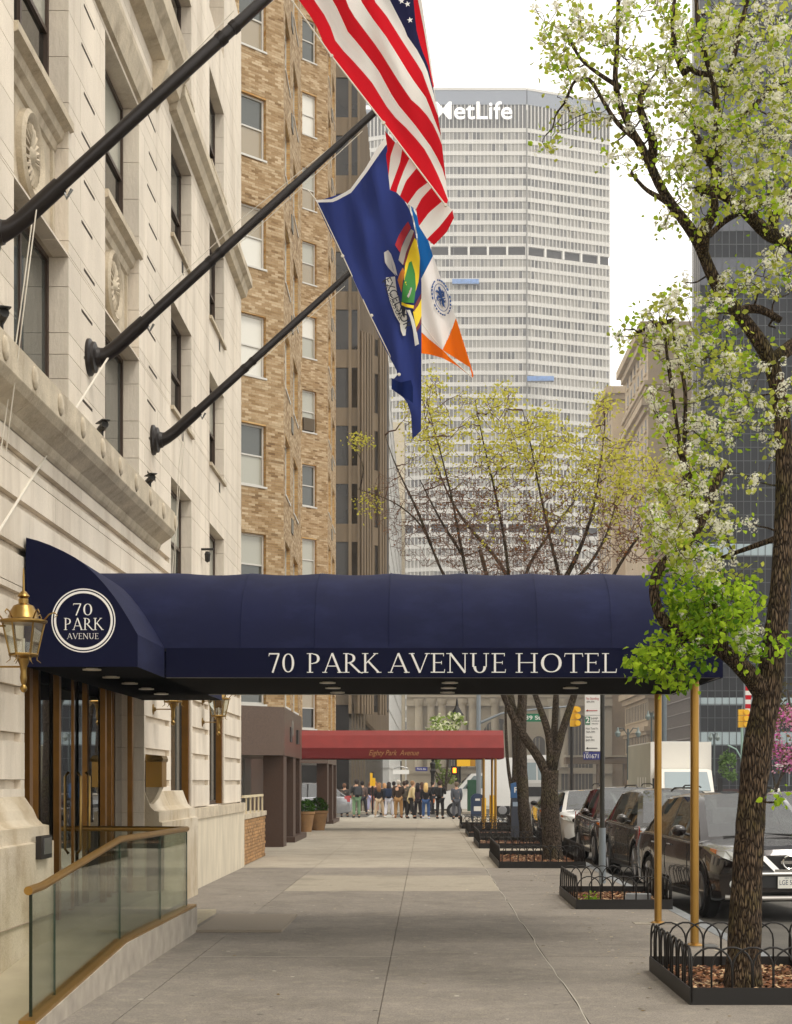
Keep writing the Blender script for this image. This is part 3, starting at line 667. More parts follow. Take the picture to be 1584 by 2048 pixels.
# ------------------------------------------------------------------ flag poles, ropes
def flagpole(Y, zb, L, label, ang=42.3):
    t = thing('flag_pole', label, 'flagpole', (HX, Y, zb), group='flagpoles on the hotel facade')
    d = Vector((math.cos(R(ang)), 0, math.sin(R(ang)))); b = MB()
    b.lathe([(.20,0),(.20,.03),(.17,.05),(.165,.08),(.11,.10),(.10,.14)], (0,0,0), 20, axis='x')
    b.tube([Vector((.10,0,.0)), Vector((.2,0,.035)), Vector((.3,0,.11)), Vector((.3,0,.11))+d*.42], [.10,.078,.076,.074], 14)
    b.build('wall_mount', pole_m, t, smooth=40)
    s = Vector((.3,0,.11))+d*.25
    pts = [s, s+d*(L*.3), s+d*(L*.3+.01), s+d*(L*.62), s+d*(L*.62+.01), s+d*L]
    p = MB(); p.tube(pts, [.058,.055,.051,.047,.043,.037], 14); p.build('pole_shaft', pole_m, t, smooth=40)
    c = MB(); c.tube([s+d*(L*.3-.03), s+d*(L*.3+.03)], .060, 14); c.tube([s+d*(L*.3+.12), s+d*(L*.3+.17)], .057, 14); c.build('collar', pole_m, t, smooth=40)
    c = MB(); c.tube([s+d*.2+Vector((.0,0,-.05)), s+d*.2+Vector((.03,0,-.13)), s+d*.3+Vector((.0,0,-.12))], .014, 6); c.build('cleat', steel, t)
    f = MB(); f.lathe([(.0,0),(.05,.03),(.06,.08),(.04,.13),(0,.15)], s+d*L, 12); f.build('finial', brass, t, smooth=True)
    return t
flagpole(13.3, 6.26, 6.6, 'dark flagpole nearest the camera crossing the top left corner')
flagpole(17.3, 6.28, 3.75, 'middle dark flagpole above the awning, just before the second roundel window')
flagpole(21.35, 6.25, 3.35, 'farthest and shortest looking dark flagpole, mounted at the cornice end')
def rope(label, segs, r=.006):
    m = MB()
    for pts in segs:
        q = resample([P(*p) for p in pts], 7); 
        m.tube([Vector(a) for a in q], r, 5)
    return tag(m.build('flag_halyard', rope_m), label, 'rope', 'halyards of the flagpoles')
rope('pair of white halyards running down from the nearest flagpole', [[(76,395,13.25),(50,600,13.2),(12,905,13.5)],[(70,397,13.86),(44,600,13.7),(2,900,13.5)],[(85,385,13.84),(270,230,13.84),(467,22,13.84)],[(85,392,13.82),(270,215,13.82),(560,-10,13.82)]])
rope('thick white halyard stretched from the middle flagpole down to the left edge', [[(252,660,17.8),(125,860,16.0),(-6,1070,13.6)],[(249,663,17.76),(122,862,16.0),(-10,1072,13.55)]], .008)
rope('thin halyard lines running beneath the middle flagpole', [[(255,652,17.85),(480,440,17.85),(730,240,17.85)],[(255,655,17.82),(500,470,17.82),(725,262,17.82)]], .004)
rope('white halyards hanging under the farthest flagpole', [[(374,845,21.8),(362,950,21.7),(344,1150,21.6)],[(368,845,21.8),(356,950,21.7),(350,1150,21.6)],[(375,838,21.8),(540,690,21.8),(690,555,21.8)],[(380,842,21.78),(545,700,21.78),(690,572,21.78)]], .004)

# ------------------------------------------------------------------ flags
def resampled_sheet(mb, polys, mids, Y, wave, n=26, sub=3):
    rs = [resample(p, n) for p in polys]
    for b in range(len(rs)-1):
        rows = [rs[b]*(1-k/sub)+rs[b+1]*(k/sub) for k in range(sub+1)]
        vs = []
        for r_ in rows:
            for p in r_: vs.append(P(p[0], p[1], Y+wave(p[0], p[1])))
        mb.add(vs, [(k*n+i, k*n+i+1, (k+1)*n+i+1, (k+1)*n+i) for k in range(sub) for i in range(n-1)], mids[b])
fr_ = clothmat('flag_red', 'D2202C', .35); fw_ = clothmat('flag_white', 'F0ECE6', .35); fb_ = clothmat('flag_navy', '2A2C4E', .3)
nb = clothmat('state_flag_blue', '36427E', .30); nb2 = clothmat('state_flag_fold_shade', '1B2858', .2)  # second blue is a darker copy, shade of the folded corner put into it
us = thing('american_flag', 'american flag with red and white stripes hanging diagonally at top centre', 'flag', tuple(P(760, 200, 13.9)))
wv = lambda x, y: .05*math.sin((x*.8-y*.55)/19)+.028*math.sin((x*.9-y*.3)/8.5+1)
B = [[(470,-190),(540,-90),(597.7,0),(630,45),(653,101),(663,116),(700,160),(735,205),(767,245),(800,290),(840,345),(893,412)],
 [(520,-190),(580,-80),(628,0),(656,40),(673,88),(701,116),(742,162),(782,227),(820,263),(853,303),(880,358),(896,400)],
 [(570,-190),(625,-80),(664.6,0),(681,28),(691,58),(721,93),(757,141),(790,202),(830,250),(863,295),(883,331),(892,362)],
 [(610,-190),(660,-80),(692,0),(701,23),(721,50),(757,98),(797,162),(822,199),(848,222),(870,255),(884,290)],
 [(650,-190),(695,-80),(721,0),(742,33),(772,73),(802,121),(822,154),(853,197),(870,242),(882,272)],
 [(690,-190),(725,-80),(747,0),(772,30),(807,86),(843,141),(860,187),(876,232)],
 [(730,-190),(760,-80),(779.5,0),(808,55),(815,73),(835,101),(853,136),(868,190)],
 [(800,-190),(812,-80),(826,-10),(829,20),(833,60),(842,95),(856,130),(866,176)],
 [(815,-190),(825,-80),(834,-10),(840,20),(848,60),(855,100),(862,140),(868,172)],
 [(822,-190),(832,-80),(843,0),(852,60),(860,106),(866,150),(871,199),(883,278),(893,345)]]
m = MB(); resampled_sheet(m, B, [0,1,0,1,0,1,2,0,1], 13.9, wv)
m.build('flag_cloth', [fr_,fw_,fb_], us, smooth=True).matrix_parent_inverse = Matrix.Translation(us.location).inverted()
# turned-up lower part: stripes seen from behind
Bf = [[(770,262),(775,300),(772,310)],[(790,285),(781,312),(777,352)],[(806,290),(800,325),(780,380)],[(822,310),(808,340),(795,375),(793,385)],
 [(840,328),(812,362),(800,392)],[(862,360),(835,380),(815,408)],[(866,372),(843,397),(832,418)],[(885,402),(858,425),(838,452)],[(905,420),(880,452),(854,478)],[(908,436),(893,465),(868,490)]]
wv2 = lambda x, y: .04*math.sin((x+y)/24)
m = MB(); resampled_sheet(m, Bf, [0,1,0,1,0,1,0,1,0], 14.02, wv2, n=12)
pp(m.build('folded_cloth', [fr_,fw_], smooth=True), us)
def star(mb, px, py, r, Y, rot=0, mi=0):
    c = []
    for i in range(10):
        a = math.pi/2+i*math.pi/5+rot; rr = r if i % 2 == 0 else r*.4
        c.append(P(px+rr*math.cos(a), py-rr*math.sin(a), Y))
    mb.add(c, [tuple(range(10))], mi)
m = MB()
for (x, y) in ((815,8),(820,40),(803,2),(795,-40),(812,-45),(800,-80)): star(m, x, y, 6.5, 13.9+wv(x, y)-.035, .15)
pp(m.build('star', white), us)
sn = MB(); 
for (x, y) in ((663,112),(767,246),(891,410)): sn.lathe([(.0,-.012),(.014,-.012),(.017,0),(.014,.012),(0,.012)], P(x, y, 13.84), 12, axis='y')
pp(sn.build('rope_snap', rope_m), us)
tr_ = MB(); tr_.tube([P(555,-40,13.85), P(663,112,13.85), P(767,246,13.85), P(893,413,13.85)], .007, 6); pp(tr_.build('tether_rope', rope_m), us)

ny = thing('state_flag', 'dark blue state flag with coat of arms and EXCELSIOR ribbon hanging below the american flag', 'flag', tuple(P(760, 560, 17.9)))
wn_ = lambda x, y: (.05+.06*max(0,min(1,(x-690)/120)))*math.sin((x*.93+y*.16)/14+.6)+.035*math.sin((x*.8-y*.22)/6.5)
L_ = [[(632,403),(655,455),(684,510),(712,570),(740,632),(766,690),(797,748),(784,762),(783,775),(813,801),(822,829),(825,879)],
      [(700,382),(712,440),(730,510),(755,590),(775,660),(795,720),(812,775),(818,800),(828,850),(829,874)],
      [(740,335),(755,400),(765,470),(785,560),(800,650),(815,730),(825,800),(832,872)],
      [(772,290),(790,360),(800,420),(812,500),(820,600),(828,700),(834,800),(837,866)],
      [(776,292),(800,385),(822,425),(832,470),(843,560),(843,650),(843,760),(842,862)]]
m = MB(); resampled_sheet(m, L_, [0,0,0,0], 17.9, wn_, n=44, sub=9)
pp(m.build('flag_cloth', nb, smooth=True), ny)
hd = MB(); resampled_sheet(hd, [[(630,400),(665,398),(700,379),(730,338),(752,300),(775,268)],[(634,405),(668,404),(703,385),(735,343),(760,306),(776,285)]], [0], 17.76, lambda x,y: 0, n=20, sub=1)
pp(hd.build('heading_band', fw_), ny)
m = MB(); resampled_sheet(m, [[(783,756),(800,765),(822,760),(826,775)],[(783,778),(800,790),(818,800),(826,806)]], [0], 17.80, lambda x,y: .02*math.sin(x/5), n=12, sub=3); pp(m.build('folded_corner', nb2, smooth=True), ny)
m = MB(); m.tube([P(630,396,17.86), P(684,508,17.86), P(740,630,17.85), P(800,752,17.83)], .006, 6); m.tube([P(630,398,17.9), P(620,385,17.9), P(615,380,17.9)], .008, 6)
pp(m.build('tether_rope', rope_m), ny)
m = MB()
for (x, y) in ((685,512),(743,631),(798,749)): m.lathe([(.0,-.012),(.016,-.012),(.02,0),(.016,.012),(0,.012)], P(x, y, 17.8), 12, axis='y')
pp(m.build('rope_snap', rope_m), ny)
def patch(mb, a, b, mi=0, dy=-.03, n=14, sub=3, wave=wn_, Y=17.9): resampled_sheet(mb, [a, b], [mi], Y+dy, wave, n=n, sub=sub)
cols_ = [flat('crest_%s' % k_, v, .8) for k_, v in (('ribbon','DCDAD4'),('yellow','E8C81E'),('green','2E7D32'),('red','B3242E'),('maroon','6B2230'),('orange','C77A2A'),('grey','A9A39C'),('ink','23242E'))]
m = MB()
patch(m, [(772,585-30),(773,572),(779,600),(790,630),(802,650)], [(790,553),(793,580),(800,610),(806,630),(812,645)], 0)
patch(m, [(768,505),(770,525),(776,535)], [(776,500),(781,515),(786,540),(792,552)], 0)
patch(m, [(776,500),(782,520),(788,545)], [(782,508),(790,530),(795,552)], 0, -.032)
patch(m, [(790,490),(797,472),(807,455),(816,443)], [(800,505),(806,485),(814,470),(822,455)], 3, -.031)
patch(m, [(797,520),(803,495),(812,475),(822,458)], [(806,530),(812,505),(820,485),(828,462)], 6, -.033)
patch(m, [(806,530),(812,505),(820,485),(828,462)], [(811,530),(818,510),(824,492),(830,475)], 4, -.034)
patch(m, [(808,560),(810,530),(819,500),(829,476)], [(826,600),(838,560),(840,515),(833,480)], 1, -.036)
patch(m, [(803,605),(806,570),(813,545),(818,525)], [(828,606),(832,575),(830,545),(823,522)], 2, -.040)
patch(m, [(803,604),(812,608),(828,611)], [(803,610),(812,614),(827,617)], 1, -.043)
patch(m, [(795,560),(800,545),(806,535)], [(803,585),(806,560),(810,545)], 5, -.037)
patch(m, [(826,618),(832,605),(843,585)], [(829,624),(836,610),(843,597)], 4, -.036)
patch(m, [(826,624),(836,612),(843,597)], [(832,656),(838,645),(843,632)], 1, -.036)
patch(m, [(832,656),(838,646),(843,632)], [(833,664),(839,655),(843,646)], 4, -.036)
patch(m, [(800,650),(802,662),(806,672)], [(812,618),(814,640),(811,671)], 0, -.034)
patch(m, [(813,620),(820,635),(826,660),(830,692)], [(820,620),(828,640),(834,665),(838,688)], 0, -.035)
patch(m, [(804,612),(803,625),(806,632)], [(810,614),(810,625),(809,636)], 7, -.038)
patch(m, [(822,574),(818,585),(814,592)], [(824,577),(821,588),(817,596)], 6, -.045)
pp(m.build('coat_of_arms', cols_, smooth=True), ny)
def flagtext(body, px, py, Y, size, ang, m_, par, w):
    o = text_mesh('ribbon_text', body, size, m_, par, P(px, py, Y)-Vector(par.location), (R(90), R(ang), 0), width=w); return o
flagtext('EXCELSIOR', 794.5, 606, 17.9+wn_(792,606)-.13, .13, 66, cols_[7], ny, .60)
flagtext('E PLURIBUS UNUM', 787, 607, 17.9+wn_(785,607)-.12, .07, 66, cols_[7], ny, .55)

nc = thing('city_flag', 'blue white and orange city flag with blue round seal partly behind the state flag', 'flag', tuple(P(890, 600, 21.9)))
wc = lambda x, y: .05*math.sin((x*.9-y*.22)/6.5)+.03*math.sin(y/40)
cb_, cw_, co_ = clothmat('city_blue', '1A5A9A', .3), clothmat('city_white', 'EDE8E4', .35), clothmat('city_orange', 'F0741A', .35)
m = MB()
resampled_sheet(m, [[(820,405),(835,470),(838,540),(838,566)],[(822,410),(840,445),(856,480),(866,512)]], [0], 21.9, wc, n=16, sub=6)
resampled_sheet(m, [[(838,566),(838,610),(838,660)],[(866,512),(870,560),(878,600),(885,700)]], [1], 21.9, wc, n=18, sub=8)
resampled_sheet(m, [[(866,512),(870,560),(878,600),(885,700)],[(868,516),(880,552),(898,600),(912,636)]], [1], 21.9, wc, n=18, sub=8)
resampled_sheet(m, [[(838,660),(860,680),(885,700)],[(838,706),(860,709),(885,716)]], [2], 21.9, wc, n=12, sub=4)
resampled_sheet(m, [[(912,636),(900,668),(885,700)],[(912,636),(925,690),(940,735)],[(946,745),(947,752),(945,756)],], [2,2], 21.9, wc, n=14, sub=6)
resampled_sheet(m, [[(885,700),(885,716)],[(915,730),(915,732)],[(945,754),(945,756)]], [2,2], 21.9, wc, n=6, sub=5)
pp(m.build('flag_cloth', [cb_,cw_,co_], smooth=True), nc)
# blue seal on the white band
sl_ = MB(); sc_ = flat('seal_blue', '34548C', .8); C0 = (882.5, 595); 
def sp(t, r): 
    a = 17*r*math.cos(t); b = 36*r*math.sin(t); th = R(-14); x = C0[0]+a*math.cos(th)-b*math.sin(th); y = C0[1]+a*math.sin(th)+b*math.cos(th); return P(x, y, 21.9+wc(x, y)-.035)
for i in range(28):
    if i % 7 != 6: sl_.tube([sp(2*math.pi*(i+.1)/28, 1), sp(2*math.pi*(i+.75)/28, 1)], .011, 4)
sl_.tube([sp(2*math.pi*i/30, .78) for i in range(31)], .005, 4)
for i in range(16):
    t = rnd.uniform(0, 6.28); sl_.tube([sp(t, .1), sp(t+.5, .35), sp(t+.1, rnd.uniform(.5,.7))], [.006,.012,.004], 4)
sl_.tube([sp(-1.5,.6), sp(1.5,.5)], .015, 5); sl_.tube([sp(2.9,.45), sp(.2,.45)], .008, 4)
pp(sl_.build('round_seal', sc_), nc)
m = MB(); m.tube([P(838,640,21.85), P(886,702,21.85), P(945,756,21.85)], .006, 6); pp(m.build('tether_rope', rope_m), nc)

# ------------------------------------------------------------------ lanterns
lg = clearglass('lantern_glass', (.93,.94,.88), .14)
def lantern(Y, label):
    t = thing('wall_lantern', label, 'lantern', (-3.383, Y, 2.45), group='brass lanterns on the hotel wall')
    b = MB(); b.lathe([(.0,-.01),(.022,.0),(.036,.025),(.036,.045),(.02,.07),(.03,.1),(.036,.14),(.03,.2),(.038,.26),(.055,.3),(.06,.33),(.10,.35),(.145,.355),(.15,.37),(.0,.375)], (0,0,0), 16)
    b.build('stem', brass, t, smooth=40)
    n = 6; rb, rt, z0, z1 = .135, .205, .375, .69; fr = MB()
    an = [2*math.pi*i/n+.2 for i in range(n)]
    for a in an: fr.tube([(rb*math.cos(a), rb*math.sin(a), z0), (rt*math.cos(a), rt*math.sin(a), z1)], .009, 6)
    for r_, z in ((rb, z0), (rt, z1)):
        c = [(r_*math.cos(a), r_*math.sin(a), z) for a in an]; fr.tube(c+[c[0]], .011, 6)
    fr.build('cage', brass, t)
    for i in range(n):
        a, c = an[i], an[(i+1) % n]
        MB().add([(rb*.97*math.cos(a), rb*.97*math.sin(a), z0),(rb*.97*math.cos(c), rb*.97*math.sin(c), z0),(rt*.97*math.cos(c), rt*.97*math.sin(c), z1),(rt*.97*math.cos(a), rt*.97*math.sin(a), z1)], [(0,1,2,3)]).build('glass_pane', lg, t)
    rf = MB(); rf.lathe([(.21,.68),(.235,.70),(.235,.715),(.16,.73),(.15,.74),(.135,.80),(.10,.86),(.065,.875),(.05,.885),(.05,.93),(.035,.935),(.062,.955),(.058,.965),(.03,1.0),(.014,1.01),(.012,1.02),(.01,1.15),(.004,1.24),(.0,1.24)], (0,0,0), 18); rf.build('roof', brass, t, smooth=35)
    ca = MB(); ca.tube([(0,0,z0),(0,0,z0+.16)], .014, 8); ca.build('candle', flat('candle_white', 'E6E2D6', .5), t)
    sc = MB()
    for a in an:
        c, s = math.cos(a), math.sin(a)
        sc.tube([(.2*c,.2*s,.72),(.25*c,.25*s,.78),(.3*c,.3*s,.80),(.33*c,.33*s,.77),(.30*c,.30*s,.75)], [.008,.008,.008,.006,.004], 5)
        sc.tube([(.13*c,.13*s,.365),(.13*c,.13*s,.32),(.17*c,.17*s,.29)], [.008,.006,.003], 5)
    sc.build('scroll', brass, t, smooth=True)
    ar = MB(); ar.tube([(0,0,.25),(-.29,0,.25)], .01, 8); ar.tube([(-.18,0,.66),(-.29,0,.66)], .01, 8)
    ar.build('bracket_arm', brass, t)
    for z in (.25, .66):
        w = MB(); w.lathe([(.0,.05),(.03,.045),(.04,.02),(.08,.012),(.09,.0)], (-.318,0,z), 18, axis='x'); fixn(w.build('wall_rose', brass, t, smooth=True))
    t.scale = (.84,.84,.84)
    return t
lantern(13.45, 'large brass lantern on the stone wall at the left edge, nearest the camera')
lantern(21.4, 'brass lantern beyond the awning, hung above the brass call box')
lantern(26.1, 'farthest brass lantern near the end of the hotel facade, beside a tall window')
lantern(29.9, 'small farthest lantern on the last pier of the hotel facade') if False else None
# security cameras
def seccam(loc, rz, label):
    t = thing('security_camera', label, 'camera', loc, rz); MB().tube([(0,0,0),(0,0,.1)], .015, 6).build('bracket', ironm, t)
    b = MB(); b.tube([(0,-.1,.15),(0,.12,.11)], .04, 10); b.box(-.045, .045, -.14, .1, .185, .195); b.build('housing', ironm, t)
seccam((-3.5, 17.3, 5.39), .5, 'black security camera on the cornice below the middle flagpole')
seccam((-3.5, 20.3, 5.39), .5, 'black security camera on the cornice below the farthest flagpole')
seccam((-3.5, 13.2, 5.39), .5, 'black security camera at the left edge, above the cornice')
t = thing('wall_spotlight', 'small dark spotlight fixed between the last two window bays', 'spotlight', (-3.55, 26.0, 5.35)); MB().lathe([(.0,-.1),(.04,-.08),(.05,.04),(.03,.08),(0,.08)], (0,0,0), 10).build('lamp_head', ironm, t); MB().box(-.1, .1, -.03, .03, .1, .13).build('arm', ironm, t)
# ------------------------------------------------------------------ brick apartment building
apt = thing('brick_apartment_building', 'ochre brick apartment house with zigzag bays and brown granite base', 'building', (-4, 41, 0))
def ap(o): return pp(o, apt)
brick_i = bpy.data.materials.new('single_bricks'); brick_i.use_nodes = True
_n = brick_i.node_tree.nodes; _l = brick_i.node_tree.links; _g = _n.new('ShaderNodeNewGeometry'); _r = _n.new('ShaderNodeValToRGB'); _r.color_ramp.interpolation = 'LINEAR'
for _p, _c in ((0,'6E5438'),(.15,'8F7552'),(.5,'A38A68'),(.8,'B29C7C'),(1,'C2AE90')):
    _e = _r.color_ramp.elements.new(_p) if 0 < _p < 1 else _r.color_ramp.elements[0 if _p == 0 else -1]; _e.color = lin(_c)
_z = _n.new('ShaderNodeTexNoise'); _z.inputs['Scale'].default_value = .9; _tc = _n.new('ShaderNodeTexCoord'); _mx = _n.new('ShaderNodeMath'); _mx.operation = 'MULTIPLY_ADD'; _mx.inputs[1].default_value = .4
_l.new(_tc.outputs['Object'], _z.inputs['Vector']); _l.new(_z.outputs['Fac'], _mx.inputs[0]); _m2 = _n.new('ShaderNodeMath'); _m2.operation = 'MULTIPLY_ADD'; _m2.inputs[1].default_value = .9; _m2.inputs[2].default_value = -.14
_l.new(_g.outputs['Random Per Island'], _m2.inputs[0]); _l.new(_m2.outputs[0], _mx.inputs[2]); _l.new(_mx.outputs[0], _r.inputs[0]); _l.new(_r.outputs[0], _n['Principled BSDF'].inputs['Base Color']); _n['Principled BSDF'].inputs['Roughness'].default_value = .88
TOPS = [5.2+2.77*k for k in range(0, 10)]
def facewall(p0, p1, z0, z1, holes, mm, depth=.28, name='brick_wall', real=False):
    """wall from p0 to p1 (plan), holes [(s0,s1,z0,z1)], outward = right hand side; real thickness reveals"""
    p0 = Vector(p0); p1 = Vector(p1); L = (p1-p0).length; d = (p1-p0)/L; nrm = Vector((d.y, -d.x)); inn = -nrm*depth
    ss = sorted({0, L} | {h[0] for h in holes} | {h[1] for h in holes}); zz = sorted({z0, z1} | {h[2] for h in holes} | {h[3] for h in holes})
    mb = MB(); u0 = p0.x+p0.y*1.3
    def pt(s, z, k=0): q = p0+d*s+(inn if k else Vector((0,0))); return (q.x, q.y, z)
    for a, b in zip(ss, ss[1:]):
        for c, e in zip(zz, zz[1:]):
            if e <= z0 or c >= z1: continue
            mid = ((a+b)/2, (c+e)/2)
            if any(h[0] < mid[0] < h[1] and h[2] < mid[1] < h[3] for h in holes): continue
            mb.quad(pt(a,c), pt(b,c), pt(b,e), pt(a,e), 0, [(u0+a,c),(u0+b,c),(u0+b,e),(u0+a,e)])
    for s0, s1, a, b in holes:
        for q, uv in (((pt(s0,a),pt(s0,b),pt(s0,b,1),pt(s0,a,1)),[(0,a),(0,b),(.3,b),(.3,a)]), ((pt(s1,a),pt(s1,a,1),pt(s1,b,1),pt(s1,b)),[(0,a),(.3,a),(.3,b),(0,b)]),
                      ((pt(s0,b),pt(s1,b),pt(s1,b,1),pt(s0,b,1)),[(s0,0),(s1,0),(s1,.3),(s0,.3)]), ((pt(s0,a),pt(s0,a,1),pt(s1,a,1),pt(s1,a)),[(s0,0),(s0,.3),(s1,.3),(s1,0)])):
            mb.quad(*q, 0, uv)
    if real:
        bk = MB(); bw_, bh_ = .215, .0625; nr = int((z1-z0)/bh_); o_ = nrm*.006
        for r_ in range(nr):
            za, zb_ = z0+r_*bh_+.004, z0+(r_+1)*bh_-.004; x = -(r_ % 2)*.1
            while x < L:
                a, b = max(0, x+.004), min(L, x+bw_-.004); x += bw_
                if b-a < .03: continue
                hit = [h for h in holes if h[2] < zb_ and h[3] > za and h[0] < b and h[1] > a]
                for h in hit:
                    if h[0]-a > b-h[1]: b = min(b, h[0])
                    else: a = max(a, h[1])
                if b-a < .03: continue
                q = [p0+d*a, p0+d*b]; w_ = [p+o_*rnd.uniform(.6,1.3) for p in q]
                bk.add([(q[0].x,q[0].y,za),(q[1].x,q[1].y,za),(q[1].x,q[1].y,zb_),(q[0].x,q[0].y,zb_),(w_[0].x,w_[0].y,za),(w_[1].x,w_[1].y,za),(w_[1].x,w_[1].y,zb_),(w_[0].x,w_[0].y,zb_)], [(4,5,6,7),(0,1,5,4),(1,2,6,5),(2,3,7,6),(3,0,4,7)])
        ap(tag(bk.build('brickwork', brick_i), kind='stuff'))
    return mb.build(name, mm), pt, d, nrm
def apt_window(pt, d, nrm, s0, s1, z0, z1, ac=False):
    a = Vector(pt((s0+s1)/2, z0)); w = s1-s0; h = z1-z0
    f = MB(); t = .05; y = -.10  # local: x along wall, y outward negative
    f.box(-w/2, -w/2+t, y-.05, y, 0, h); f.box(w/2-t, w/2, y-.05, y, 0, h); f.box(-w/2+t, w/2-t, y-.05, y, h-t, h); f.box(-w/2-.02, w/2+.02, y-.05, .03, -.05, .0)
    f.box(-w/2+t, w/2-t, y-.05, y, .0, t); f.box(-w/2+t, w/2-t, y-.045, y-.005, h*.5-.02, h*.5+.02)
    o = f.build('window', alum); rz = math.atan2(d.y, d.x)
    # local y axis must point outward = nrm ; local +y after rotation rz is (-d.y,d.x) = -nrm -> flip
    for v in o.data.vertices: v.co.y = -v.co.y
    o.data.flip_normals(); o.location = (a.x-nrm.x*0, a.y-nrm.y*0, z0); o.rotation_euler = (0,0,rz)
    for (b, c, mm, k) in ((h*.5+.02, h-t, rnd.choice((pane_l,pane_w,pane_m,pane_m,pane_t)), .03), (t, h*.5-.02, rnd.choice((pane_m,pane_d,pane_w,pane_l,pane_t)), .04)):
        MB().box(-w/2+t, w/2-t, .10+k, .10+k+.006, b, c).build('pane', mm, o)
    if ac: MB().box(-w/2+.06, w/2-.12, -.02, .2, t, h*.33).build('air_conditioner', concrete, o)
    ap(o)
ZT = 32.5
def bay(C, inner_s, win_s, side_len, side_wins, s_dir=(.0,1)):
    C = Vector(C); dg_ = Vector((.7071,.7071)); p0 = C-dg_*inner_s
    L = inner_s
    holes = [(L-win_s[1], L-win_s[0], t-1.55, t) for t in TOPS]
    o, pt, d, n = facewall(p0, C, 3.6, ZT, holes, brick, real=True); ap(o)
    for i, h in enumerate(holes): apt_window(pt, d, n, *h, ac=(i == 4 and C.y > 50))
    E = C+Vector((-.06, side_len))
    holes = [(a, b, t-1.55-off, t-off) for (a, b, off) in side_wins for t in TOPS]
    o, pt, d, n = facewall(C, E, 3.6, ZT, holes, brick, real=True); ap(o)
    for h in holes: apt_window(pt, d, n, *h)
    vm = flat('vent_grille%d' % int(C.y), '6E6A60', .6); g = MB()
    for t in TOPS:
        y = C.y+ (side_wins[0][1]+side_wins[1][0])/2
        g.box(C.x-.02, C.x+.01, y-.25, y+.25, t-2.25, t-1.85)
    ap(g.build('vent_grille', vm))
    # return wall at far end and granite fascia
    o, *_ = facewall(E, E+Vector((-1.8,0)), 3.6, ZT, [], brick); ap(o)
    fa = MB(); a = .03
    q0 = p0+Vector((a,-a)); q1 = C+Vector((a,-a*2)); q2 = E+Vector((a,a))
    fa.prism([(q0.x,q0.y,2.36),(q1.x,q1.y,2.36),(q2.x,q2.y,2.36),(q2.x-2,q2.y,2.36),(q0.x-.0,q2.y,2.36)], (0,0,1.24)); ap(fixn(fa.build('granite_fascia', gran2)))
    st = MB(); st.box(-6.2, C.x+.05, C.y+3.0, E.y+.9, 0, .15); ap(st.build('granite_step', gran))
    return E
bay((-3.67,41.2), 3.2, (.58,1.45), 6.4, [(.5,2.2,0),(3.4,5.2,.0)])
bay((-3.72,60.4), 3.2, (.55,1.25), 6.6, [(.6,2.4,0),(3.6,5.6,0)])
for (y0, y1) in ((36.2,39.0),(47.6,58.2)):
    o, *_ = facewall((-5.5,y0), (-5.5,y1), 3.6, ZT, [], brick); ap(o)
    ap(MB().box(-7, -5.52, y0-1, y1+1, 0, 3.7).build('base_wall', gran))
gm = MB()
for (x, y, w, d_, z0) in ((-3.67,41.2,.52,.9,0),(-3.70,44.6,.42,.8,.15),(-3.72,47.1,.42,.55,.15),(-3.73,60.4,.4,.9,.15),(-3.73,63.6,.4,.8,.15),(-3.75,66.6,.4,.5,.15)):
    ap(MB().box(x-w, x, y, y+d_, z0, 2.36).build('granite_pillar', gran))
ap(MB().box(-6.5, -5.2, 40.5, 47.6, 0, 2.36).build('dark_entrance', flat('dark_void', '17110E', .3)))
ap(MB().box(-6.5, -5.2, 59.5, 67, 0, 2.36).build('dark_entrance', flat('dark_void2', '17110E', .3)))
for i, y in enumerate((42.3, 43.8, 61.3, 62.6)): ap(MB().box(-5.0, -4.96, y, y+.05, .1, 2.3).build('lobby_mullion', steel))
flat('dark_louvre', '25211C', .5)
for y in (43.0, 45.4): ap(MB().box(-3.70, -3.63, y, y+.55, 2.75, 3.15).build('louvre_vent', MATS['dark_louvre']))
# planters
def planter(x, y, r, label):
    t = thing('terracotta_planter', label, 'planter', (x, y, 0), group='planters by the red canopy')
    p = MB(); p.lathe([(r*.62,0),(r*.66,.05),(r*.95,.58),(r*1.04,.6),(r*1.04,.68),(r*.9,.68),(r*.85,.6),(.0,.6)], (0,0,0), 20); p.build('pot', mat('terracotta%d' % int(y), '8C6A44', .8, var=.2), t, smooth=40)
    lf = MB()
    for i in range(700):
        a = rnd.uniform(0, 6.28); u = rnd.uniform(-.4, 1); rr = r*1.0*rnd.uniform(.7, 1.05)
        q = Vector((rr*math.cos(a)*math.sqrt(max(0,1-u*u)), rr*math.sin(a)*math.sqrt(max(0,1-u*u)), .78+rr*u))
        e1 = Vector((rnd.gauss(0,1),rnd.gauss(0,1),rnd.gauss(0,1))).normalized()*.035; e2 = e1.orthogonal().normalized()*.03
        lf.add([q-e1, q+e2, q+e1, q-e2], [(0,1,2,3)])
    tag(lf.build('foliage', leafmat('boxwood%d' % int(y), '3E5E1C', '17300C', .2), t), kind='stuff')
planter(-4.02, 53.5, .3, 'nearer clay planter with a round green bush beside the brown pillars')
planter(-3.72, 55.2, .34, 'second clay planter with a darker round bush, right of the other')
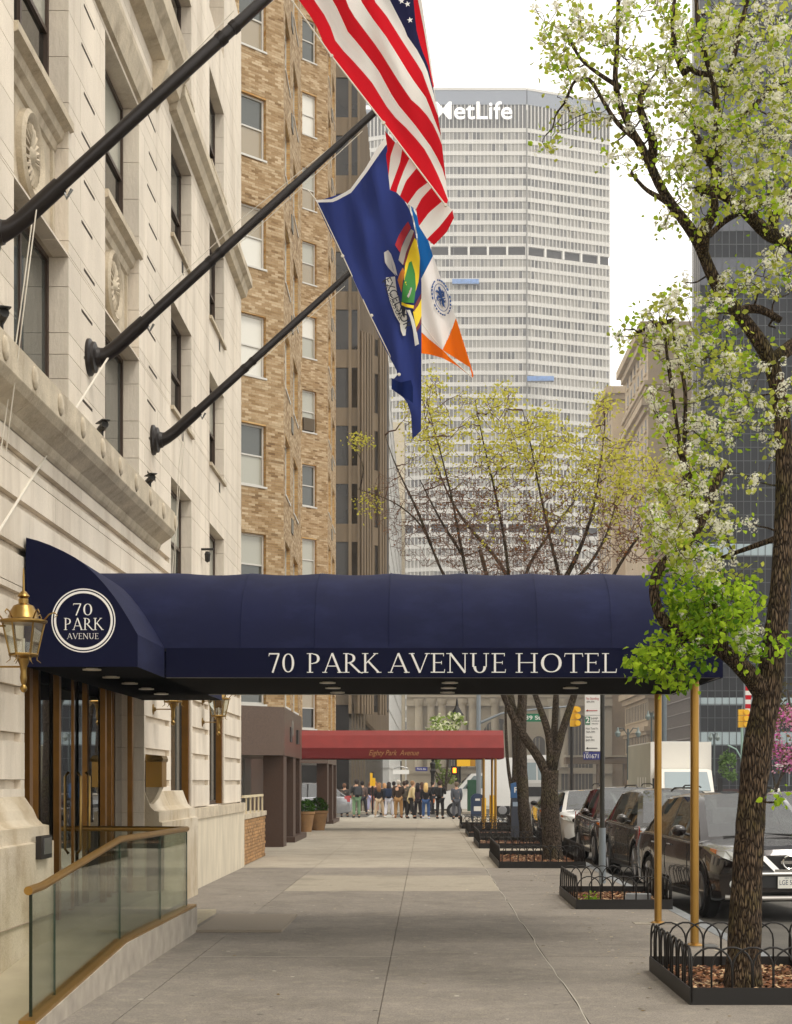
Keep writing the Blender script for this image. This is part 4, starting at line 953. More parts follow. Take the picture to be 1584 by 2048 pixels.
# red canopy
rc = thing('red_canopy', 'red canvas canopy lettered Eighty Park Avenue with brass poles', 'canopy', (0, 55.5, 2.46))
rx0, rx1 = -5.3, 156*54/3200
m = MB(); m.prism([(rx0,54,2.82),(rx0,54.35,3.25),(rx0,54.8,3.43),(rx0,56.2,3.43),(rx0,56.65,3.25),(rx0,57,2.82)], (rx1-rx0,0,0)); pp(fixn(m.build('canopy_top', redc)), rc)
m = MB()
for y in (54.0, 56.98): m.box(rx0, rx1, y, y+.02, 2.46, 2.82)
m.box(rx1-.02, rx1, 54.02, 56.98, 2.46, 2.82); pp(m.build('valance', redd), rc)
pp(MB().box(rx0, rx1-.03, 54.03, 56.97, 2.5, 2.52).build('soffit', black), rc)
for (x, y) in ((2.35,54.1),(2.35,56.9),(1.95,54.1)): pp(MB().tube([(x,y,0),(x,y,2.5)], .045, 10).build('canopy_post', brassp, smooth=40), rc)
t = text_mesh('lettering', 'Eighty Park  Avenue', .26, flat('faded_gold', 'A87A4A', .6), rc, P(787,1506,53.97)-Vector(rc.location), shear=.35, width=100*54/3200)

# ------------------------------------------------------------------ bronze ribbed office building
ob = thing('ribbed_office_building', 'brown concrete office block with vertical ribs and dark windows across the side street', 'building', (-10, 90, 0))
def op_(o): return pp(o, ob)
X3 = -3.77
op_(MB().box(-30, X3-.3, 90.3, 100, 6, 48).build('tower_wall', concrete)); op_(MB().box(-29, X3-.3, 100, 163, 6, 44).build('lower_wall', concrete))
op_(MB().box(-28, X3-.6, 90.6, 162, -.1, 6).build('dark_base', flat('black_granite', '15120F', .25)))
def fy(px): return (px-VX)*90/FPX
sb = MB(); pn = MB(); cm = MB()
z = 1.7+(1562-1385)*90/3200
zr = []; 
for k_ in range(13):
    yp = 851-116.2*(k_-2) if False else None
zs = [1.7+(1562-v)*90/3200 for v in (1113+0,)]  # reference line of one spandrel top
ref = 1.7+(1562-1083)*90/3200
for k_ in range(-3, 10):
    z0 = ref+k_*3.27
    if z0 < 5.5: continue
    sb.box(-12, fy(717), 90.12, 90.3, z0, z0+1.02)
    for (a, b) in ((-12,-6.3),(fy(672)-.6,fy(697)),(fy(703),fy(715))):
        pn.box(a, b, 90.2, 90.28, z0+1.02, z0+3.27, 0)
op_(sb.build('spandrel', conc2)); op_(pn.build('window_glass', mat('smoky_office_glass', '2A241C', .06, var=.5, scale=.6)))
for a, b in ((fy(697),fy(703)),(fy(715),fy(719)),(fy(670)-1,fy(670)-.6)): op_(MB().box(a, b, 90.0, 90.3, 5.5, 48).build('pier', conc2))
rb = MB(); y = 90.3
gp = MB()
while y < 163:
    top = 48 if y < 100 else 44
    rb.box(X3-.3, X3-.0, y, y+.45, 5.5, top); 
    if (int((y-90)/7.3) % 2 == 1):
        for k_ in range(-3, 13):
            z0 = ref+k_*3.27
            if z0 > 5.5 and z0+3 < top: gp.box(X3-.31, X3-.12, y+.45, y+1.2, z0+1.02, z0+3.0)
    y += 1.2
op_(rb.build('vertical_rib', conc2)); op_(gp.build('window_glass', mat('smoky_office_glass_b', '1C1710', .06, var=.4, scale=.6)))
for k_ in range(5): op_(MB().box(fy(704+k_*6)-.05, fy(704+k_*6)+.05, 90.4, 90.6, 0, 6).build('base_column', concrete))
ch = MB(); ch.prism([(X3-.1,90.35,6),(-2.35,92.4,6),(-2.35,100,6),(X3-.4,100,6)], (0,0,21)); op_(fixn(ch.build('chamfer_wall', mat('rib_gap_dark', '2A231B', .8))))
dv = Vector((-2.35-X3, 92.4-90.3)); Lc = dv.length; dn_ = dv.normalized(); nn_ = Vector((dn_.y, -dn_.x))
for i in range(10):
    s0 = Lc*i/10; a = Vector((X3, 90.3))+dn_*s0; b = a+dn_*(Lc/10*.62)
    if i in (5, 6): 
        continue
    op_(fixn(MB().prism([(a.x,a.y,5.5),(b.x,b.y,5.5),(b.x+nn_.x*.18,b.y+nn_.y*.18,5.5),(a.x+nn_.x*.18,a.y+nn_.y*.18,5.5)], (0,0,21.6)).build('vertical_rib', conc2)))
for k_ in range(-2, 6):
    z0 = ref+k_*3.27
    if z0 < 5.5: continue
    a = Vector((X3, 90.3))+dn_*(Lc*.5); b = a+dn_*(Lc*.17)
    op_(fixn(MB().prism([(a.x,a.y,z0),(b.x,b.y,z0),(b.x+nn_.x*.08,b.y+nn_.y*.08,z0),(a.x+nn_.x*.08,a.y+nn_.y*.08,z0)], (0,0,1.02)).build('spandrel', conc2)))
    m0 = (a+b)/2; op_(MB().box(m0.x-.03, m0.x+.03, m0.y-.16, m0.y-.05, z0+1.02, z0+3.27).build('window_bar', conc2))
# netted block
nb_ = thing('netted_building', 'pale building wrapped in scaffold netting behind the ribbed office block', 'building', (-10, 166, 0))
pp(MB().box(-30, -3.85, 164, 250, -.1, 43).build('netting', mat('scaffold_net', 'C9C8C4', .9, var=.12, scale=.25, stretch=(1,1,.3))), nb_)
fr = MB()
for i in range(15): fr.box(-3.84, -3.8, 164+i*6, 164.3+i*6, 0, 43)
for z in range(0, 43, 3): fr.box(-3.84, -3.79, 164, 250, z, z+.12); fr.box(-30, -3.85, 163.9, 163.97, z, z+.12)
pp(fr.build('scaffold', mat('scaffold_grey', 'B4B2AC', .8)), nb_)
pp(MB().box(-30, -3.4, 251, 262, -.1, 58).build('rear_slab', mat('beige_slab', 'B9AE98', .9)), nb_)

# ------------------------------------------------------------------ station facade with arches
stn = thing('station_building', 'low tan stone station facade with columns and barred arched windows behind the red canopy', 'building', (14, 330, 0))
tanst = mat('tan_station_stone', 'A59A86', .9, var=.12, scale=.12)
pp(MB().box(-4, 38.5, 331, 360, -.1, 30).build('stone_wall', tanst), stn)
for (a, b, p) in ((17.2,18.3,.9),(19.0,19.6,.4),(29.5,31,1.4),(3.2,4.4,.6)): pp(MB().box(-4, 38.5, 331-p, 331, a, b).build('cornice', tanst), stn)
dk = mat('station_window_dark', '4A443C', .4, var=.3, scale=.5)
for i, px in enumerate((838, 862, 884, 925, 945, 990, 1016, 1128, 1105)):
    x = (px-VX)*330/FPX; c = MB(); c.lathe([(1.0,3),(.9,3.4),(.85,14.5),(.8,15.8),(1.05,16.2),(1.1,17.2)], (x,330.4,1.5), 14); pp(c.build('column', tanst, smooth=40), stn)
def arch_win(px, w, z0, z1):
    x = (px-VX)*330/FPX; m = MB(); pts = [(x-w/2,330.95,z0),(x+w/2,330.95,z0),(x+w/2,330.95,z1-w/2)]+[(x+w/2*math.cos(a), 330.95, z1-w/2+w/2*math.sin(a)) for a in np.linspace(0, math.pi, 9)]+[(x-w/2,330.95,z1-w/2)]
    m.prism(pts, (0,.06,0)); o = pp(m.build('arched_window', dk), stn)
    b = MB()
    for i in range(1, int(w/.7)): b.box(x-w/2+i*.7-.06, x-w/2+i*.7+.06, 330.85, 330.94, z0, z1-w*.15)
    q = b.build('window_bars', tanst, o)
for px, w, z0, z1 in ((898,4.5,3,14),(1000,7,-1,14.6),(1155,6.5,-1,15.5),(1078,2.6,7,11),(870,1.5,3,12)): arch_win(px, w, z0, z1)
# viaduct
vd = thing('road_viaduct', 'brown steel viaduct crossing low in front of the station', 'bridge', (40, 300, 3))
vm_ = flat('viaduct_brown', '6E5A40', .8)
pp(MB().box(26, 48, 298, 302, 4.9, 6.1).build('deck_beam', vm_), vd); pp(MB().box(26, 48, 297.5, 302, 6.15, 6.5).build('parapet', tanst), vd)
for x in (27, 32, 37, 42): pp(MB().box(x, x+.5, 298.5, 301, -.1, 4.9).build('pier', vm_), vd)

# ------------------------------------------------------------------ tall slab tower with white sign
tw = thing('office_skyscraper', 'huge pale precast office tower with faceted front and white MetLife sign on top', 'building', (17.6, 540, 0))
precast = mat('precast_concrete', 'C6C3BC', .85, var=.05, scale=.05)
tg = [flat('tower_glass_a', '4A4844', .25, spec=.7), flat('tower_glass_b', '8A867E', .3, spec=.6), flat('tower_glass_c', '6E6B65', .3, spec=.6), flat('tower_glass_d', '9B978E', .35), flat('tower_void', '2E2C2A', .8)]
finm = flat('tower_fin_white', 'D6D3CB', .7); bandm = flat('tower_parapet_grey', '7C828C', .5)
rr = random.Random(3)
def facet(a, b, ztop, ncol, zb, name):
    a = Vector(a); b = Vector(b); L = (b-a).length; d = (b-a)/L; n = Vector((d.y,-d.x))
    def q(s, o, z): p = a+d*s+n*o; return (p.x, p.y, z)
    def bx(mb, s0, s1, o0, o1, z0, z1, mi=0):
        mb.add([q(s0,o0,z0),q(s1,o0,z0),q(s1,o1,z0),q(s0,o1,z0),q(s0,o0,z1),q(s1,o0,z1),q(s1,o1,z1),q(s0,o1,z1)], [(0,3,2,1),(4,5,6,7),(0,1,5,4),(1,2,6,5),(2,3,7,6),(3,0,4,7)], mi)
    sp_ = MB(); gl_ = MB(); fn = MB(); bx(gl_, 0, L, -1.2, -1.0, zb, ztop, 2)
    FH = 3.9; band0 = ztop-13.5
    bx(sp_, 0, L, -1, .25, ztop-.8, ztop); 
    pr_ = MB(); bx(pr_, 0, L, -1, .1, ztop-5.6, ztop-.8); pp(fixn(pr_.build('parapet', bandm)), tw)
    z = band0; k_ = 0
    cw = L/ncol
    while z > zb:
        mech = abs(z-(ztop-52.5)) < 2.0 or abs(z-(ztop-52.5-0)) < 2
        mech = k_ in (10, 34)
        bx(sp_, 0, L, -1, 0, z-(1.0 if mech else 1.38), z)
        rowdark = rr.random()
        light = 5 <= 0
        blind = rr.choice((.15,.3,.5,.85,.25,.2)) if k_ > 11 else rr.choice((.1,.2,.6,.15))
        if k_ in (1, 2): blind = .8
        for c in range(ncol):
            if mech: 
                bx(gl_, c*cw, (c+1)*cw, -1, -.9, z-FH, z-1.0, 4)
                continue
            mi = 3 if rr.random() < blind else rr.choice((0,2,2,1))
            bx(gl_, c*cw+.12, (c+1)*cw-.12, -.5, -.42, z-FH, z-1.38, mi)
        z -= FH; k_ += 1
    for c in range(ncol+1):
        bx(fn, c*cw-.11, c*cw+.11, -.4, .3, band0, ztop-5.7); [bx(fn, c*cw-.09, c*cw+.09, -.4, .12, q0, q1) for q0, q1 in ((zb, band0-34*FH-3.9),(band0-34*FH-1, band0-10*FH-3.9),(band0-10*FH-1, band0))]; c % 5 == 0 and [bx(fn, c*cw-.35, c*cw+.35, -.9, .1, band0-kk*FH-3.9, band0-kk*FH-1) for kk in (10, 34)]
    bx(gl_, 0, L, -.6, -.5, band0, ztop-5.6, 0)
    pp(fixn(sp_.build('spandrel_bands', precast)), tw); pp(fixn(fn.build('mullion_fins', finm)), tw); g = pp(fixn(gl_.build('window_glass', tg)), tw); tag(g, kind='stuff')
facet((1.4,540), (33.9,540), 235.6, 25, 20, 'c'); facet((34.2,540.1), (63.2,551), 235.6, 23, 20, 'r'); facet((-29,551), (1.1,540.1), 235.6, 24, 20, 'l')
pp(MB().box(-26, 60, 553, 590, 0, 232).build('core', precast), tw)
pp(MB().box(33.9, 34.2, 539.6, 541, 20, 228).build('corner_groove', flat('groove_dark', '4A4744', .6)), tw)
text_mesh('rooftop_sign', 'MetLife', 8.3, flat('sign_white', 'F4F3F0', .5, emit=.25), tw, P(945.5,223,538.6)-Vector(tw.location), ext=.25, width=156*538.6/3200, bold=.07)
def sideglyph(px, py, w):
    pp(MB().box((px-VX)*545/FPX, (px+w-VX)*545/FPX, 543, 543.6, CH-(py+26-VY)*543/FPX, CH-(py-VY)*543/FPX).build('side_sign', MATS['sign_white']), tw)
pp(MB().box(*[ (v-VX)*543/FPX for v in (728,742)], 542.2, 542.8, CH-(220-VY)*543/FPX, CH-(213-VY)*543/FPX).build('side_sign', MATS['sign_white']), tw)
for (px, py) in ((906,563),(1056,757)):
    t = thing('window_washing_rig', 'blue hanging work platform %s on the pale tower' % ('left of the corner line, high up' if px < 1000 else 'right of the corner line, lower down'), 'platform', tuple(P(px+25, py, 539)), group='work platforms on the tower')
    MB().box(-4.5, 4.5, -.6, 0, -.9, .7).build('platform_basket', mat('rig_blue%d' % px, '6F8FBF', .7, var=.3, scale=1), t); MB().box(-4.4, 4.4, -.55, -.05, -1.2, -.9).build('platform_floor', flat('rig_dark%d' % px, '4A4A4C', .7), t)
    MB().tube([(-4,-.3,.5),(-4,-.3,20)], .05, 4).build('cable', steel, t)

# ------------------------------------------------------------------ tan masonry blocks on the far side of the avenue
tanb = mat('tan_masonry', 'AE9A7E', .9, var=.16, scale=.3)
def masonry(name, label, x0, y0, x1, y1, h, rows, base, cornices, wc, wr):
    t = thing(name, label, 'building', (x0, y0, 0)); pp(MB().box(x0, x1, y0, y1, -.1, h).build('masonry_wall', tanb), t)
    for (z, hh, p) in cornices: pp(fixn(MB().box(x0-p, x1, y0-p, y1+p, z, z+hh).build('cornice', tanb)), t)
    for (z, hh, p) in cornices: pp(fixn(MB().box(x0-p*.5, x1, y0-p*.5, y1+p*.5, z-hh*.8, z).build('cornice_bed', tanb)), t)
    return t
t5 = masonry('corner_hotel_block', 'tall tan masonry block with heavy cornices, nearer of the two beyond the white blossoms', 39, 281, 100, 313, 82, 0, 0, [(80.5,1.5,1.6),(71.2,.7,.8),(67.5,1.2,1.3),(17.2,1.2,1.2),(10.5,.8,.8)], 0, 0)
t6 = masonry('stepped_tan_block', 'farther narrow tan masonry block stepping down beside the pale tower', 39, 335, 100, 362, 84, 0, 0, [(82.6,1.4,1.6),(70,.8,.9),(42,1.4,1.2)], 0, 0)
pp(MB().box(44, 90, 338, 360, 84, 90).build('penthouse', tanb), t6)
wd = flat('masonry_window', '2B2A28', .2, spec=.7); blm = flat('masonry_blind', '8E9490', .3); ws = flat('masonry_sill', 'B8A586', .9)
def winrow(t, xx, yy, n, sp, z, w, h, axis):
    for i in range(n):
        if axis == 'y': o = MB().box(xx-.02, xx+.02, yy+i*sp, yy+i*sp+w, z, z+h); s = MB().box(xx-.25, xx+.0, yy+i*sp-.1, yy+i*sp+w+.1, z-.3, z)
        else: o = MB().box(xx+i*sp, xx+i*sp+w, yy-.02, yy+.02, z, z+h); s = MB().box(xx+i*sp-.1, xx+i*sp+w+.1, yy-.3, yy, z-.3, z)
        q = pp(o.build('window', wd), t); s_ = s.build('sill', ws, q)
for k_ in range(18):
    z = 19.5+k_*3.4
    if 65.4 < z < 68 or 69.5 < z < 71.5: continue
    if z > 44: winrow(t5, 39, 283, 6, 5.0, z, 1.9, 2.1, 'y'); winrow(t5, 45, 281, 6, 4.2 if k_ % 2 else 4.2, z, 2.2, 2.1, 'x')
for z in (7.0, 12.7, 20, 24): winrow(t5, 39, 281.8, 14, 2.2, z, 1.1, 2.9, 'y'); winrow(t5, 42, 281, 5, 4, z, 2.2, 2.6, 'x')
for k_ in range(10):
    z = 47+k_*3.5
    if 69 < z < 71: continue
    winrow(t6, 39, 338, 5, 4.6, z, 1.9, 2.1, 'y'); winrow(t6, 42.5, 335, 3, 4, z, 1.8, 2.1, 'x')
# dark glass tower
dt = thing('dark_glass_tower', 'dark curtain wall tower with thin mullions behind the flowering tree', 'building', (39, 234, 0))
dgl = mat('dark_curtain_glass', '06080D', .3, col2='10141A', scale=.08, spec=.06)
pp(fixn(MB().prism([(39.2,234.2,0),(90,234.2,0),(90,270,0),(60,270,0)], (0,0,150)).build('glass_skin', dgl)), dt)
mm_ = MB(); hh_ = MB()
for i in range(34): mm_.box(39.1+i*1.05, 39.17+i*1.05, 234.02, 234.2, 0, 150)
for i in range(76): hh_.box(39.2, 76, 234.08, 234.2, 1+i*1.98, 1.1+i*1.98)
pp(mm_.build('mullion', flat('mullion_grey', '383D40', .5)), dt); pp(hh_.build('transom', MATS['mullion_grey']), dt)
lb = flat('spandrel_pale', '8FA0A4', .25, spec=.8); l2 = mat('grey_spandrel', '43464F', .3, var=.12, scale=.4)
for z0, z1 in ((6.9,8.85),(12.8,13.9),(34.6,36.4)): pp(MB().box(39.2, 76, 234.12, 234.19, z0, z1).build('pale_spandrel', lb), dt)
for k_ in range(9):
    z0 = 74.3+k_*7.9
    pp(MB().box(39.2, 76, 234.12, 234.19, z0, z0+3.9).build('grey_spandrel', l2), dt)
rbm = mat('tower_rib', '8A8680', .6); rbx = MB()
for i in range(5): rbx.box(38.9+i*.24, 39.0+i*.24, 233.8, 234.2, 0, 150)
pp(rbx.build('corner_rib', rbm), dt)
pod = thing('bronze_glass_podium', 'low bronze glass wing with a fine grid receding behind the street lamps', 'building', (39, 236, 0))
pp(MB().box(39.2, 60, 236, 262, -.1, 24).build('glass_skin', mat('bronze_curtain', '3A302A', .12, var=.2, scale=.4)), pod)
g = MB()
for i in range(26): g.box(39.1, 39.2, 236+i, 236.1+i, 0, 24)
for i in range(12): g.box(39.05, 39.2, 236, 262, i*2, i*2+.14)
pp(g.build('mullion_grid', flat('podium_grid', '8A8078', .6)), pod)
# ------------------------------------------------------------------ trees
def leafcloud(mb, c, n, spread, size, rg, mi=0, droop=.3):
    c = np.array(c)
    for _ in range(n):
        q = Vector(c)+Vector((rg.gauss(0,spread), rg.gauss(0,spread), rg.gauss(0,spread)))
        a = Vector((rg.gauss(0,1), rg.gauss(0,1), rg.gauss(-droop,.7))).normalized(); s = size*rg.uniform(.6,1.25)
        b = a.orthogonal().normalized(); b.rotate(Matrix.Rotation(rg.uniform(0,6.28), 3, a)); up = a.cross(b)*s*.12
        mb.add([q, q+a*s*.35+b*s*.36+up, q+a*s*.75+b*s*.24+up*.6, q+a*s, q+a*s*.75-b*s*.24+up*.6, q+a*s*.35-b*s*.36+up], [(0,1,2,3),(0,3,4,5)], mi)
def blossom(mb, c, n, spread, size, rg):
    for _ in range(n):
        d = Vector((rg.gauss(0,1), rg.gauss(0,1), rg.gauss(.3,1))).normalized(); q = Vector(c)+d*spread*rg.uniform(.5,1)
        u = d.orthogonal().normalized(); u.rotate(Matrix.Rotation(rg.uniform(0,6.28), 3, d)); w = d.cross(u); s = size*rg.uniform(.8,1.15)
        pts = [q]+[q+(u*math.cos(k*math.pi/2.5)+w*math.sin(k*math.pi/2.5))*s+d*s*.25 for k in range(5)]
        pts2 = [q+(u*math.cos((k+.5)*math.pi/2.5)+w*math.sin((k+.5)*math.pi/2.5))*s*.45 for k in range(5)]
        mb.add(pts+pts2, [(0, 6+(k-1) % 5, 1+k, 6+k) for k in range(5)])
def limbs_from(skel, Y, dyf, rg):
    out = []
    for L in skel:
        pts = []
        for i, p in enumerate(L):
            dy = dyf(p[0], p[1]) if len(p) < 4 else p[3]
            q = P(p[0], p[1], Y+dy); pts.append((q.x, q.y, q.z, p[2]*(Y+dy)/FPX))
        n = max(4, int(len(pts)*3)); arr = np.array(pts)
        # smooth via catmull-like resample
        rs = resample([tuple(a) for a in arr], n)
        for _ in range(2): rs[1:-1] = rs[1:-1]*.5+(rs[:-2]+rs[2:])*.25
        out.append(rs)
    return out
def grow(limbs, targets, rg, r0=.006, r1=.0022, maxlen=1.0, sides=4, bend=.12):
    nodes = np.concatenate([l[:, :3] for l in limbs]); m = MB()
    T = np.array(targets); d = np.array([np.min(np.linalg.norm(nodes-t, axis=1)) for t in T]); order = np.argsort(d)
    nodes = list(nodes)
    arr = np.zeros((len(nodes)+len(T)*5, 3)); arr[:len(nodes)] = nodes; cnt = len(nodes); rad = np.full(len(arr), r0*1.6)
    for i in order:
        t = T[i]; dd = np.linalg.norm(arr[:cnt]-t, axis=1)+ .25*np.maximum(0, arr[:cnt, 2]-t[2]); k = int(np.argmin(dd)); a = arr[k].copy(); L = np.linalg.norm(t-a)
        if L < .02: continue
        mid = (a+t)/2+np.array([rg.gauss(0,bend*L), rg.gauss(0,bend*L), rg.gauss(-.03*L,bend*L)])
        q1 = (a+mid)/2+np.array([rg.gauss(0,bend*L*.4) for _ in range(3)]); q2 = (mid+t)/2+np.array([rg.gauss(0,bend*L*.4) for _ in range(3)])
        ra = min(r0*(.6+L*1.2), rad[k]*.85) if rad[k] else r0; ra = max(ra, r1*1.2)
        m.tube([a, q1, mid, q2, t], [ra, ra*.9, ra*.75, (ra+r1)/2, r1], sides, caps=False)
        for j, q in enumerate((q1, mid, q2, t)): arr[cnt] = q; rad[cnt] = ra*(.9-.15*j); cnt += 1
    return m
def barktube(m, rs, n=12, rough=.05, rg=rnd):
    vs_ = len(m.v); m.tube([p[:3] for p in rs], [p[3]*(1+rg.uniform(-rough,rough)) for p in rs], n)
rg = random.Random(21)
pear = thing('pear_tree', 'leaning white blossoming pear tree with pale green leaves in the nearest fenced pit', 'tree', tuple(P(1487,1990,12.9)))
SK = [
 [(1484,2005,48,0),(1485,1985,39,0),(1488,1900,33,0),(1494,1750,31,0),(1504,1600,28,0),(1516,1480,29,0),(1537,1385,28,0),(1548,1290,24,0),(1560,1200,21,0),(1566,1100,20,.05),(1569,1000,18,.1),(1569,900,17,.12),(1561,800,16,.15),(1543,720,16,.15),(1505,660,14,.12),(1462,610,13,.1),(1425,560,12.5,.05),(1405,500,12,0),(1385,460,11,0),(1350,420,10,-.05),(1325,385,9.5,-.1),(1300,330,9,-.1),(1285,290,8,-.1),(1258,260,7,-.1),(1240,210,6.5,-.1),(1226,165,5.5,-.1),(1235,100,4.5,-.1),(1236,0,3.5,0),(1240,-90,3,0)],
 [(1545,722,15,.15),(1584,690,14,.3),(1660,650,12,.5),(1760,520,9,.6)],
 [(1700,600,17,.5),(1640,530,16,.4),(1584,488,15,.3),(1530,466,14,.2),(1500,430,12.5,.1),(1460,395,11,.1),(1420,378,10,.1),(1392,376,8,.1)],
 [(1548,475,11,.2),(1545,430,10,.25),(1570,400,11,.3),(1610,370,8,.4)],
 [(1405,500,13,0),(1408,462,12,-.1),(1425,430,11,-.15),(1432,408,8,-.2),(1424,380,5,-.2)],
 [(1420,470,6,.1),(1450,440,6,.2),(1490,420,6,.2)],
 [(1432,382,12,.1),(1434,300,10,.1),(1437,230,8,0),(1425,150,6,0),(1398,80,5,0),(1392,-10,4,0)],
 [(1450,390,8,.1),(1425,330,8,.2),(1395,280,7,.3),(1380,230,5,.4)],
 [(1300,332,11,-.1),(1310,285,10,-.2),(1287,240,8,-.3),(1275,200,6,-.3),(1300,160,4,-.3)],
 [(1286,290,6,-.1),(1262,272,5,-.1),(1232,245,5,-.1),(1205,200,4,-.1),(1180,155,4,-.1),(1150,155,3,0),(1130,205,3,0)],
 [(1240,175,5,-.1),(1200,150,4,0),(1160,120,3,.1),(1130,60,3,.1)],
 [(1434,280,7,.1),(1480,240,6,.2),(1530,190,5,.3),(1550,165,4,.3),(1600,160,3,.3)],
 [(1460,150,5,.2),(1480,60,5,.2),(1500,-20,4,.2)],
 [(1372,148,9,.0),(1350,110,6,0),(1345,50,5,0),(1350,-20,4,0)],
 [(1425,150,6,0),(1385,145,6,0),(1372,120,6,0),(1340,90,5,0)],
 [(1533,1392,24,0),(1500,1350,19,-.1),(1450,1303,16,-.25),(1400,1277,14,-.3),(1345,1262,13,-.35),(1318,1232,12,-.35),(1306,1185,11,-.3),(1311,1142,10,-.25),(1340,1112,8,-.2),(1375,1090,9,-.1),(1402,1050,9,-.1),(1420,1000,10,-.05),(1432,960,9,0),(1455,930,6,0)],
 [(1402,1050,7,-.1),(1378,985,6,-.1),(1366,930,5,-.1),(1370,850,4,-.1),(1372,770,4,-.1),(1350,700,3,-.1),(1345,640,2.5,-.1)],
 [(1382,955,5,-.1),(1355,900,4,0),(1330,850,3,0)],
 [(1600,1060,8,.3),(1500,1095,5,.4),(1430,1120,3,.5)],
 [(1500,655,9,.1),(1470,620,8,.3),(1520,615,9,.4),(1560,640,7,.5)],
 [(1345,1262,8,-.35),(1370,1300,7,-.5),(1350,1330,5,-.55),(1310,1340,3,-.6)],
 [(1450,1300,9,-.25),(1440,1240,7,-.4),(1420,1190,5,-.5),(1450,1160,4,-.5)],
 [(1350,420,8,-.05),(1330,400,6,-.2),(1290,380,4,-.3),(1262,345,3,-.3)],
 [(1350,640,5,-.1),(1310,650,4,-.2),(1275,665,3,-.2)],[(1366,930,4,-.1),(1330,690,3,-.1),(1330,650,2,0)]]
lm = limbs_from(SK, 12.9, lambda x, y: 0, rg)
m = MB()
for i, l in enumerate(lm): barktube(m, l, 14 if i == 0 else 8, .04, rg)
# root flare
pp(m.build('trunk', bark, smooth=True), pear)
EL = [(1130,40,70,60,26,.7),(1110,110,45,35,10,.7),(1190,100,75,80,40,.6),(1150,180,50,40,10,.6),(1290,70,100,90,75,.5),(1400,60,80,80,70,.5),(1490,60,80,80,80,.45),(1560,90,50,110,55,.45),
 (1310,200,100,70,75,.5),(1420,200,80,70,75,.45),(1500,230,80,80,80,.45),(1570,260,50,90,45,.4),(1180,235,55,14,12,.3),(1095,290,22,26,7,.95),(1250,315,35,35,12,.7),(1440,310,90,60,75,.5),(1540,350,70,60,60,.5),(1330,320,50,40,22,.6),
 (1390,375,50,30,20,.6),(1480,410,80,30,30,.5),(1560,430,40,40,16,.5),(1400,440,25,25,5,.6),(1340,440,30,16,8,.5),(1355,600,45,40,14,.5),(1500,560,70,40,32,.5),(1560,545,40,40,16,.5),(1450,600,40,25,10,.5),
 (1265,660,35,35,16,.7),(1330,640,50,40,34,.5),(1360,700,60,50,44,.4),(1440,660,50,40,24,.5),(1500,720,50,30,14,.5),(1430,740,60,40,36,.5),(1350,790,60,30,22,.5),(1480,800,60,40,30,.5),(1430,860,60,40,36,.45),(1520,850,40,40,18,.5),(1330,850,50,50,24,.4),(1390,920,60,40,34,.4),(1570,790,20,60,8,.5),
 (1350,1000,60,50,62,.4),(1420,990,50,40,24,.5),(1340,1070,50,40,58,.4),(1400,1080,60,40,38,.35),(1470,1040,50,30,12,.4),(1390,1130,60,30,34,.5),(1560,900,25,40,6,.5),(1500,960,25,20,5,.3),(1480,1150,30,30,8,.7)]
GL_ = [(1370,1190,45,35,36,.97),(1440,1225,70,45,80,.93),(1365,1240,45,30,34,.96),(1490,1200,40,40,20,.95),(1330,1305,50,26,46,1),(1400,1290,55,30,46,.98),(1345,1150,40,25,16,.9),(1300,1335,35,18,30,1),(1350,1350,35,18,26,1),(1500,1280,25,45,26,.55),(1440,1180,50,25,20,.8),(1375,1100,40,20,14,.8),(1565,1290,12,14,5,1),(1560,1590,14,6,3,1)]
tg_ = []; kinds = []
for ei, (cx, cy, rx, ry, n, lf) in enumerate(EL+GL_):
    for _ in range(int(n*.6)+1 if ei < len(EL) else n):
        while True:
            a, b = rg.uniform(-1,1), rg.uniform(-1,1)
            if a*a+b*b <= 1: break
        dy = rg.uniform(-.9,.9) if ei < len(EL) else rg.uniform(-.55,.25)-.15
        q = P(cx+a*rx, cy+b*ry, 12.9+dy); tg_.append((q.x, q.y, q.z)); kinds.append((lf, ei >= len(EL)))
for _ in range(260):     # crown that carries on above and right of the frame
    q = Vector((rg.uniform(1.4,5.6), 12.9+rg.uniform(-1.6,1.6), rg.uniform(7.6,10.2))); tg_.append(tuple(q)); kinds.append((.5, False))
for _ in range(160):
    q = Vector((rg.uniform(3.0,5.4), 12.9+rg.uniform(-1.6,1.6), rg.uniform(4.4,8))); tg_.append(tuple(q)); kinds.append((.5, False))
tm = grow(lm, tg_, rg, r0=.011, r1=.003, bend=.10)
pp(tag(tm.build('twigs', bark), kind='stuff'), pear)
lv = MB(); bl = MB()
for t, (lf, low) in zip(tg_, kinds):
    if low: leafcloud(lv, t, rg.randint(5, 9), .05, .058, rg, rg.choice((0,0,2)), .6)
    else:
        if rg.random() < lf+.4: leafcloud(lv, t, rg.randint(6, 12), .06, .05, rg, 1 if rg.random() < .75 else 0, .2)
    if rg.random() > lf or (not low and rg.random() < .12):
        blossom(bl, t, rg.randint(26, 40), .05, .0135, rg)
        if rg.random() < .5: blossom(bl, Vector(t)+Vector((rg.gauss(0,.06), rg.gauss(0,.06), rg.gauss(0,.05))), 14, .04, .013, rg)
pp(tag(lv.build('leaves', [leafmat('pear_leaf_bright', 'B8D23C', '7FA028', .5), leafmat('pear_leaf', 'CDD05E', '869438', .6), leafmat('pear_leaf_deep', '7FA028', '48701A', .45)]), kind='stuff'), pear)
pp(tag(bl.build('blossoms', leafmat('pear_blossom', 'F6F3E6', 'E4E2CC', .4)), kind='stuff'), pear)

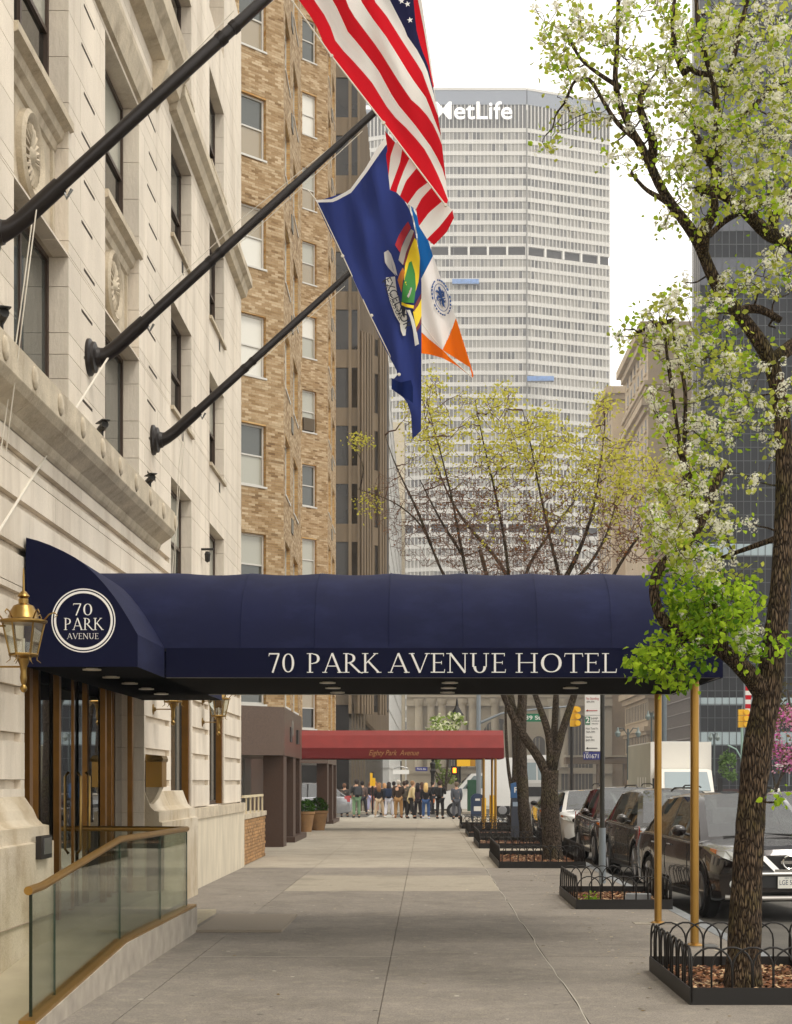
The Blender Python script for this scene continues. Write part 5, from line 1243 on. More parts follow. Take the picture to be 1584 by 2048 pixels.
def street_tree(name, label, base, Y, SK, brown, yellow, seed, bk, leafm, twig_r=.022):
    rg = random.Random(seed); t = thing(name, label, 'tree', tuple(P(base[0], base[1], Y)), group=None)
    lm = limbs_from(SK, Y, lambda x, y: 0, rg)
    for l in lm[1:]: l[:, 3] *= np.linspace(.85, .3, len(l))
    m = MB()
    for i, l in enumerate(lm): barktube(m, l, 12 if i == 0 else 7, .06, rg)
    pp(m.build('trunk', bk, smooth=True), t)
    tg = []; ky = []
    for kind, lst in ((0, brown), (1, yellow)):
        for (cx, cy, rx, ry, n) in lst:
            for _ in range(int(n*(5.2 if kind == 0 else 1.9))):
                while True:
                    a, b = rg.uniform(-1,1), rg.uniform(-1,1)
                    if a*a+b*b <= 1: break
                q = P(cx+a*rx, cy+b*ry, Y+rg.uniform(-2.2,2.2)); tg.append(tuple(q)); ky.append(kind)
    g = grow(lm, tg, rg, r0=twig_r, r1=.006, bend=.07, sides=3); pp(tag(g.build('twigs', twigm), kind='stuff'), t)
    lv = MB()
    for q, k_ in zip(tg, ky):
        if k_: leafcloud(lv, q, rg.randint(6, 13), .12, .078, rg, 0, .2)
        elif rg.random() < .25: leafcloud(lv, q, 3, .08, .05, rg, 1, .1)
    pp(tag(lv.build('leaves', leafm), kind='stuff'), t)
    return t
lm2 = [leafmat('locust_leaf', 'D6CF62', 'A8A83E', .55), leafmat('locust_bud', '8A5A34', '6E4A2C', .3)]
SA = [[(1108,1730,24,0),(1105,1715,19,0),(1102,1650,18,0),(1099,1590,17,0),(1100,1540,18,0)],
 [(1098,1560,14,0),(1080,1515,12,0),(1052,1482,11,0),(1028,1440,10,0),(1008,1395,9,0),(985,1320,8,0),(955,1240,8,-.3),(940,1180,7,-.4),(925,1110,6,-.5),(905,1000,5,-.5),(880,900,4,-.5),(860,830,3,-.5)],
 [(1101,1550,12,0),(1103,1480,10,0),(1086,1430,9,.2),(1068,1390,8,.3),(1045,1280,8,.4),(1020,1180,7,.4),(1010,1080,6,.5),(985,960,5,.5),(965,880,4,.5),(950,800,3,.5)],
 [(1104,1540,12,0),(1118,1480,11,0),(1140,1415,10,0),(1150,1390,9,0),(1172,1280,8,-.2),(1220,1160,7,-.3),(1270,1080,6,-.4),(1330,1010,5,-.5),(1385,950,4,-.5)],
 [(1104,1520,10,0),(1110,1450,9,.3),(1112,1390,8,.4),(1118,1260,8,.5),(1124,1170,7,.5),(1100,1080,6,.5),(1075,960,5,.5),(1060,880,4,.6),(1045,820,3,.6)],
 [(1124,1170,6,.5),(1160,1100,6,.3),(1185,1030,5,0),(1200,940,4,0),(1210,850,3,0)],
 [(1124,1180,5,.5),(1175,1140,5,.6),(1220,1060,4,.8),(1240,960,3,.8)],[(925,1110,4,-.5),(880,1040,4,-.8),(840,960,3,-.9)]]
street_tree('street_tree', 'honey locust in the third fenced pit, trunk forking into four just under the navy canopy', (1105,1722), 34, SA,
 [(1000,1060,110,90,90),(1150,1070,120,90,120),(1280,1050,80,80,80),(900,1020,70,80,40),(1060,980,160,70,70)],
 [(980,870,60,60,34),(1060,880,50,50,30),(1120,930,70,50,40),(1000,800,30,30,14),(1200,960,60,50,34),(1280,960,60,50,36),(1345,960,50,50,26),(880,860,50,40,20),(1010,930,60,40,20),(1210,810,22,22,10),(1090,850,40,30,12),(860,780,24,40,10),(1240,900,60,40,20),(1000,1040,90,50,6),(1140,1040,110,60,10),(1270,1060,80,50,8),(1160,860,50,30,12)], 5, bark2, lm2)
SB = [[(1056,1690,15,0),(1053,1680,13,0),(1046,1600,12,0),(1042,1500,11,0),(1043,1430,10,0),(1046,1385,9,0),(1045,1300,8,0),(1035,1200,7,0)],
 [(1043,1460,8,0),(1025,1410,8,.2),(1005,1370,7,.3),(960,1280,7,.4),(915,1190,6,.4),(885,1150,6,.4),(862,1090,5,.4),(845,1050,5,.4),(800,1010,4,.4),(770,995,3,.4),(715,978,2.5,.3)],
 [(1035,1200,6,0),(1000,1120,5,.4),(940,1060,5,.6),(900,1000,4,.8),(860,900,3,.9),(845,800,2,.9)],
 [(862,1090,4,.4),(835,1020,4,0),(790,930,3,-.2),(770,870,2,-.2)],[(1035,1200,5,0),(1060,1120,5,0),(1120,1040,4,0),(1180,960,3,0)],[(720,978,2,.3),(730,930,2,.3),(700,880,2,.3)]]
street_tree('street_tree', 'second locust trunk behind the forked one, its long limb reaching left over the red canopy', (1054,1686), 44, SB,
 [(880,1060,110,80,80),(820,1000,80,80,50),(960,1090,90,60,60),(1060,1100,90,60,50)],
 [(850,900,50,50,20),(740,1000,22,30,7),(715,882,26,10,9),(830,820,40,40,14),(900,930,50,40,14),(1130,1010,80,50,22),(930,800,30,26,8)], 9, bark2, lm2)
SCc = [[(1030,1672,9,0),(1028,1600,8,0),(1034,1520,8,0),(1030,1440,7,0),(1020,1380,6,0),(1000,1250,5,0),(960,1100,4,0)],[(1028,1600,5,0),(1015,1540,5,0),(1012,1470,4,0),(1010,1400,4,0),(1040,1250,4,0),(1080,1120,3,0)]]
street_tree('street_tree', 'slim farther street tree just right of the red canopy end', (1030,1672), 50, SCc, [(1000,1120,90,50,30),(1080,1100,60,50,24)], [(1020,1010,60,40,10)], 12, bark2, lm2)
# far blossoming trees
def farbush(name, label, cat, c, Y, rx, ry, n, mats, sz, seed, trunk=None, flower=False):
    rg = random.Random(seed); t = thing(name, label, cat, tuple(P(c[0], c[1]+ry, Y))); mb = MB()
    ctr = [(rg.uniform(-.8,.8), rg.uniform(-.8,.8), rg.uniform(-.7,.7), rg.uniform(.25,.5)) for _ in range(9)]
    for _ in range(n):
        k = rg.choice(ctr); a, b = k[0]+rg.gauss(0,k[3]*.5), k[1]+rg.gauss(0,k[3]*.5)
        if a*a+b*b > 1.1: continue
        q = P(c[0]+a*rx, c[1]+b*ry, Y); q.y += (k[2]+rg.gauss(0,.2))*rx*Y/FPX
        leafcloud(mb, q, 1, .02, sz, rg, rg.randint(0, len(mats)-1))
    pp(tag(mb.build('foliage', mats), kind='stuff'), t)
    if trunk:
        w = MB()
        for L in trunk: w.tube([P(a, b, Y) for a, b, r in L], [r*Y/FPX for a, b, r in L], 6)
        pp(w.build('trunk', bark2), t)
    return t
wl_ = [leafmat('white_bloom', 'E9E8CC', 'C7CC9A', .3), leafmat('far_green', '8FA24C', '6A7F3A', .3)]
farbush('blossom_tree', 'small white blossoming tree just above the red canopy', 'tree', (898,1462), 92, 42, 36, 1600, wl_, .22, 1, [[(890,1640,4),(892,1560,3),(900,1480,2)],[(892,1580,2),(870,1540,1.5),(860,1480,1)],[(892,1570,2),(915,1530,1.5),(930,1480,1)]])
farbush('green_tree', 'young leafing tree seen under the red canopy beside the white van', 'tree', (885,1545), 95, 26, 26, 350, [leafmat('fresh_green', '8C9C58', '5F6E3A', .3)], .2, 2, [[(884,1628,3),(884,1560,2)],[(884,1600,1.5),(870,1550,1)],[(884,1600,1.5),(900,1545,1)]])
farbush('magnolia_tree', 'pink flowering tree on the median at the right edge', 'tree', (1570,1478), 62, 52, 66, 1500, [leafmat('pink_bloom', 'D873B4', 'C05A9C', .35), leafmat('pale_pink', 'E8B4CC', 'B98A92', .35), leafmat('pink_brown', '7A5A3C', '6A6A34', .3)], .13, 3, [[(1540,1640,4),(1552,1580,3),(1575,1520,3)],[(1552,1580,2),(1540,1520,1.5)],[(1560,1560,2),(1600,1490,1.5)]])
farbush('green_shrub', 'leafy green shrub in the median planter right of the white truck', 'shrub', (1456,1535), 100, 18, 34, 500, [leafmat('shrub_green', '7E9A58', '3E5A2A', .3)], .22, 4)
farbush('dark_tree', 'dark sparse tree behind the pink one, at the right edge', 'tree', (1590,1400), 110, 50, 55, 600, [leafmat('dark_olive', '55501F', '3A3218', .2)], .25, 6, [[(1600,1640,5),(1590,1480,4),(1575,1380,2)]])
tag(MB().box((1436-VX)*98/FPX, (1480-VX)*98/FPX, 97.5, 99, -.14, 1.2).build('planter_box', flat('planter_brown', '3A2220', .7)), 'dark brown planter box under the median shrub', 'planter')

# ------------------------------------------------------------------ tree pits
AR = MB(); n = 9; w = .155
pts = [(-w,0,0),(-w,0,.26)]+[(-w*math.cos(math.pi*i/n), 0, .26+.155*math.sin(math.pi*i/n)) for i in range(1, n)]+[(w,0,.26),(w,0,0)]
AR.tube(pts, .0085, 5)
hoop0 = AR.build('hoop', ironm, smooth=True); hoop_me = hoop0.data; bpy.data.objects.remove(hoop0)
def pit(x0, x1, y0, y1, label, sides='fblr', chips=500, step=.157, hs=1.0):
    t = thing('tree_pit_fence', label, 'fence', ((x0+x1)/2, (y0+y1)/2, 0), group='hooped iron tree pit fences'); cx, cy = t.location.x, t.location.y
    rl = MB(); e = .01
    rl.box(x0-cx, x1-cx, y0-cy, y0-cy+.012, .0, .13); rl.box(x0-cx, x1-cx, y1-cy-.012, y1-cy, .0, .13)
    rl.box(x0-cx, x0-cx+.012, y0-cy+.012, y1-cy-.012, .0, .13); rl.box(x1-cx-.012, x1-cx, y0-cy+.012, y1-cy-.012, .0, .13)
    rl.build('edge_plate', ironm, t)
    def row(ax, fx, a, b):
        n = int((b-a-.31)/step); off = ((b-a-.31)-n*step)/2
        for i in range(n+1):
            c = a+.155+off+i*step; o = bpy.data.objects.new('hoop', hoop_me); COL.objects.link(o); o.parent = t; o.scale = (1,1,hs)
            o.location = (c-cx, fx-cy+(.004 if i % 2 else -.004), .02) if ax == 'x' else (fx-cx+(.004 if i % 2 else -.004), c-cy, .02)
            if ax == 'y': o.rotation_euler = (0,0,R(90))
    if 'f' in sides: row('x', y0+.02, x0, x1)
    if 'b' in sides: row('x', y1-.02, x0, x1)
    if 'l' in sides: row('y', x0+.02, y0, y1)
    if 'r' in sides: row('y', x1-.02, y0, y1)
    b = MB(); b.box(x0-cx+.015, x1-cx-.015, y0-cy+.015, y1-cy-.015, .001, .03)
    rr_ = random.Random(int(y0*10))
    for _ in range(chips):
        x, y = rr_.uniform(x0+.04, x1-.04)-cx, rr_.uniform(y0+.04, y1-.04)-cy; a = rr_.uniform(0, 3.14); s = rr_.uniform(.012,.035); hgt = rr_.uniform(.03,.055)
        u = Vector((math.cos(a), math.sin(a), rr_.uniform(-.4,.4)))*s; v = Vector((-math.sin(a), math.cos(a), rr_.uniform(-.4,.4)))*s*.45; c = Vector((x, y, hgt))
        b.add([c-u-v, c+u-v, c+u+v, c-u+v], [(0,1,2,3)], rr_.choice((1,1,2,3)))
    o = b.build('mulch', [mulchm, MATS['chip_a'], MATS['chip_b'], MATS['chip_c']]); 
    o.location = (cx, cy, 0); o.name = 'mulch_bed'; tag(o, 'brown wood chip mulch inside the %s' % label.split(' fence ')[-1], 'mulch', kind='stuff')
    return t
flat('chip_a', '7A4E2E', .95); flat('chip_b', '4A2A18', .95); flat('chip_c', 'B89A74', .95)
pit(2.0, 3.28, 12.14, 14.34, 'hooped iron fence round the nearest tree pit with the pear trunk', chips=5200)
pit(1.99, 3.27, 21.2, 23.9, 'hooped iron fence round the empty second pit behind the brass canopy post', chips=3000)
pit(1.42, 3.12, 31.2, 36.1, 'hooped iron fence round the third pit with the forked locust trunk', chips=1500)
pit(1.33, 3.12, 40.3, 44.8, 'hooped iron fence round the fourth pit with the plain locust trunk', chips=500)
pit(1.29, 3.12, 48.6, 52.6, 'hooped iron fence round the fifth pit beside the parking meter kiosk', chips=200)
pit(1.27, 3.12, 57, 61, 'hooped iron fence round the farthest pit near the blue mailbox', chips=100)
t = thing('weed_clump', 'small light green weed in the second pit', 'plant', (2.25, 21.7, .03)); w_ = MB(); leafcloud(w_, (0,0,.06), 60, .05, .06, rnd); w_.build('leaves', leafmat('weed_green', '9DBB3A', '6E9A2A', .4), t)
tag(MB().prism([(2.75,22.2,.02),(3.1,22.15,.02),(3.12,22.4,.02),(2.8,22.45,.02)], (.02,0,.11)).build('grey_rock', curbm), 'grey stone lying in the second pit mulch', 'rock')
# ------------------------------------------------------------------ vehicles
glassc = flat('car_glass', '12181A', .02, 0, spec=1.0, coat=.8); glassc.node_tree.nodes['Principled BSDF'].inputs['IOR'].default_value = 2.0; tyre = flat('tyre_rubber', '0C0B0A', .85); rimm = flat('alloy_rim', '8E8E90', .3, .9)
glassc = clearglass('car_glass', (.34,.37,.36), .17); seatm = flat('seat_fabric', '2A2622', .9)
chrome = flat('chrome', 'D8D6D2', .08, 1); blackp = flat('black_plastic', '121110', .5); lampg = flat('headlight_lens', 'D8DAD6', .12, 0, coat=1); amber = flat('amber_lens', 'C26A1E', .2, coat=.5); redl = flat('red_lens', '9A1512', .2, coat=.5)
def paint(name, c, metal=.5): return flat(name, c, .22, metal, coat=1)
def lerp(a, b, t): return a+(b-a)*t
def car(name, label, loc, rz, pm, L=4.75, Wd=1.88, H=1.70, group=None, hood=1.02, nose='suv', wheels=(.93,3.72), r=.365, detail=2):
    t = thing(name, label, 'car', loc, rz, group); hw = Wd/2; y0 = -L/2
    xs = [(.0,.70,.42,.74,.86),(.05,.80,.33,.80,.92),(.18,.90,.27,.86,.97),(.4,.965,.25,.92,1.0*hood),(wheels[0]-.44,.98,.25,.94,hood+.0)]
    def top(s):   # centre-line height, half width of greenhouse top and of its base, kind
        ws0, ws1, re0, re1 = 1.25, 2.02, L-1.05, L-.28
        if s < .05: return .88, None
        if s <= ws0: return lerp(.93, hood+.06, min(1, (s/ws0)**.6)), None
        if s < ws1: return lerp(hood+.06, H-.03, ((s-ws0)/(ws1-ws0))**.88), 'w'
        if s <= re0: u = (s-ws1)/(re0-ws1); return H-.03+.03*math.sin(math.pi*min(1,u*1.15))*1.0-.03*u, 'r'
        if s < re1: return lerp(H-.07, hood+.08, ((s-re0)/(re1-re0))**1.15), 'b'
        return lerp(hood+.08, .96, (s-re1)/(L-re1)), None
    st = sorted(set([0,.05,.18,.4,.6,.8,1.0,1.12,1.25,1.27,1.45,1.65,1.85,2.02,2.05,2.3,2.6,2.72,2.80,3.0,3.3,3.55,3.62,L-1.05,L-1.03,L-.8,L-.55,L-.28,L-.26,L-.12,L-.03,L]
        +[w+d for w in wheels for d in (-.43,-.425,-.39,-.32,-.2,-.07,.07,.2,.32,.39,.425,.43)]))
    ra = r+.065
    rings = []; meta = []
    for s in st:
        e = 1-.28*math.exp(-s/.09)-.05*math.exp(-s/.5); e2 = 1-.16*math.exp(-(L-s)/.1); w = hw*e*e2
        zb = .24+.16*math.exp(-s/.12)+.12*math.exp(-(L-s)/.2); zs = .70+.06; 
        sh = lerp(.80, hood-.04, min(1, s/.9)) if s < 1.25 else lerp(hood-.04, hood+.03, min(1,(s-1.25)/2.5))
        if s > L-.3: sh = lerp(hood+.03, .9, (s-L+.3)/.3)
        za = zb
        for wc_ in wheels:
            if abs(s-wc_) < .4255: za = max(za, r+math.sqrt(max(0, ra**2-(s-wc_)**2)) if abs(s-wc_) < ra else zb)
        zt, kd = top(s)
        if kd is None:
            g = [(w*.86, sh+.32*(zt-sh)), (w*.7, sh+.7*(zt-sh)), (w*.42, sh+.93*(zt-sh)), (0, zt)]
        else:
            gb = w-.07; tt = {'w': (s-1.25)/.77, 'r': 1, 'b': 1-(s-(L-1.05))/.77*.85}[kd]; gt = lerp(w-.12, w-.30, min(1,tt)); 
            g = [(gb, sh+.02), (gt, max(sh+.03, zt-.075)), (gt*.86, max(sh+.035, zt-.03)), (0, zt)]
        ring = [(0,zb),(w-.22,zb),(w-.04 if za == zb else w-.03, max(zb+.02,za)),(w-.005, max(za+.01, lerp(zb, sh, .45))),(w, max(za+.02, lerp(zb,sh,.75))),(w-.03, sh-.02),(w-.06, sh)]+g
        if za > zb: ring[1] = (w-.22, max(zb,za-.02)); ring[0] = (0, zb+.1)
        rings.append(ring); meta.append((s, kd))
    n = len(rings[0]); vs = []; 
    for s, ring in zip(st, rings):
        vs += [(x, y0+s, z) for x, z in ring]+[(-x, y0+s, z) for x, z in ring[-2:0:-1]]
    N = 2*n-2; fs = []; mi = []
    gls = MB()
    for i in range(len(st)-1):
        s = (st[i]+st[i+1])/2; kd = meta[i][1] or meta[i+1][1]
        for j in range(N):
            k = j if j < n-1 else N-1-j   # strip index mirrored
            f = (i*N+j, (i+1)*N+j, (i+1)*N+(j+1)%N, i*N+(j+1)%N); m_ = 0
            if k <= 1: m_ = 2
            if kd and k == 7:   # side glass strip
                pil = (2.72 <= s <= 2.80) or (3.55 <= s <= 3.66) or s < 1.50 or s > L-.42
                m_ = 0 if (s < 1.27 or s > L-.28) else (2 if pil else 1)
            if kd in ('w','b') and k >= 8:
                m_ = 1 if (1.27 < s < 2.02 or L-1.03 < s < L-.3) else 0
                if k == 8: m_ = 0
            fs.append(f); mi.append(m_)
    fs += [tuple(range(N))[::-1], tuple(range((len(st)-1)*N, len(st)*N))]; mi += [0, 0]
    for sel, nm, mm in ((0,'body',pm),(1,'windows',glassc),(2,'underbody',blackp)):
        mb = MB(); mb.v = vs; mb.f = [f for f, q in zip(fs, mi) if q == sel]; mb.m = [0]*len(mb.f)
        o = mb.build(nm, mm, t, smooth=False); bm = bmesh.new(); bm.from_mesh(o.data); bmesh.ops.delete(bm, geom=[v for v in bm.verts if not v.link_faces], context='VERTS'); bmesh.ops.recalc_face_normals(bm, faces=bm.faces)
        bm.to_mesh(o.data); bm.free(); o.data.polygons.foreach_set('use_smooth', [True]*len(o.data.polygons)); o.data.set_sharp_from_angle(angle=R(32))
    # wheels
    for wy in wheels:
        for sx in (-1, 1):
            cx = sx*(hw-.13); w = MB(); w.lathe([(.22,-.11),(r-.04,-.115),(r,-.07),(r,.07),(r-.04,.115),(.22,.11)], (cx,y0+wy,r), 28, axis='x'); tw_ = w.build('wheel', tyre, t, smooth=40)
            ri = MB(); ri.lathe([(.0,.0),(r*.66,.0),(r*.70,.03),(r*.72,.03)], (cx+sx*.075-(.0 if sx > 0 else .03),y0+wy,r), 24, axis='x')
            for k in range(6):
                a = k*math.pi/3; c, s_ = math.cos(a), math.sin(a); xx = cx+sx*.115
                ri.tube([(xx, y0+wy+.05*c, r+.05*s_), (xx, y0+wy+r*.68*c, r+r*.68*s_)], [.03,.02], 5)
            ri.lathe([(r*.64,-.01),(r*.72,-.01),(r*.72,.01),(r*.64,.01)], (cx+sx*.115,y0+wy,r), 24, axis='x'); ri.build('rim', rimm, tw_)
    # lights, mirrors, handles, seams
    for sx in (-1, 1):
        q = lambda x, y, z: (sx*x*hw, y0+y, z)
        hl = MB(); hl.prism([q(.48,-.004,.745),q(.70,-.004,.765),q(.89,.10,.84),q(.992,.38,.925),q(.985,.38,.96),q(.86,.10,.935),q(.66,-.004,.895),q(.48,-.004,.875)], (0,-.02,.0)); fixn(hl.build('headlight', lampg, t))
        pj = MB(); pj.lathe([(.055,-.01),(.06,0),(.05,.012)], (sx*.66*hw, y0-.028, .825), 14, axis='y'); pj.build('projector_lamp', chrome, t)
        am = MB(); am.prism([q(.955,.25,.885),q(.997,.38,.925),q(.99,.38,.958),q(.945,.25,.945)], (0,-.026,0)); fixn(am.build('indicator', amber, t))
        tl = MB(); tl.prism([(sx*.97*hw-.0,y0+L-.32,.82),(sx*.93*hw,y0+L-.05,.82),(sx*.9*hw,y0+L-.09,1.12),(sx*.95*hw,y0+L-.34,1.1)], (sx*.015,.01,0)); fixn(tl.build('tail_light', redl, t))
        mr = MB(); mr.lathe([(.0,-.08),(.05,-.075),(.078,-.03),(.085,.03),(.08,.04),(.0,.042)], (0,0,0), 8, axis='y'); o = mr.build('wing_mirror', pm if detail > 1 else blackp, t, smooth=True); o.scale = (1.35,1,1.0); o.location = (sx*(hw+.08), y0+1.62, hood+.13)
        MB().tube([(sx*(hw-.07),y0+1.6,hood+.07),(sx*(hw+.04),y0+1.62,hood+.1)], .022, 6).build('mirror_arm', blackp, t)
        if detail > 1:
            sm = MB()
            for s in (1.52, 2.74, 3.55): sm.box(sx*(hw-.001)-.003, sx*(hw-.001)+.003, y0+s, y0+s+.008, .36, hood-.03)
            sm.build('door_seam', blackp, t)
            for s in (2.5, 3.4): MB().tube([(sx*(hw-.005),y0+s-.1,.93),(sx*(hw+.02),y0+s,.935),(sx*(hw-.005),y0+s+.1,.93)], .013, 6).build('door_handle', pm, t)
            sl2 = MB(); sl2.box(sx*(hw-.05), sx*(hw+.0), y0+1.4, y0+3.25, .26, .33); sl2.build('side_sill', blackp, t)
            ch = MB(); ch.tube([(sx*(hw-.055),y0+1.3,hood),(sx*(hw-.06),y0+2.4,hood+.015),(sx*(hw-.07),y0+3.9,hood+.035)], .008, 5); ch.build('window_trim', chrome, t)
            for wy in wheels:
                a_ = MB(); a_.tube([(sx*(hw-.008), y0+wy+ra*math.cos(u), r+ra*math.sin(u)) for u in np.linspace(-.1, math.pi+.1, 16)], .014, 5); a_.build('arch_trim', blackp if nose == 'suv2' else pm, t)
            MB().tube([(sx*(hw-.33),y0+2.3,H-.0),(sx*(hw-.35),y0+2.5,H+.04),(sx*(hw-.36),y0+3.5,H+.035),(sx*(hw-.36),y0+3.7,H-.01)], .014, 6).build('roof_rail', blackp, t)
    if detail:
        it = MB()
        for sx in (-.38, .38): it.prism([(sx-.24,y0+2.45,.5),(sx+.24,y0+2.45,.5),(sx+.22,y0+2.62,1.2),(sx-.22,y0+2.62,1.2)], (0,.12,0)); it.box(sx-.13, sx+.13, y0+2.62, y0+2.72, 1.22, 1.42)
        it.box(-.65, .65, y0+3.4, y0+3.55, .5, 1.2); it.box(-hw+.12, hw-.12, y0+1.3, y0+1.62, .55, 1.0); fixn(it.build('seats', seatm, t))
        sw_ = MB(); sw_.tube([(.38+.17*math.cos(a), y0+1.78+.05*math.sin(a), 1.02+.16*math.sin(a)) for a in np.linspace(0, 6.3, 16)], .014, 5); sw_.build('steering_wheel', blackp, t)
        MB().box(-.12, .12, y0+2.0, y0+2.03, H-.2, H-.14).build('rear_view_mirror', blackp, t)
        if nose == 'suv': MB().prism([(.05,y0+1.38,1.03),(.7,y0+1.38,1.03),(.68,y0+1.5,1.09),(.4,y0+1.5,1.06),(.1,y0+1.5,1.10)], (0,.06,0)).build('lime_vest', flat('lime_cloth', 'B8F03A', .8), t)
    # windscreen wiper and seal
    MB().tube([(-.5,y0+1.24,hood+.06),(.0,y0+1.26,hood+.085),(.02,y0+1.3,hood+.1),(.55,y0+1.27,hood+.08)], .012, 5).build('wiper', blackp, t)
    lo = MB(); lo.box(-hw*.62, hw*.62, y0-.012, y0+.06, .46, .62); lo.build('lower_intake', blackp, t)
    if nose == 'suv':
        g = MB(); g.prism([(-.55*hw,y0-.004,.86),(.55*hw,y0-.004,.86),(.42*hw,y0-.004,.68),(-.42*hw,y0-.004,.68)], (0,.03,0)); fixn(g.build('grille_mesh', flat('grille_mesh', '1A1614', .5), t))
        sl3 = MB()
        for i in range(5): sl3.box(-.46*hw, .46*hw, y0-.01, y0-.004, .70+i*.033, .706+i*.033)
        sl3.build('grille_slats', chrome, t) if False else sl3.build('grille_slats', blackp, t)
        for sx in (-1, 1):
            MB().prism([(sx*.44,y0-.012,.865),(sx*.36,y0-.012,.865),(sx*.17,y0-.02,.70),(sx*.10,y0-.02,.665),(sx*.10,y0-.02,.70),(sx*.25,y0-.02,.70)][:0] or [(sx*.40,y0-.014,.868),(sx*.31,y0-.014,.868),(sx*.13,y0-.024,.695),(sx*.19,y0-.024,.66)], (0,.016,0)).build('chrome_blade', chrome, t)
            MB().prism([(sx*.47,y0-.005,.80),(sx*.76,y0+.06,.84),(sx*.76,y0+.06,.815),(sx*.3,y0-.02,.735)], (0,.012,0)).build('grille_wing', chrome, t)
            fg = MB(); fg.lathe([(.05,-.01),(.06,0),(.04,.015)], (sx*.76*hw, y0+.035, .50), 14, axis='y'); fg.build('fog_lamp', lampg, t)
        MB().box(-.19, .19, y0-.026, y0-.01, .66, .695).build('chrome_blade', chrome, t)
        MB().tube([(-.78*hw,y0+.05,.635),(-.4*hw,y0-.02,.635),(.4*hw,y0-.02,.635),(.78*hw,y0+.05,.635)], .028, 8).build('bumper_strip', chrome, t)
        MB().tube([(-.86*hw,y0+.11,.33),(-.5*hw,y0-.0,.32),(.5*hw,y0-.0,.32),(.86*hw,y0+.11,.33)], .032, 8).build('skid_plate', flat('skid_silver', 'B9B4AE', .3, .6), t)
        bd = MB(); N_ = 24
        bd.tube([(.085*math.cos(2*math.pi*i/N_), y0-.035, .785+.085*math.sin(2*math.pi*i/N_)) for i in range(N_+1)], .013, 6); bd.box(-.115, .115, y0-.045, y0-.028, .765, .805)
        bd.build('round_badge', chrome, t)
        pl = MB().box(-.155, .155, y0-.045, y0-.035, .45, .60).build('licence_plate', flat('plate_white', 'DAD8CE', .5), t)
        text_mesh('plate_number', 'LGE 5182', .09, flat('plate_blue', '1E2A4A', .6), pl, (0, y0-.047, .522), width=.27)
        text_mesh('plate_state', 'NEW YORK', .03, MATS['plate_blue'], pl, (0, y0-.047, .582), width=.13)
    else:
        g = MB(); g.box(-.5*hw, .5*hw, y0-.01, y0+.05, .68, .86); g.build('grille', blackp, t)
        MB().box(-.15, .15, y0-.03, y0-.018, .46, .59).build('licence_plate', white, t)
    return t
brown = paint('dark_brown_paint', '231C1A', .35); grey = paint('graphite_paint', '3A3733', .55); maroon = paint('deep_brown_paint', '2A1C18', .4); wpt = flat('white_car_paint', 'D5D4D0', .25, 0, coat=1); silv = paint('silver_paint', 'A9ABAE', .6)
# placement from the wheels: front kerb wheel (3.78, 21.85), rear kerb wheel (3.46, 24.6)
def park(lab, xf, yf, rz, pm, nose='suv2', L=4.75, H=1.70, Wd=1.88, **k):
    # xf,yf : ground contact of the kerb-side front wheel
    hw = Wd/2; lx, ly = -(hw-.13), -L/2+.93; c, s = math.cos(rz), math.sin(rz)
    return car('parked_car', lab, (xf-(lx*c-ly*s), yf-(lx*s+ly*c), -.14), rz, pm, L=L, H=H, Wd=Wd, nose=nose, group='cars parked along the kerb', **k)
park('dark brown SUV with chrome grille and plate starting LGE, nearest of the parked cars', 3.80, 21.6, R(6.0), brown, 'suv')
park('graphite grey SUV parked right behind the nearest dark SUV', 3.88, 28.9, R(3.5), grey, H=1.72)
park('deep brown SUV third in the parked row, red canopy mirrored in its side window', 3.78, 35.0, R(1.5), maroon, H=1.74)
park('white compact SUV parked fourth, seen between the locust trunks', 3.62, 42.2, R(1), wpt, H=1.62, detail=1)
park('dark sedan parked beyond the white compact, mostly hidden', 3.6, 49.5, 0, grey, H=1.5, detail=1)
car('moving_car', 'white car in the traffic lane at the right edge, only its roof line showing', (8.6, 37, -.14), 0, wpt, H=1.62, nose='s', detail=1)
# yellow vest behind the nearest windscreen
tag(MB().prism([(5.05,22.75,1.03),(5.9,22.8,1.04),(5.85,22.78,1.10),(5.5,22.76,1.075),(5.2,22.76,1.11)], (0,.1,.02)).build('safety_vest', flat('lime_vest', 'B8F03A', .8, emit=0)), 'lime green vest lying on the dashboard of the nearest dark car', 'vest') if False else None
# box truck
tk = thing('box_truck', 'white box truck driving towards the camera beyond the parked cars', 'truck', (10.5, 64, -.14))
cwt = flat('truck_white', 'DEDBD2', .4); cbg = mat('truck_side', 'A8A390', .6, var=.08, scale=1)
MB().box(-1.25, 1.25, 1.9, 9.2, .95, 3.45).build('cargo_box', cwt, tk)
MB().box(-1.262, -1.251, 1.95, 9.15, 1.0, 3.4).build('side_panel', cbg, tk)
for i in range(4): MB().box(-1.268, -1.263, 3.2+i*.8, 3.4+i*.8, 1.0, 2.0).build('side_stripe', cwt, tk)
m = MB(); m.prism([(-1.05,-.4,.5),(-1.05,-.4,1.25),(-1.05,.1,1.4),(-1.05,.75,2.28),(-1.05,1.85,2.34),(-1.05,1.85,.5)], (2.1,0,0)); fixn(m.build('cab', cwt, tk))
def slab(name, pts, d, mm, par): return fixn(MB().prism(pts, d).build(name, mm, par))
slab('windscreen', [(-.92,.11,1.44),(.92,.11,1.44),(.86,.70,2.2),(-.86,.70,2.2)], (0,-.02,.012), flat('truck_glass', '8C9A9E', .05, spec=1), tk)
MB().box(-.7, .7, -.43, -.4, .75, 1.15).build('grille', blackp, tk)
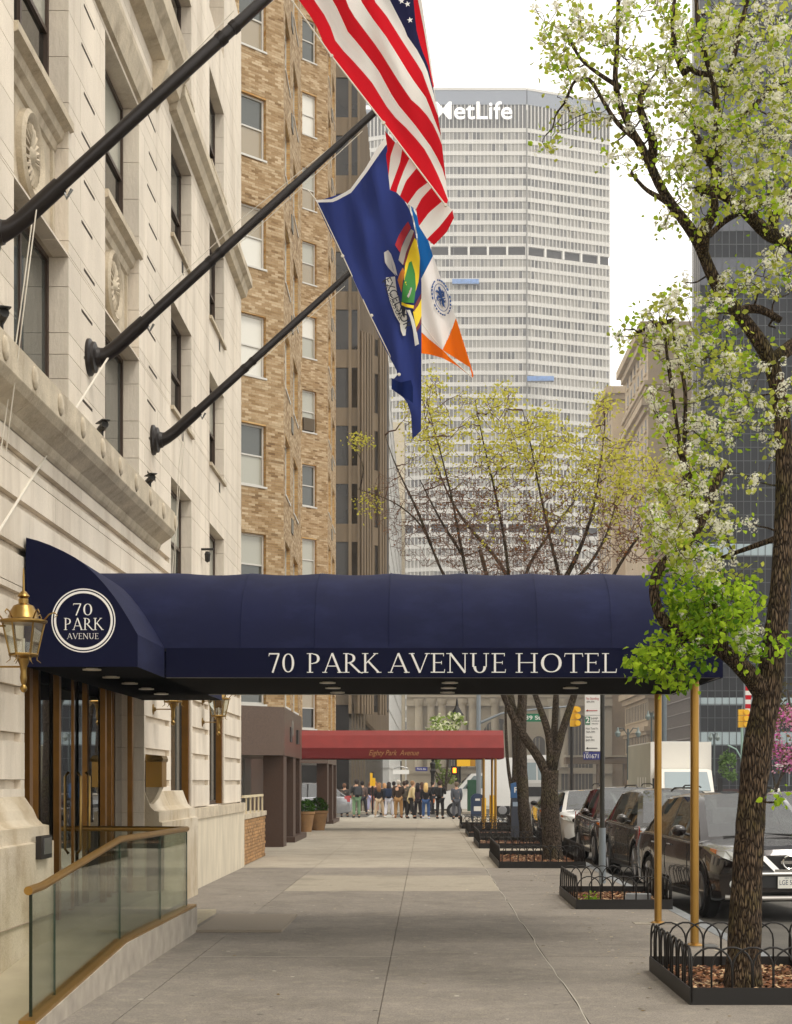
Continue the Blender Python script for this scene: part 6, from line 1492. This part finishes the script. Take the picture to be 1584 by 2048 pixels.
for sx in (-1, 1):
    MB().box(sx*.9-.12, sx*.9+.12, -.43, -.4, .85, 1.08).build('headlight', lampg, tk); MB().box(sx*1.3-.1, sx*1.3+.1, .2, .3, 1.4, 1.95).build('wing_mirror', blackp, tk)
    for y in (.5, 6.8):
        MB().lathe([(.2,-.14),(.46,-.14),(.48,0),(.46,.14),(.2,.14)], (sx*.95,y,.48), 20, axis='x').build('wheel', tyre, tk, smooth=40)
MB().tube([(-.9,3.0,3.47),(.9,3.0,3.47)], .03, 5).build('marker_bar', steel, tk)
# white van with tall body on the cross street
vn = thing('white_van', 'white cab and tall box body van crossing behind the pedestrians', 'van', (3.0, 80.5, -.14))
m = MB(); m.prism([(-2.6,-1,.45),(-2.55,-1,1.0),(-2.3,-1,1.28),(-1.45,-1,1.42),(-.75,-1,2.2),(.4,-1,2.28),(.4,-1,.45)], (0,2,0)); fixn(m.build('cab', wpt, vn))
MB().box(-.1, 1.3, -1.05, 1.05, .6, 3.0).build('cargo_box', wpt, vn)
slab('side_window', [(-1.2,-1.012,1.45),(-.1,-1.012,1.48),(-.1,-1.012,2.1),(-.62,-1.012,2.1)], (0,.01,0), flat('van_glass', '6E7A7C', .06), vn)
slab('windscreen', [(-1.5,-.9,1.45),(-1.5,.9,1.45),(-.8,.85,2.15),(-.8,-.85,2.15)], (-.02,0,.02), glassc, vn)
for x in (-1.6, .8):
    w = MB().lathe([(.2,-.12),(.36,-.12),(.39,-.05),(.39,.05),(.36,.12),(.2,.12)], (x,-.92,.39), 22, axis='y').build('wheel', tyre, vn, smooth=40); MB().lathe([(.0,-.01),(.2,-.01),(.22,0)], (x,-1.05,.39), 16, axis='y').build('hub_cap', rimm, w)
MB().box(-2.65, -2.55, -.95, .95, .4, .62).build('bumper', blackp, vn); MB().box(-2.63, -2.5, -.98, -.7, .75, .95).build('headlight', amber, vn)
MB().tube([(-.95,-1.05,1.5),(-.95,-1.25,1.6)], .06, 6).build('wing_mirror', blackp, vn)
# silver SUV going away at left
sv = car('silver_minivan', 'silver minivan at the left edge of the cross street, tail towards the crowd', (-6.1, 79, -.14), R(-90)*1, silv, L=4.9, H=1.78, nose='s', detail=1)
# grey step van behind the white compact
gv = thing('parked_van', 'tall grey van with split windscreen far behind the locust trunks', 'van', (6.6, 95, -.14)); gv.scale = (1,1,1.15)
m = MB(); m.prism([(-1.05,0,.5),(-1.05,0,1.5),(-1.05,.35,2.75),(-1.05,.7,2.95),(-1.05,5,2.95),(-1.05,5,.5)], (2.1,0,0)); fixn(m.build('body', flat('van_grey', 'A3A19C', .5), gv))
for a, b in ((-.95,-.05),(.05,.95)): slab('windscreen', [(a,.06,1.65),(b,.06,1.65),(b,.31,2.55),(a,.31,2.55)], (0,-.02,.004), MATS['van_glass'], gv)
MB().box(-.6, .6, -.02, .0, .8, 1.3).build('grille', blackp, gv)
for sx in (-1, 1):
    MB().box(sx*.8-.1, sx*.8+.1, -.02, 0, .9, 1.1).build('headlight', lampg, gv)
    for y in (.9, 4): MB().lathe([(.2,-.1),(.38,-.1),(.4,0),(.38,.1),(.2,.1)], (sx*.9,y,.4), 18, axis='x').build('wheel', tyre, gv)

# ------------------------------------------------------------------ street furniture
galv = flat('galvanised_grey', '7C8388', .5, .3); dolive = flat('dark_olive_pole', '1C1A10', .5); grn = flat('sign_green', '0F6B4A', .5); yel = flat('signal_yellow', 'E2AE12', .5); signw = flat('sign_white_face', 'D8D6D0', .6); mbx = flat('mailbox_blue', '1E3250', .45)
sp_ = thing('parking_sign_pole', 'dark pole in grey sleeve carrying parking rules sign and blue number plate 101671', 'sign', (2.93, 26.6, 0))
MB().tube([(0,0,0),(0,0,.92)], .058, 14).build('sleeve', galv, sp_, smooth=40); MB().tube([(0,0,.9),(.0,0,3.6)], .04, 12).build('pole_shaft', dolive, sp_, smooth=40)
sY = 26.6
def spx(px): return (px-VX)*sY/FPX-2.93
def spz(py): return CH-(py-VY)*sY/FPX
pl = MB().box(spx(1169), spx(1199.5), -.06, -.045, spz(1502), spz(1345)).build('sign_panel', signw, sp_)
MB().box(spx(1169), spx(1199.5), -.063, -.0605, spz(1431)-.002, spz(1431)+.002).build('panel_seam', blackp, sp_)
MB().box(spx(1169.5), spx(1179.5), -.066, -.061, spz(1449.5), spz(1433.5)).build('green_box', grn, sp_)
inkb = flat('sign_ink', '3A3A38', .7); inkr = flat('sign_red', 'A82A30', .7)
text_mesh('sign_digit', '2', .13, signw, sp_, (spx(1174.5), -.068, spz(1441.5)), bold=.004)
for b, px, py, sz, w, mm_ in (('HMP',1188.5,1437.5,.05,.11,inkb),('Commercial',1190,1442,.04,.13,inkb),('Vehicles',1189,1447.5,.04,.11,inkb),('Mon Tues Fri',1183,1457.5,.05,.20,inkb),('7AM-7PM',1180,1464.5,.05,.15,inkb),('Saturday',1177,1474,.05,.11,inkb),('8AM-7PM',1179.5,1481,.05,.14,inkb),('No Standing',1184,1397.5,.06,.21,inkr),('4PM-7PM',1180,1404.5,.05,.13,inkb)):
    text_mesh('sign_line', b, sz, mm_, sp_, (spx(px), -.064, spz(py)), width=w)
for py, mm_ in ((1421.5, inkr),(1496.5, inkb)):
    a = MB(); a.box(spx(1173), spx(1194), -.066, -.062, spz(py)-.006, spz(py)+.006); a.prism([(spx(1171),-.066,spz(py)),(spx(1175),-.066,spz(py)+.02),(spx(1175),-.066,spz(py)-.02)], (0,.003,0)); a.build('arrow', mm_, sp_)
nbp = flat('plate_navy', '2B2F6E', .5)
MB().box(spx(1166), spx(1199.5), -.06, -.045, spz(1519.5), spz(1503.5)).build('number_plate', nbp, sp_)
text_mesh('plate_number', '101671', .10, signw, sp_, (spx(1182), -.064, spz(1513)), width=.235); text_mesh('plate_word', 'PARK', .03, signw, sp_, (spx(1173), -.064, spz(1506)), width=.06)
# meter kiosk
mk_ = thing('parking_meter_kiosk', 'dark parking payment kiosk with blue top marked P', 'meter', (2.66, 47.5, 0))
kz = lambda py: CH-(py-VY)*47.5/FPX
MB().prism([(-.14,-.1,0),(.14,-.1,0),(.12,-.1,1.2),(-.12,-.1,1.2)], (0,.22,0)).build('pedestal', flat('kiosk_grey', '2F3440', .5), mk_); MB().prism([(-.15,-.12,1.2),(.15,-.12,1.2),(.15,-.12,1.62),(0,-.12,1.66),(-.15,-.12,1.62)], (0,.26,0)).build('head', flat('kiosk_blue', '2A5482', .5), mk_)
text_mesh('letter', 'P', .22, signw, mk_, (0,-.125,1.43), bold=.006); MB().box(-.09, .09, -.11, -.105, .95, 1.08).build('screen', flat('kiosk_screen', '8A98A8', .2), mk_)
# mailbox + dark relay box
mb_ = thing('mailbox', 'dark blue round topped mailbox behind the farthest tree pit', 'mailbox', (2.2, 68.5, 0))
m = MB(); m.prism([(-.28,-.28,.2),(.28,-.28,.2),(.28,-.28,.95)]+[(.28*math.cos(a),-.28,.95+.22*math.sin(a)) for a in np.linspace(0,math.pi,9)[1:-1]]+[(-.28,-.28,.95)], (0,.56,0)); fixn(m.build('body', mbx, mb_))
for x, y in ((-.22,-.22),(.22,-.22),(-.22,.22),(.22,.22)): MB().box(x-.03, x+.03, y-.03, y+.03, 0, .2).build('leg', mbx, mb_)
MB().box(-.16, .14, -.29, -.281, .42, .62).build('label_plate', signw, mb_); MB().box(-.1, .1, -.29, -.281, .86, .95).build('label_plate', signw, mb_)
tag(MB().tube([(0,0,0),(0,0,1.0)], .09, 12).build('yellow_bollard', yel, loc=((968-VX)*66/FPX,66,0)), 'left yellow bollard beside the mailbox', 'bollard', 'yellow bollards')
tag(MB().tube([(0,0,0),(0,0,1.15)], .10, 12).build('yellow_bollard', yel, loc=((984-VX)*62/FPX,62,0)), 'right, taller yellow bollard between the canopy poles', 'bollard', 'yellow bollards')
tb = thing('relay_box', 'green mail relay box standing behind the mailbox', 'box', (2.06, 72, 0)); MB().box(-.2,.2,-.2,.2,.35,1.75).build('cabinet', flat('dark_green', '1F4A34', .5), tb); MB().box(-.05,.05,-.05,.05,0,.35).build('stand', ironm, tb)
# mast arm pole with street name sign and signal
ma = thing('signal_mast', 'grey signal mast with curved arm, green street name sign E 39 St', 'signal', (2.43, 74, 0))
z_ = lambda py: CH-(py-VY)*74/FPX
x_ = lambda px: (px-VX)*74/FPX-2.43
MB().tube([(0,0,0),(0,0,z_(1300))], [.12,.09], 12).build('pole_shaft', galv, ma, smooth=40)
MB().tube([(0,0,z_(1447)),(x_(985),0,z_(1435)),(x_(1003),0,z_(1427)),(x_(1085),0,z_(1417)),(x_(1148),0,z_(1412))], [.07,.06,.05,.04,.04], 8).build('arm', galv, ma, smooth=40)
MB().box(x_(1023), x_(1083), -.08, -.06, z_(1443.5), z_(1427.5)).build('street_sign', grn, ma); text_mesh('street_name', 'E 39 St', .26, signw, ma, (x_(1060), -.085, z_(1436)), width=.95, bold=.004); MB().box(x_(1026), x_(1034), -.085, -.081, z_(1441), z_(1430)).build('logo', signw, ma)
def signal(px, py, Y, h, label, par=None, back=False):
    t = thing('traffic_signal', label, 'traffic light', tuple(P(px, py, Y))); s = h/3
    for i in range(3):
        m = MB(); m.box(-.17, .17, -.12, .12, -h/2+i*s+.01, -h/2+(i+1)*s-.01); m.build('signal_section', yel, t)
        v = MB(); v.lathe([(.11,-.16),(.13,-.16),(.13,.0),(.0,.0)], (.17 if not back else 0,-.12,-h/2+(i+.5)*s), 12, axis='y'); v.build('visor', yel, t)
    MB().tube([(0,0,h/2),(.02,0,h/2+.18)], .03, 6).build('hanger', galv, t); return t
signal(1147.5, 1433, 74, .95, 'yellow traffic signal hanging between the locust trunk and the parking sign')
signal(1484, 1437, 74, .85, 'yellow traffic signal on the mast just left of the pear trunk')
def pole(name, label, px, Y, ptop, r, mm_, cat='pole', z0=-.13):
    return tag(MB().tube([((px-VX)*Y/FPX,Y,z0),((px-VX)*Y/FPX,Y,CH-(ptop-VY)*Y/FPX)], r, 10).build(name, mm_, smooth=40), label, cat)
pole('signal_post', 'dark post under the hanging yellow signal', 1143, 76, 1450, .07, ironm)
pole('signal_post', 'pale green post behind the left edge of the pear trunk', 1484, 75, 1455, .06, flat('verdigris', '8AA69A', .6))
pole('light_column', 'dark grey light column between the two brass canopy posts', 1328, 120, 1380, .2, flat('column_grey', '5A6468', .6))
def lamp2(px, py, Y, s, label, base):
    t = thing('twin_street_lamp', label, 'street lamp', tuple(P(px, base, Y)), group='twin lamps on the avenue'); z = (base-py)*Y/FPX
    g = flat('lamp_green%d' % int(px), '3E4A48', .6)
    MB().tube([(0,0,0),(0,0,z)], .09, 8).build('lamp_post', g, t)
    for sx in (-1, 1):
        MB().tube([(0,0,z-.6),(sx*s*.5,0,z+.1),(sx*s,0,z)], .05, 6).build('arm', g, t); MB().lathe([(.0,-.7),(.18,-.6),(.28,-.3),(.12,-.05),(.05,.25),(0,.3)], (sx*s,0,z-.1), 10).build('lantern', flat('lamp_glass%d_%d' % (int(px), sx), '6F7C78', .3), t)
lamp2(1256, 1458, 150, .95, 'twin lamp left of the nearest brass post, in front of the tan masonry', 1560)
lamp2(1303, 1425, 160, .35, 'taller dark twin lamp just left of the farther brass post', 1560)
lamp2(1428, 1468, 180, .4, 'far twin lamp above the white truck cab', 1550)
t = thing('one_way_sign', 'black and white one way sign low at the right edge under the pink tree', 'sign', tuple(P(1562, 1531, 70))); MB().box(-.35,.35,-.01,.01,-.13,.13).build('sign_face', blackp, t); MB().box(-.12,.3,-.014,-.011,-.05,.05).build('arrow', signw, t); MB().tube([(.36,.03,-.9),(.36,.03,.6)], .03, 6).build('post', galv, t)
MB().prism([(-.3,-.014,0),(-.12,-.014,.1),(-.12,-.014,-.1)], (0,.003,0)).build('arrow', signw, t)
t = thing('one_way_sign', 'white plate sign hanging beyond the heads of the crowd', 'sign', tuple(P(802, 1544, 88))); MB().box(-.44,.44,-.01,.01,-.12,.12).build('sign_face', signw, t); MB().tube([(0,.05,-1.6),(0,.05,.6)], .04, 6).build('post', ironm, t); MB().tube([(-.4,.0,.2),(0,.0,.3),(.4,0,.2)], .03, 5).build('bracket', steel, t)
t = thing('avenue_name_sign', 'small purple blue street name sign on a dark ornate post behind the crowd', 'sign', tuple(P(843, 1538, 88))); MB().box(-.33,.33,-.01,.01,-.11,.11).build('sign_face', nbp, t); text_mesh('street_name', 'Park Av', .16, signw, t, (0,-.015,0), width=.5)
m = MB(); m.lathe([(.12,-2.7),(.1,-.3),(.16,-.1),(.09,.0),(.16,.3),(.06,.4),(.12,.6),(0,.7)], (.62,.1,0), 10); m.build('post', ironm, t)
t = thing('pedestrian_signal', 'lit orange pedestrian hand signal in a dark box with yellow back', 'signal', tuple(P(909, 1541, 87))); MB().box(-.2,.2,-.08,.08,-.25,.25).build('housing', ironm, t); MB().box(-.09,.09,-.09,-.081,-.13,.14).build('lit_hand', flat('lit_orange', 'FF8A1E', .5, emit=3), t); MB().tube([(.3,.1,-2.8),(.3,.1,1.2)], .06, 8).build('post', ironm, t)
tag(MB().box(-.35,.35,-.1,.1,-.2,.22).build('signal_box', yel, loc=tuple(P(927,1525,84))), 'square yellow signal box under the red canopy hem', 'signal box'); tag(MB().box(-.22,.22,-.1,.1,-.2,.2).build('signal_box', flat('signal_ochre', 'A87A12', .5), loc=tuple(P(942,1525,84.3))), 'darker ochre signal box right of the yellow one', 'signal box')
t = thing('hand_signal_head', 'bright yellow signal head seen edge on above the crowd at left', 'signal', tuple(P(745, 1560, 80))); MB().box(-.12,.0,-.1,.1,-.3,.35).build('housing', yel, t); MB().box(.01,.14,-.1,.1,-.3,.1).build('housing', yel, t); MB().tube([(0,.15,-1.7),(0,.15,.4)], .05, 6).build('post', ironm, t)
t = thing('ornate_street_lamp', 'dark ornate lamp top rising behind the white blossoms over the red canopy', 'street lamp', tuple(P(914, 1560, 120))); m = MB(); m.lathe([(.15,0),(.12,4.6),(.4,4.8),(.5,5.2),(.25,5.6),(.12,5.8),(.06,6.3),(0,6.5)], (0,0,-.3), 10); m.build('lamp_post', ironm, t)
# small flag near trunk
t = thing('small_flag', 'small american flag on a thin pole just left of the pear trunk', 'flag', tuple(P(1489, 1520, 90))); MB().tube([(0,0,-2),(0,0,4.6)], .04, 6).build('pole_shaft', galv, t)
m = MB()
for i in range(7): m.box(.05, .42-.02*i, -.01+.004*i, .01+.004*i, 3.9-.25*i, 4.15-.25*i-.005, i % 2)
m.build('flag_cloth', [fr_, fw_], t)
t = thing('curved_lamp_arm', 'pale curved bracket beside the green shrub in the median', 'lamp', tuple(P(1484, 1525, 97))); MB().tube([(0,0,-1),(0,0,.2),(-.35,0,.8),(-.85,0,1.05)], .05, 6).build('arm', MATS['verdigris'], t)

# ------------------------------------------------------------------ people
def skin(name, vs, es, rad, mm_, par, sub=1, root=0):
    me = bpy.data.meshes.new(name); me.from_pydata([tuple(v) for v in vs], es, []); me.materials.append(mm_)
    o = bpy.data.objects.new(name, me); COL.objects.link(o)
    md = o.modifiers.new('s', 'SKIN'); md.use_smooth_shade = True
    for i, r_ in enumerate(rad):
        d = me.skin_vertices[0].data[i]; d.radius = (r_, r_) if not hasattr(r_, '__len__') else r_; d.use_root = (i == root)
    sb_ = o.modifiers.new('u', 'SUBSURF'); sb_.levels = sub; sb_.render_levels = sub
    o.parent = par; return o
def cl(n, c, r_=.85): return MATS.get('cloth_'+c) or flat('cloth_'+c, c, r_)
skm = flat('skin_tone', 'C69A7C', .6)
def person(label, px, pyf, H, top, legs, hair, stance=.09, rz=math.pi, lean=0, arms='down', coat=0, bag=None, longhair=False, cap=None, shoes='2A2624', group='pedestrians waiting at the kerb', ygr=None, skinm=skm):
    Y = CH*FPX/(pyf-VY) if ygr is None else ygr; k = H/1.75
    rz += rnd.uniform(-.45, .45); s0 = stance; stance += rnd.uniform(-.02, .09)
    t = thing('person', label, 'person', ((px-VX)*Y/FPX, Y, 0 if ygr is None else -.14), rz, group); t.scale = (k,k,k)
    s = stance; ln = lean
    J = dict(pel=(0,0,.95), bel=(0,-.01*0-ln*.25,1.1), che=(0,-ln*.6,1.3), nec=(0,-ln-.0,1.47), hb=(0,-ln-.01,1.55), hd=(0,-ln-.02,1.64), ht=(0,-ln-.01,1.71))
    V = [J['pel'],J['bel'],J['che'],J['nec'],J['hb'],J['hd'],J['ht']]; E = [(0,1),(1,2),(2,3),(3,4),(4,5),(5,6)]; Rr = [.13,.125,.145,.055,.07,.095,.05]
    nose = len(V); V.append((0,-ln-.11,1.63)); E.append((5,nose)); Rr.append(.02)
    armp = {'down': ((.205,.0,1.40),(.235,.03,1.13),(.20,-.03,.88),(.19,-.05,.80)), 'phone': ((.2,0,1.4),(.25,-.02,1.15),(.14,-.24,1.25),(.10,-.28,1.32)), 'fold': ((.2,0,1.4),(.26,-.02,1.14),(.08,-.18,1.15),(.0,-.2,1.15)), 'up': ((.2,0,1.4),(.26,-.05,1.2),(.16,-.15,1.45),(.1,-.17,1.6))}
    A = [armp[arms if not isinstance(arms, tuple) else arms[i]] for i in (0, 1)]
    ends = []
    for sx, ap_ in ((1, A[0]), (-1, A[1])):
        i0 = len(V); V += [(sx*x, y-ln*.8, z) for x, y, z in ap_]; E += [(2,i0),(i0,i0+1),(i0+1,i0+2),(i0+2,i0+3)]; Rr += [.055,.045,.032,.03]
    for sx in (1, -1):
        i0 = len(V); V += [(sx*.1,0,.86),(sx*(.1+s*.3),-.02+(.05*sx if s > .1 else 0),.5),(sx*(.08+s*.6),.02+(.12*sx if s > .14 else 0),.09),(sx*(.09+s*.7),-.13+(.12*sx if s > .14 else 0),.035)]; E += [(0,i0),(i0,i0+1),(i0+1,i0+2),(i0+2,i0+3)]; Rr += [.085,.06,.045,.04]
    b = skin('body', V, E, Rr, skinm, t)
    # jacket
    jv = [(0,0,.93), V[1], V[2], (V[3][0],V[3][1],V[3][2]-.06)]; je = [(0,1),(1,2),(2,3)]; jr = [.16,.155,.175,.075]
    for sx, i0 in ((1, 8), (-1, 12)):
        q = len(jv); jv += [V[i0],V[i0+1],V[i0+2]]; je += [(2,q),(q,q+1),(q+1,q+2)]; jr += [.082,.07,.055]
    if coat: q = len(jv); jv += [(0,.0,.66)]; je += [(0,q)]; jr += [.2]; jr[0] = .185
    skin('jacket', jv, je, jr, cl('', top), t, 1, 1)
    lv_ = [(0,0,.93)]; le = []; lr = [.148]
    for i0 in (16, 20):
        q = len(lv_); lv_ += [V[i0], V[i0+1], (V[i0+2][0],V[i0+2][1],.11)]; le += [(0,q),(q,q+1),(q+1,q+2)]; lr += [.108,.085,.07]
    skin('trousers', lv_, le, lr, cl('', legs), t, 1)
    for i0 in (16, 20): skin('shoe', [(V[i0+2][0],V[i0+2][1]+.04,.06),V[i0+3]], [(0,1)], [.065,.06], cl('', shoes), t, 1)
    hm_ = MB(); hm_.lathe([(.001,-.13),(.06,-.11),(.095,-.06),(.108,0),(.1,.05),(.07,.09),(.03,.108),(.001,.112)], (0,-ln+.03,1.645), 12)
    if longhair: hm_.lathe([(.03,-.36),(.10,-.3),(.115,-.15),(.105,-.02),(.06,.05)], (0,-ln+.075,1.63), 10)
    hm_.build('hair', cl('', hair), t, smooth=True)
    if cap: skin('cap', [(0,-ln+.0,1.70),(0,-ln-.12,1.69)], [(0,1)], [.112,.06], cl('', cap), t, 1)
    if bag: 
        o = MB().box(-.15, .15, .12-ln*.5, .27-ln*.5, 1.02, 1.42).build('backpack', cl('', bag), t); md = o.modifiers.new('b', 'BEVEL'); md.width = .05; md.segments = 3
    return t
person('man with grey backpack and sage green trousers at the left of the crowd', 713, 1635.5, 1.78, '2A2A2C', '6E8A6A', '2E2420', bag='3A3C40', cap='4A4238', arms=('phone','down'))
person('brown haired woman in black top and lavender jeans out on the crossing', 741, 1624, 1.66, '1E1C20', 'A8A6C4', '7A4E30', longhair=True, rz=.4, group='pedestrians out on the crossing', shoes='D8D4CC')
person('woman in rust red trousers half hidden beside the lavender jeans', 750, 1625, 1.68, '4A2A24', 'B0705C', '8A5A34', longhair=True, rz=-.3, group='pedestrians out on the crossing')
person('long haired woman in black top and cream trousers', 759, 1634.5, 1.62, '18161A', 'CDB494', '8C6440', longhair=True, shoes='D8D0C0')
person('person with navy backpack, dark hair and white trousers', 778, 1635, 1.66, '1F2838', 'D6D6DE', '2A1E1A', longhair=True, bag='22304A', shoes='E6E2DC')
person('white haired man in dark brown jacket and tan trousers', 797, 1636, 1.76, '35281E', 'A07A4C', 'B8B0A4', shoes='8A5A34', arms=('down','fold'))
person('man in dark coat mostly hidden between the tan trousers and the beige trench coat', 808, 1634, 1.70, '4A4234', '231E1C', '3A2A20')
person('person in beige trench coat leaning forward, in the middle of the crowd', 821, 1637, 1.72, 'CDB98A', '1E1A1A', '8A6A4A', lean=.12, coat=.28, stance=.16, rz=2.2, shoes='2A1E1A')
person('person in dark plum coat between the trench coat and the blue jeans', 836, 1636, 1.62, '3A2630', '221C22', '1E1618', longhair=True, arms='phone')
person('blonde woman in black top and blue jeans', 852, 1637.5, 1.62, '16141A', '33507E', 'D4B274', longhair=True, shoes='C8CCD8')
person('man dressed all in black with dark bag right of the blue jeans', 880, 1637.5, 1.72, '161414', '1C1A1A', '3A2A22', bag='1A1A1C', arms=('fold','phone'))
person('man in grey suit standing alone at the right end of the crowd', 913, 1638, 1.66, '4E525A', '4A4D54', '6A5A4A', shoes='1A1614')
person('dark haired head showing above the silver minivan', 689, 1632, 1.72, '3A342E', '2A2624', '6A4A36', ygr=81.6)
person('person in a dark top behind the navy backpack', 788, 1630, 1.68, '1A181C', '26242A', '1E1614', group='pedestrians out on the crossing')
person('man in pale shirt and shorts at the far kerb, right edge', 1551, 1620, 1.7, 'D8D4CC', '5A5E66', '3A2A20', ygr=96, group='far pedestrians')

for (px, pf, H, tp, lg_, hr, lab, bg, lh, rz) in (
 (725,1630,1.70,'5A4A44','2C2A30','1E1816','person in a taupe jacket stepping off the kerb behind the grey backpack',None,False,2.7),
 (768,1629,1.60,'8A6A5C','3A3640','B08458','short fair haired person in a dusty pink top seen between two women',None,True,3.4),
 (814,1629,1.74,'2E3A30','2A2A2C','2A2018','tall person in dark green behind the beige trench coat',None,False,2.9),
 (843,1628,1.64,'7A5A60','1E1C20','4A3020','person in a mauve top behind the blonde woman',None,True,3.6),
 (866,1627,1.70,'1C2026','3C3E48','241C18','person in a black jacket walking behind the blue jeans','3A2A22',False,1.9)):
    person(lab, px, pf, H, tp, lg_, hr, bag=bg, longhair=lh, rz=rz, stance=.15, arms=rnd.choice(('down','phone','fold')), group='pedestrians out on the crossing')
# ------------------------------------------------------------------ air
hzb = MB(); hzb.box(-260, 320, -30, 700, -1.3, 262)
hm = bpy.data.materials.new('thin_haze'); hm.use_nodes = True; hn = hm.node_tree.nodes; hn.remove(hn['Principled BSDF'])
pv = hn.new('ShaderNodeVolumePrincipled'); pv.inputs['Color'].default_value = (.96,.97,1,1); pv.inputs['Density'].default_value = .0004
hm.node_tree.links.new(pv.outputs[0], hn['Material Output'].inputs['Volume'])
tag(hzb.build('haze', hm), kind='stuff')
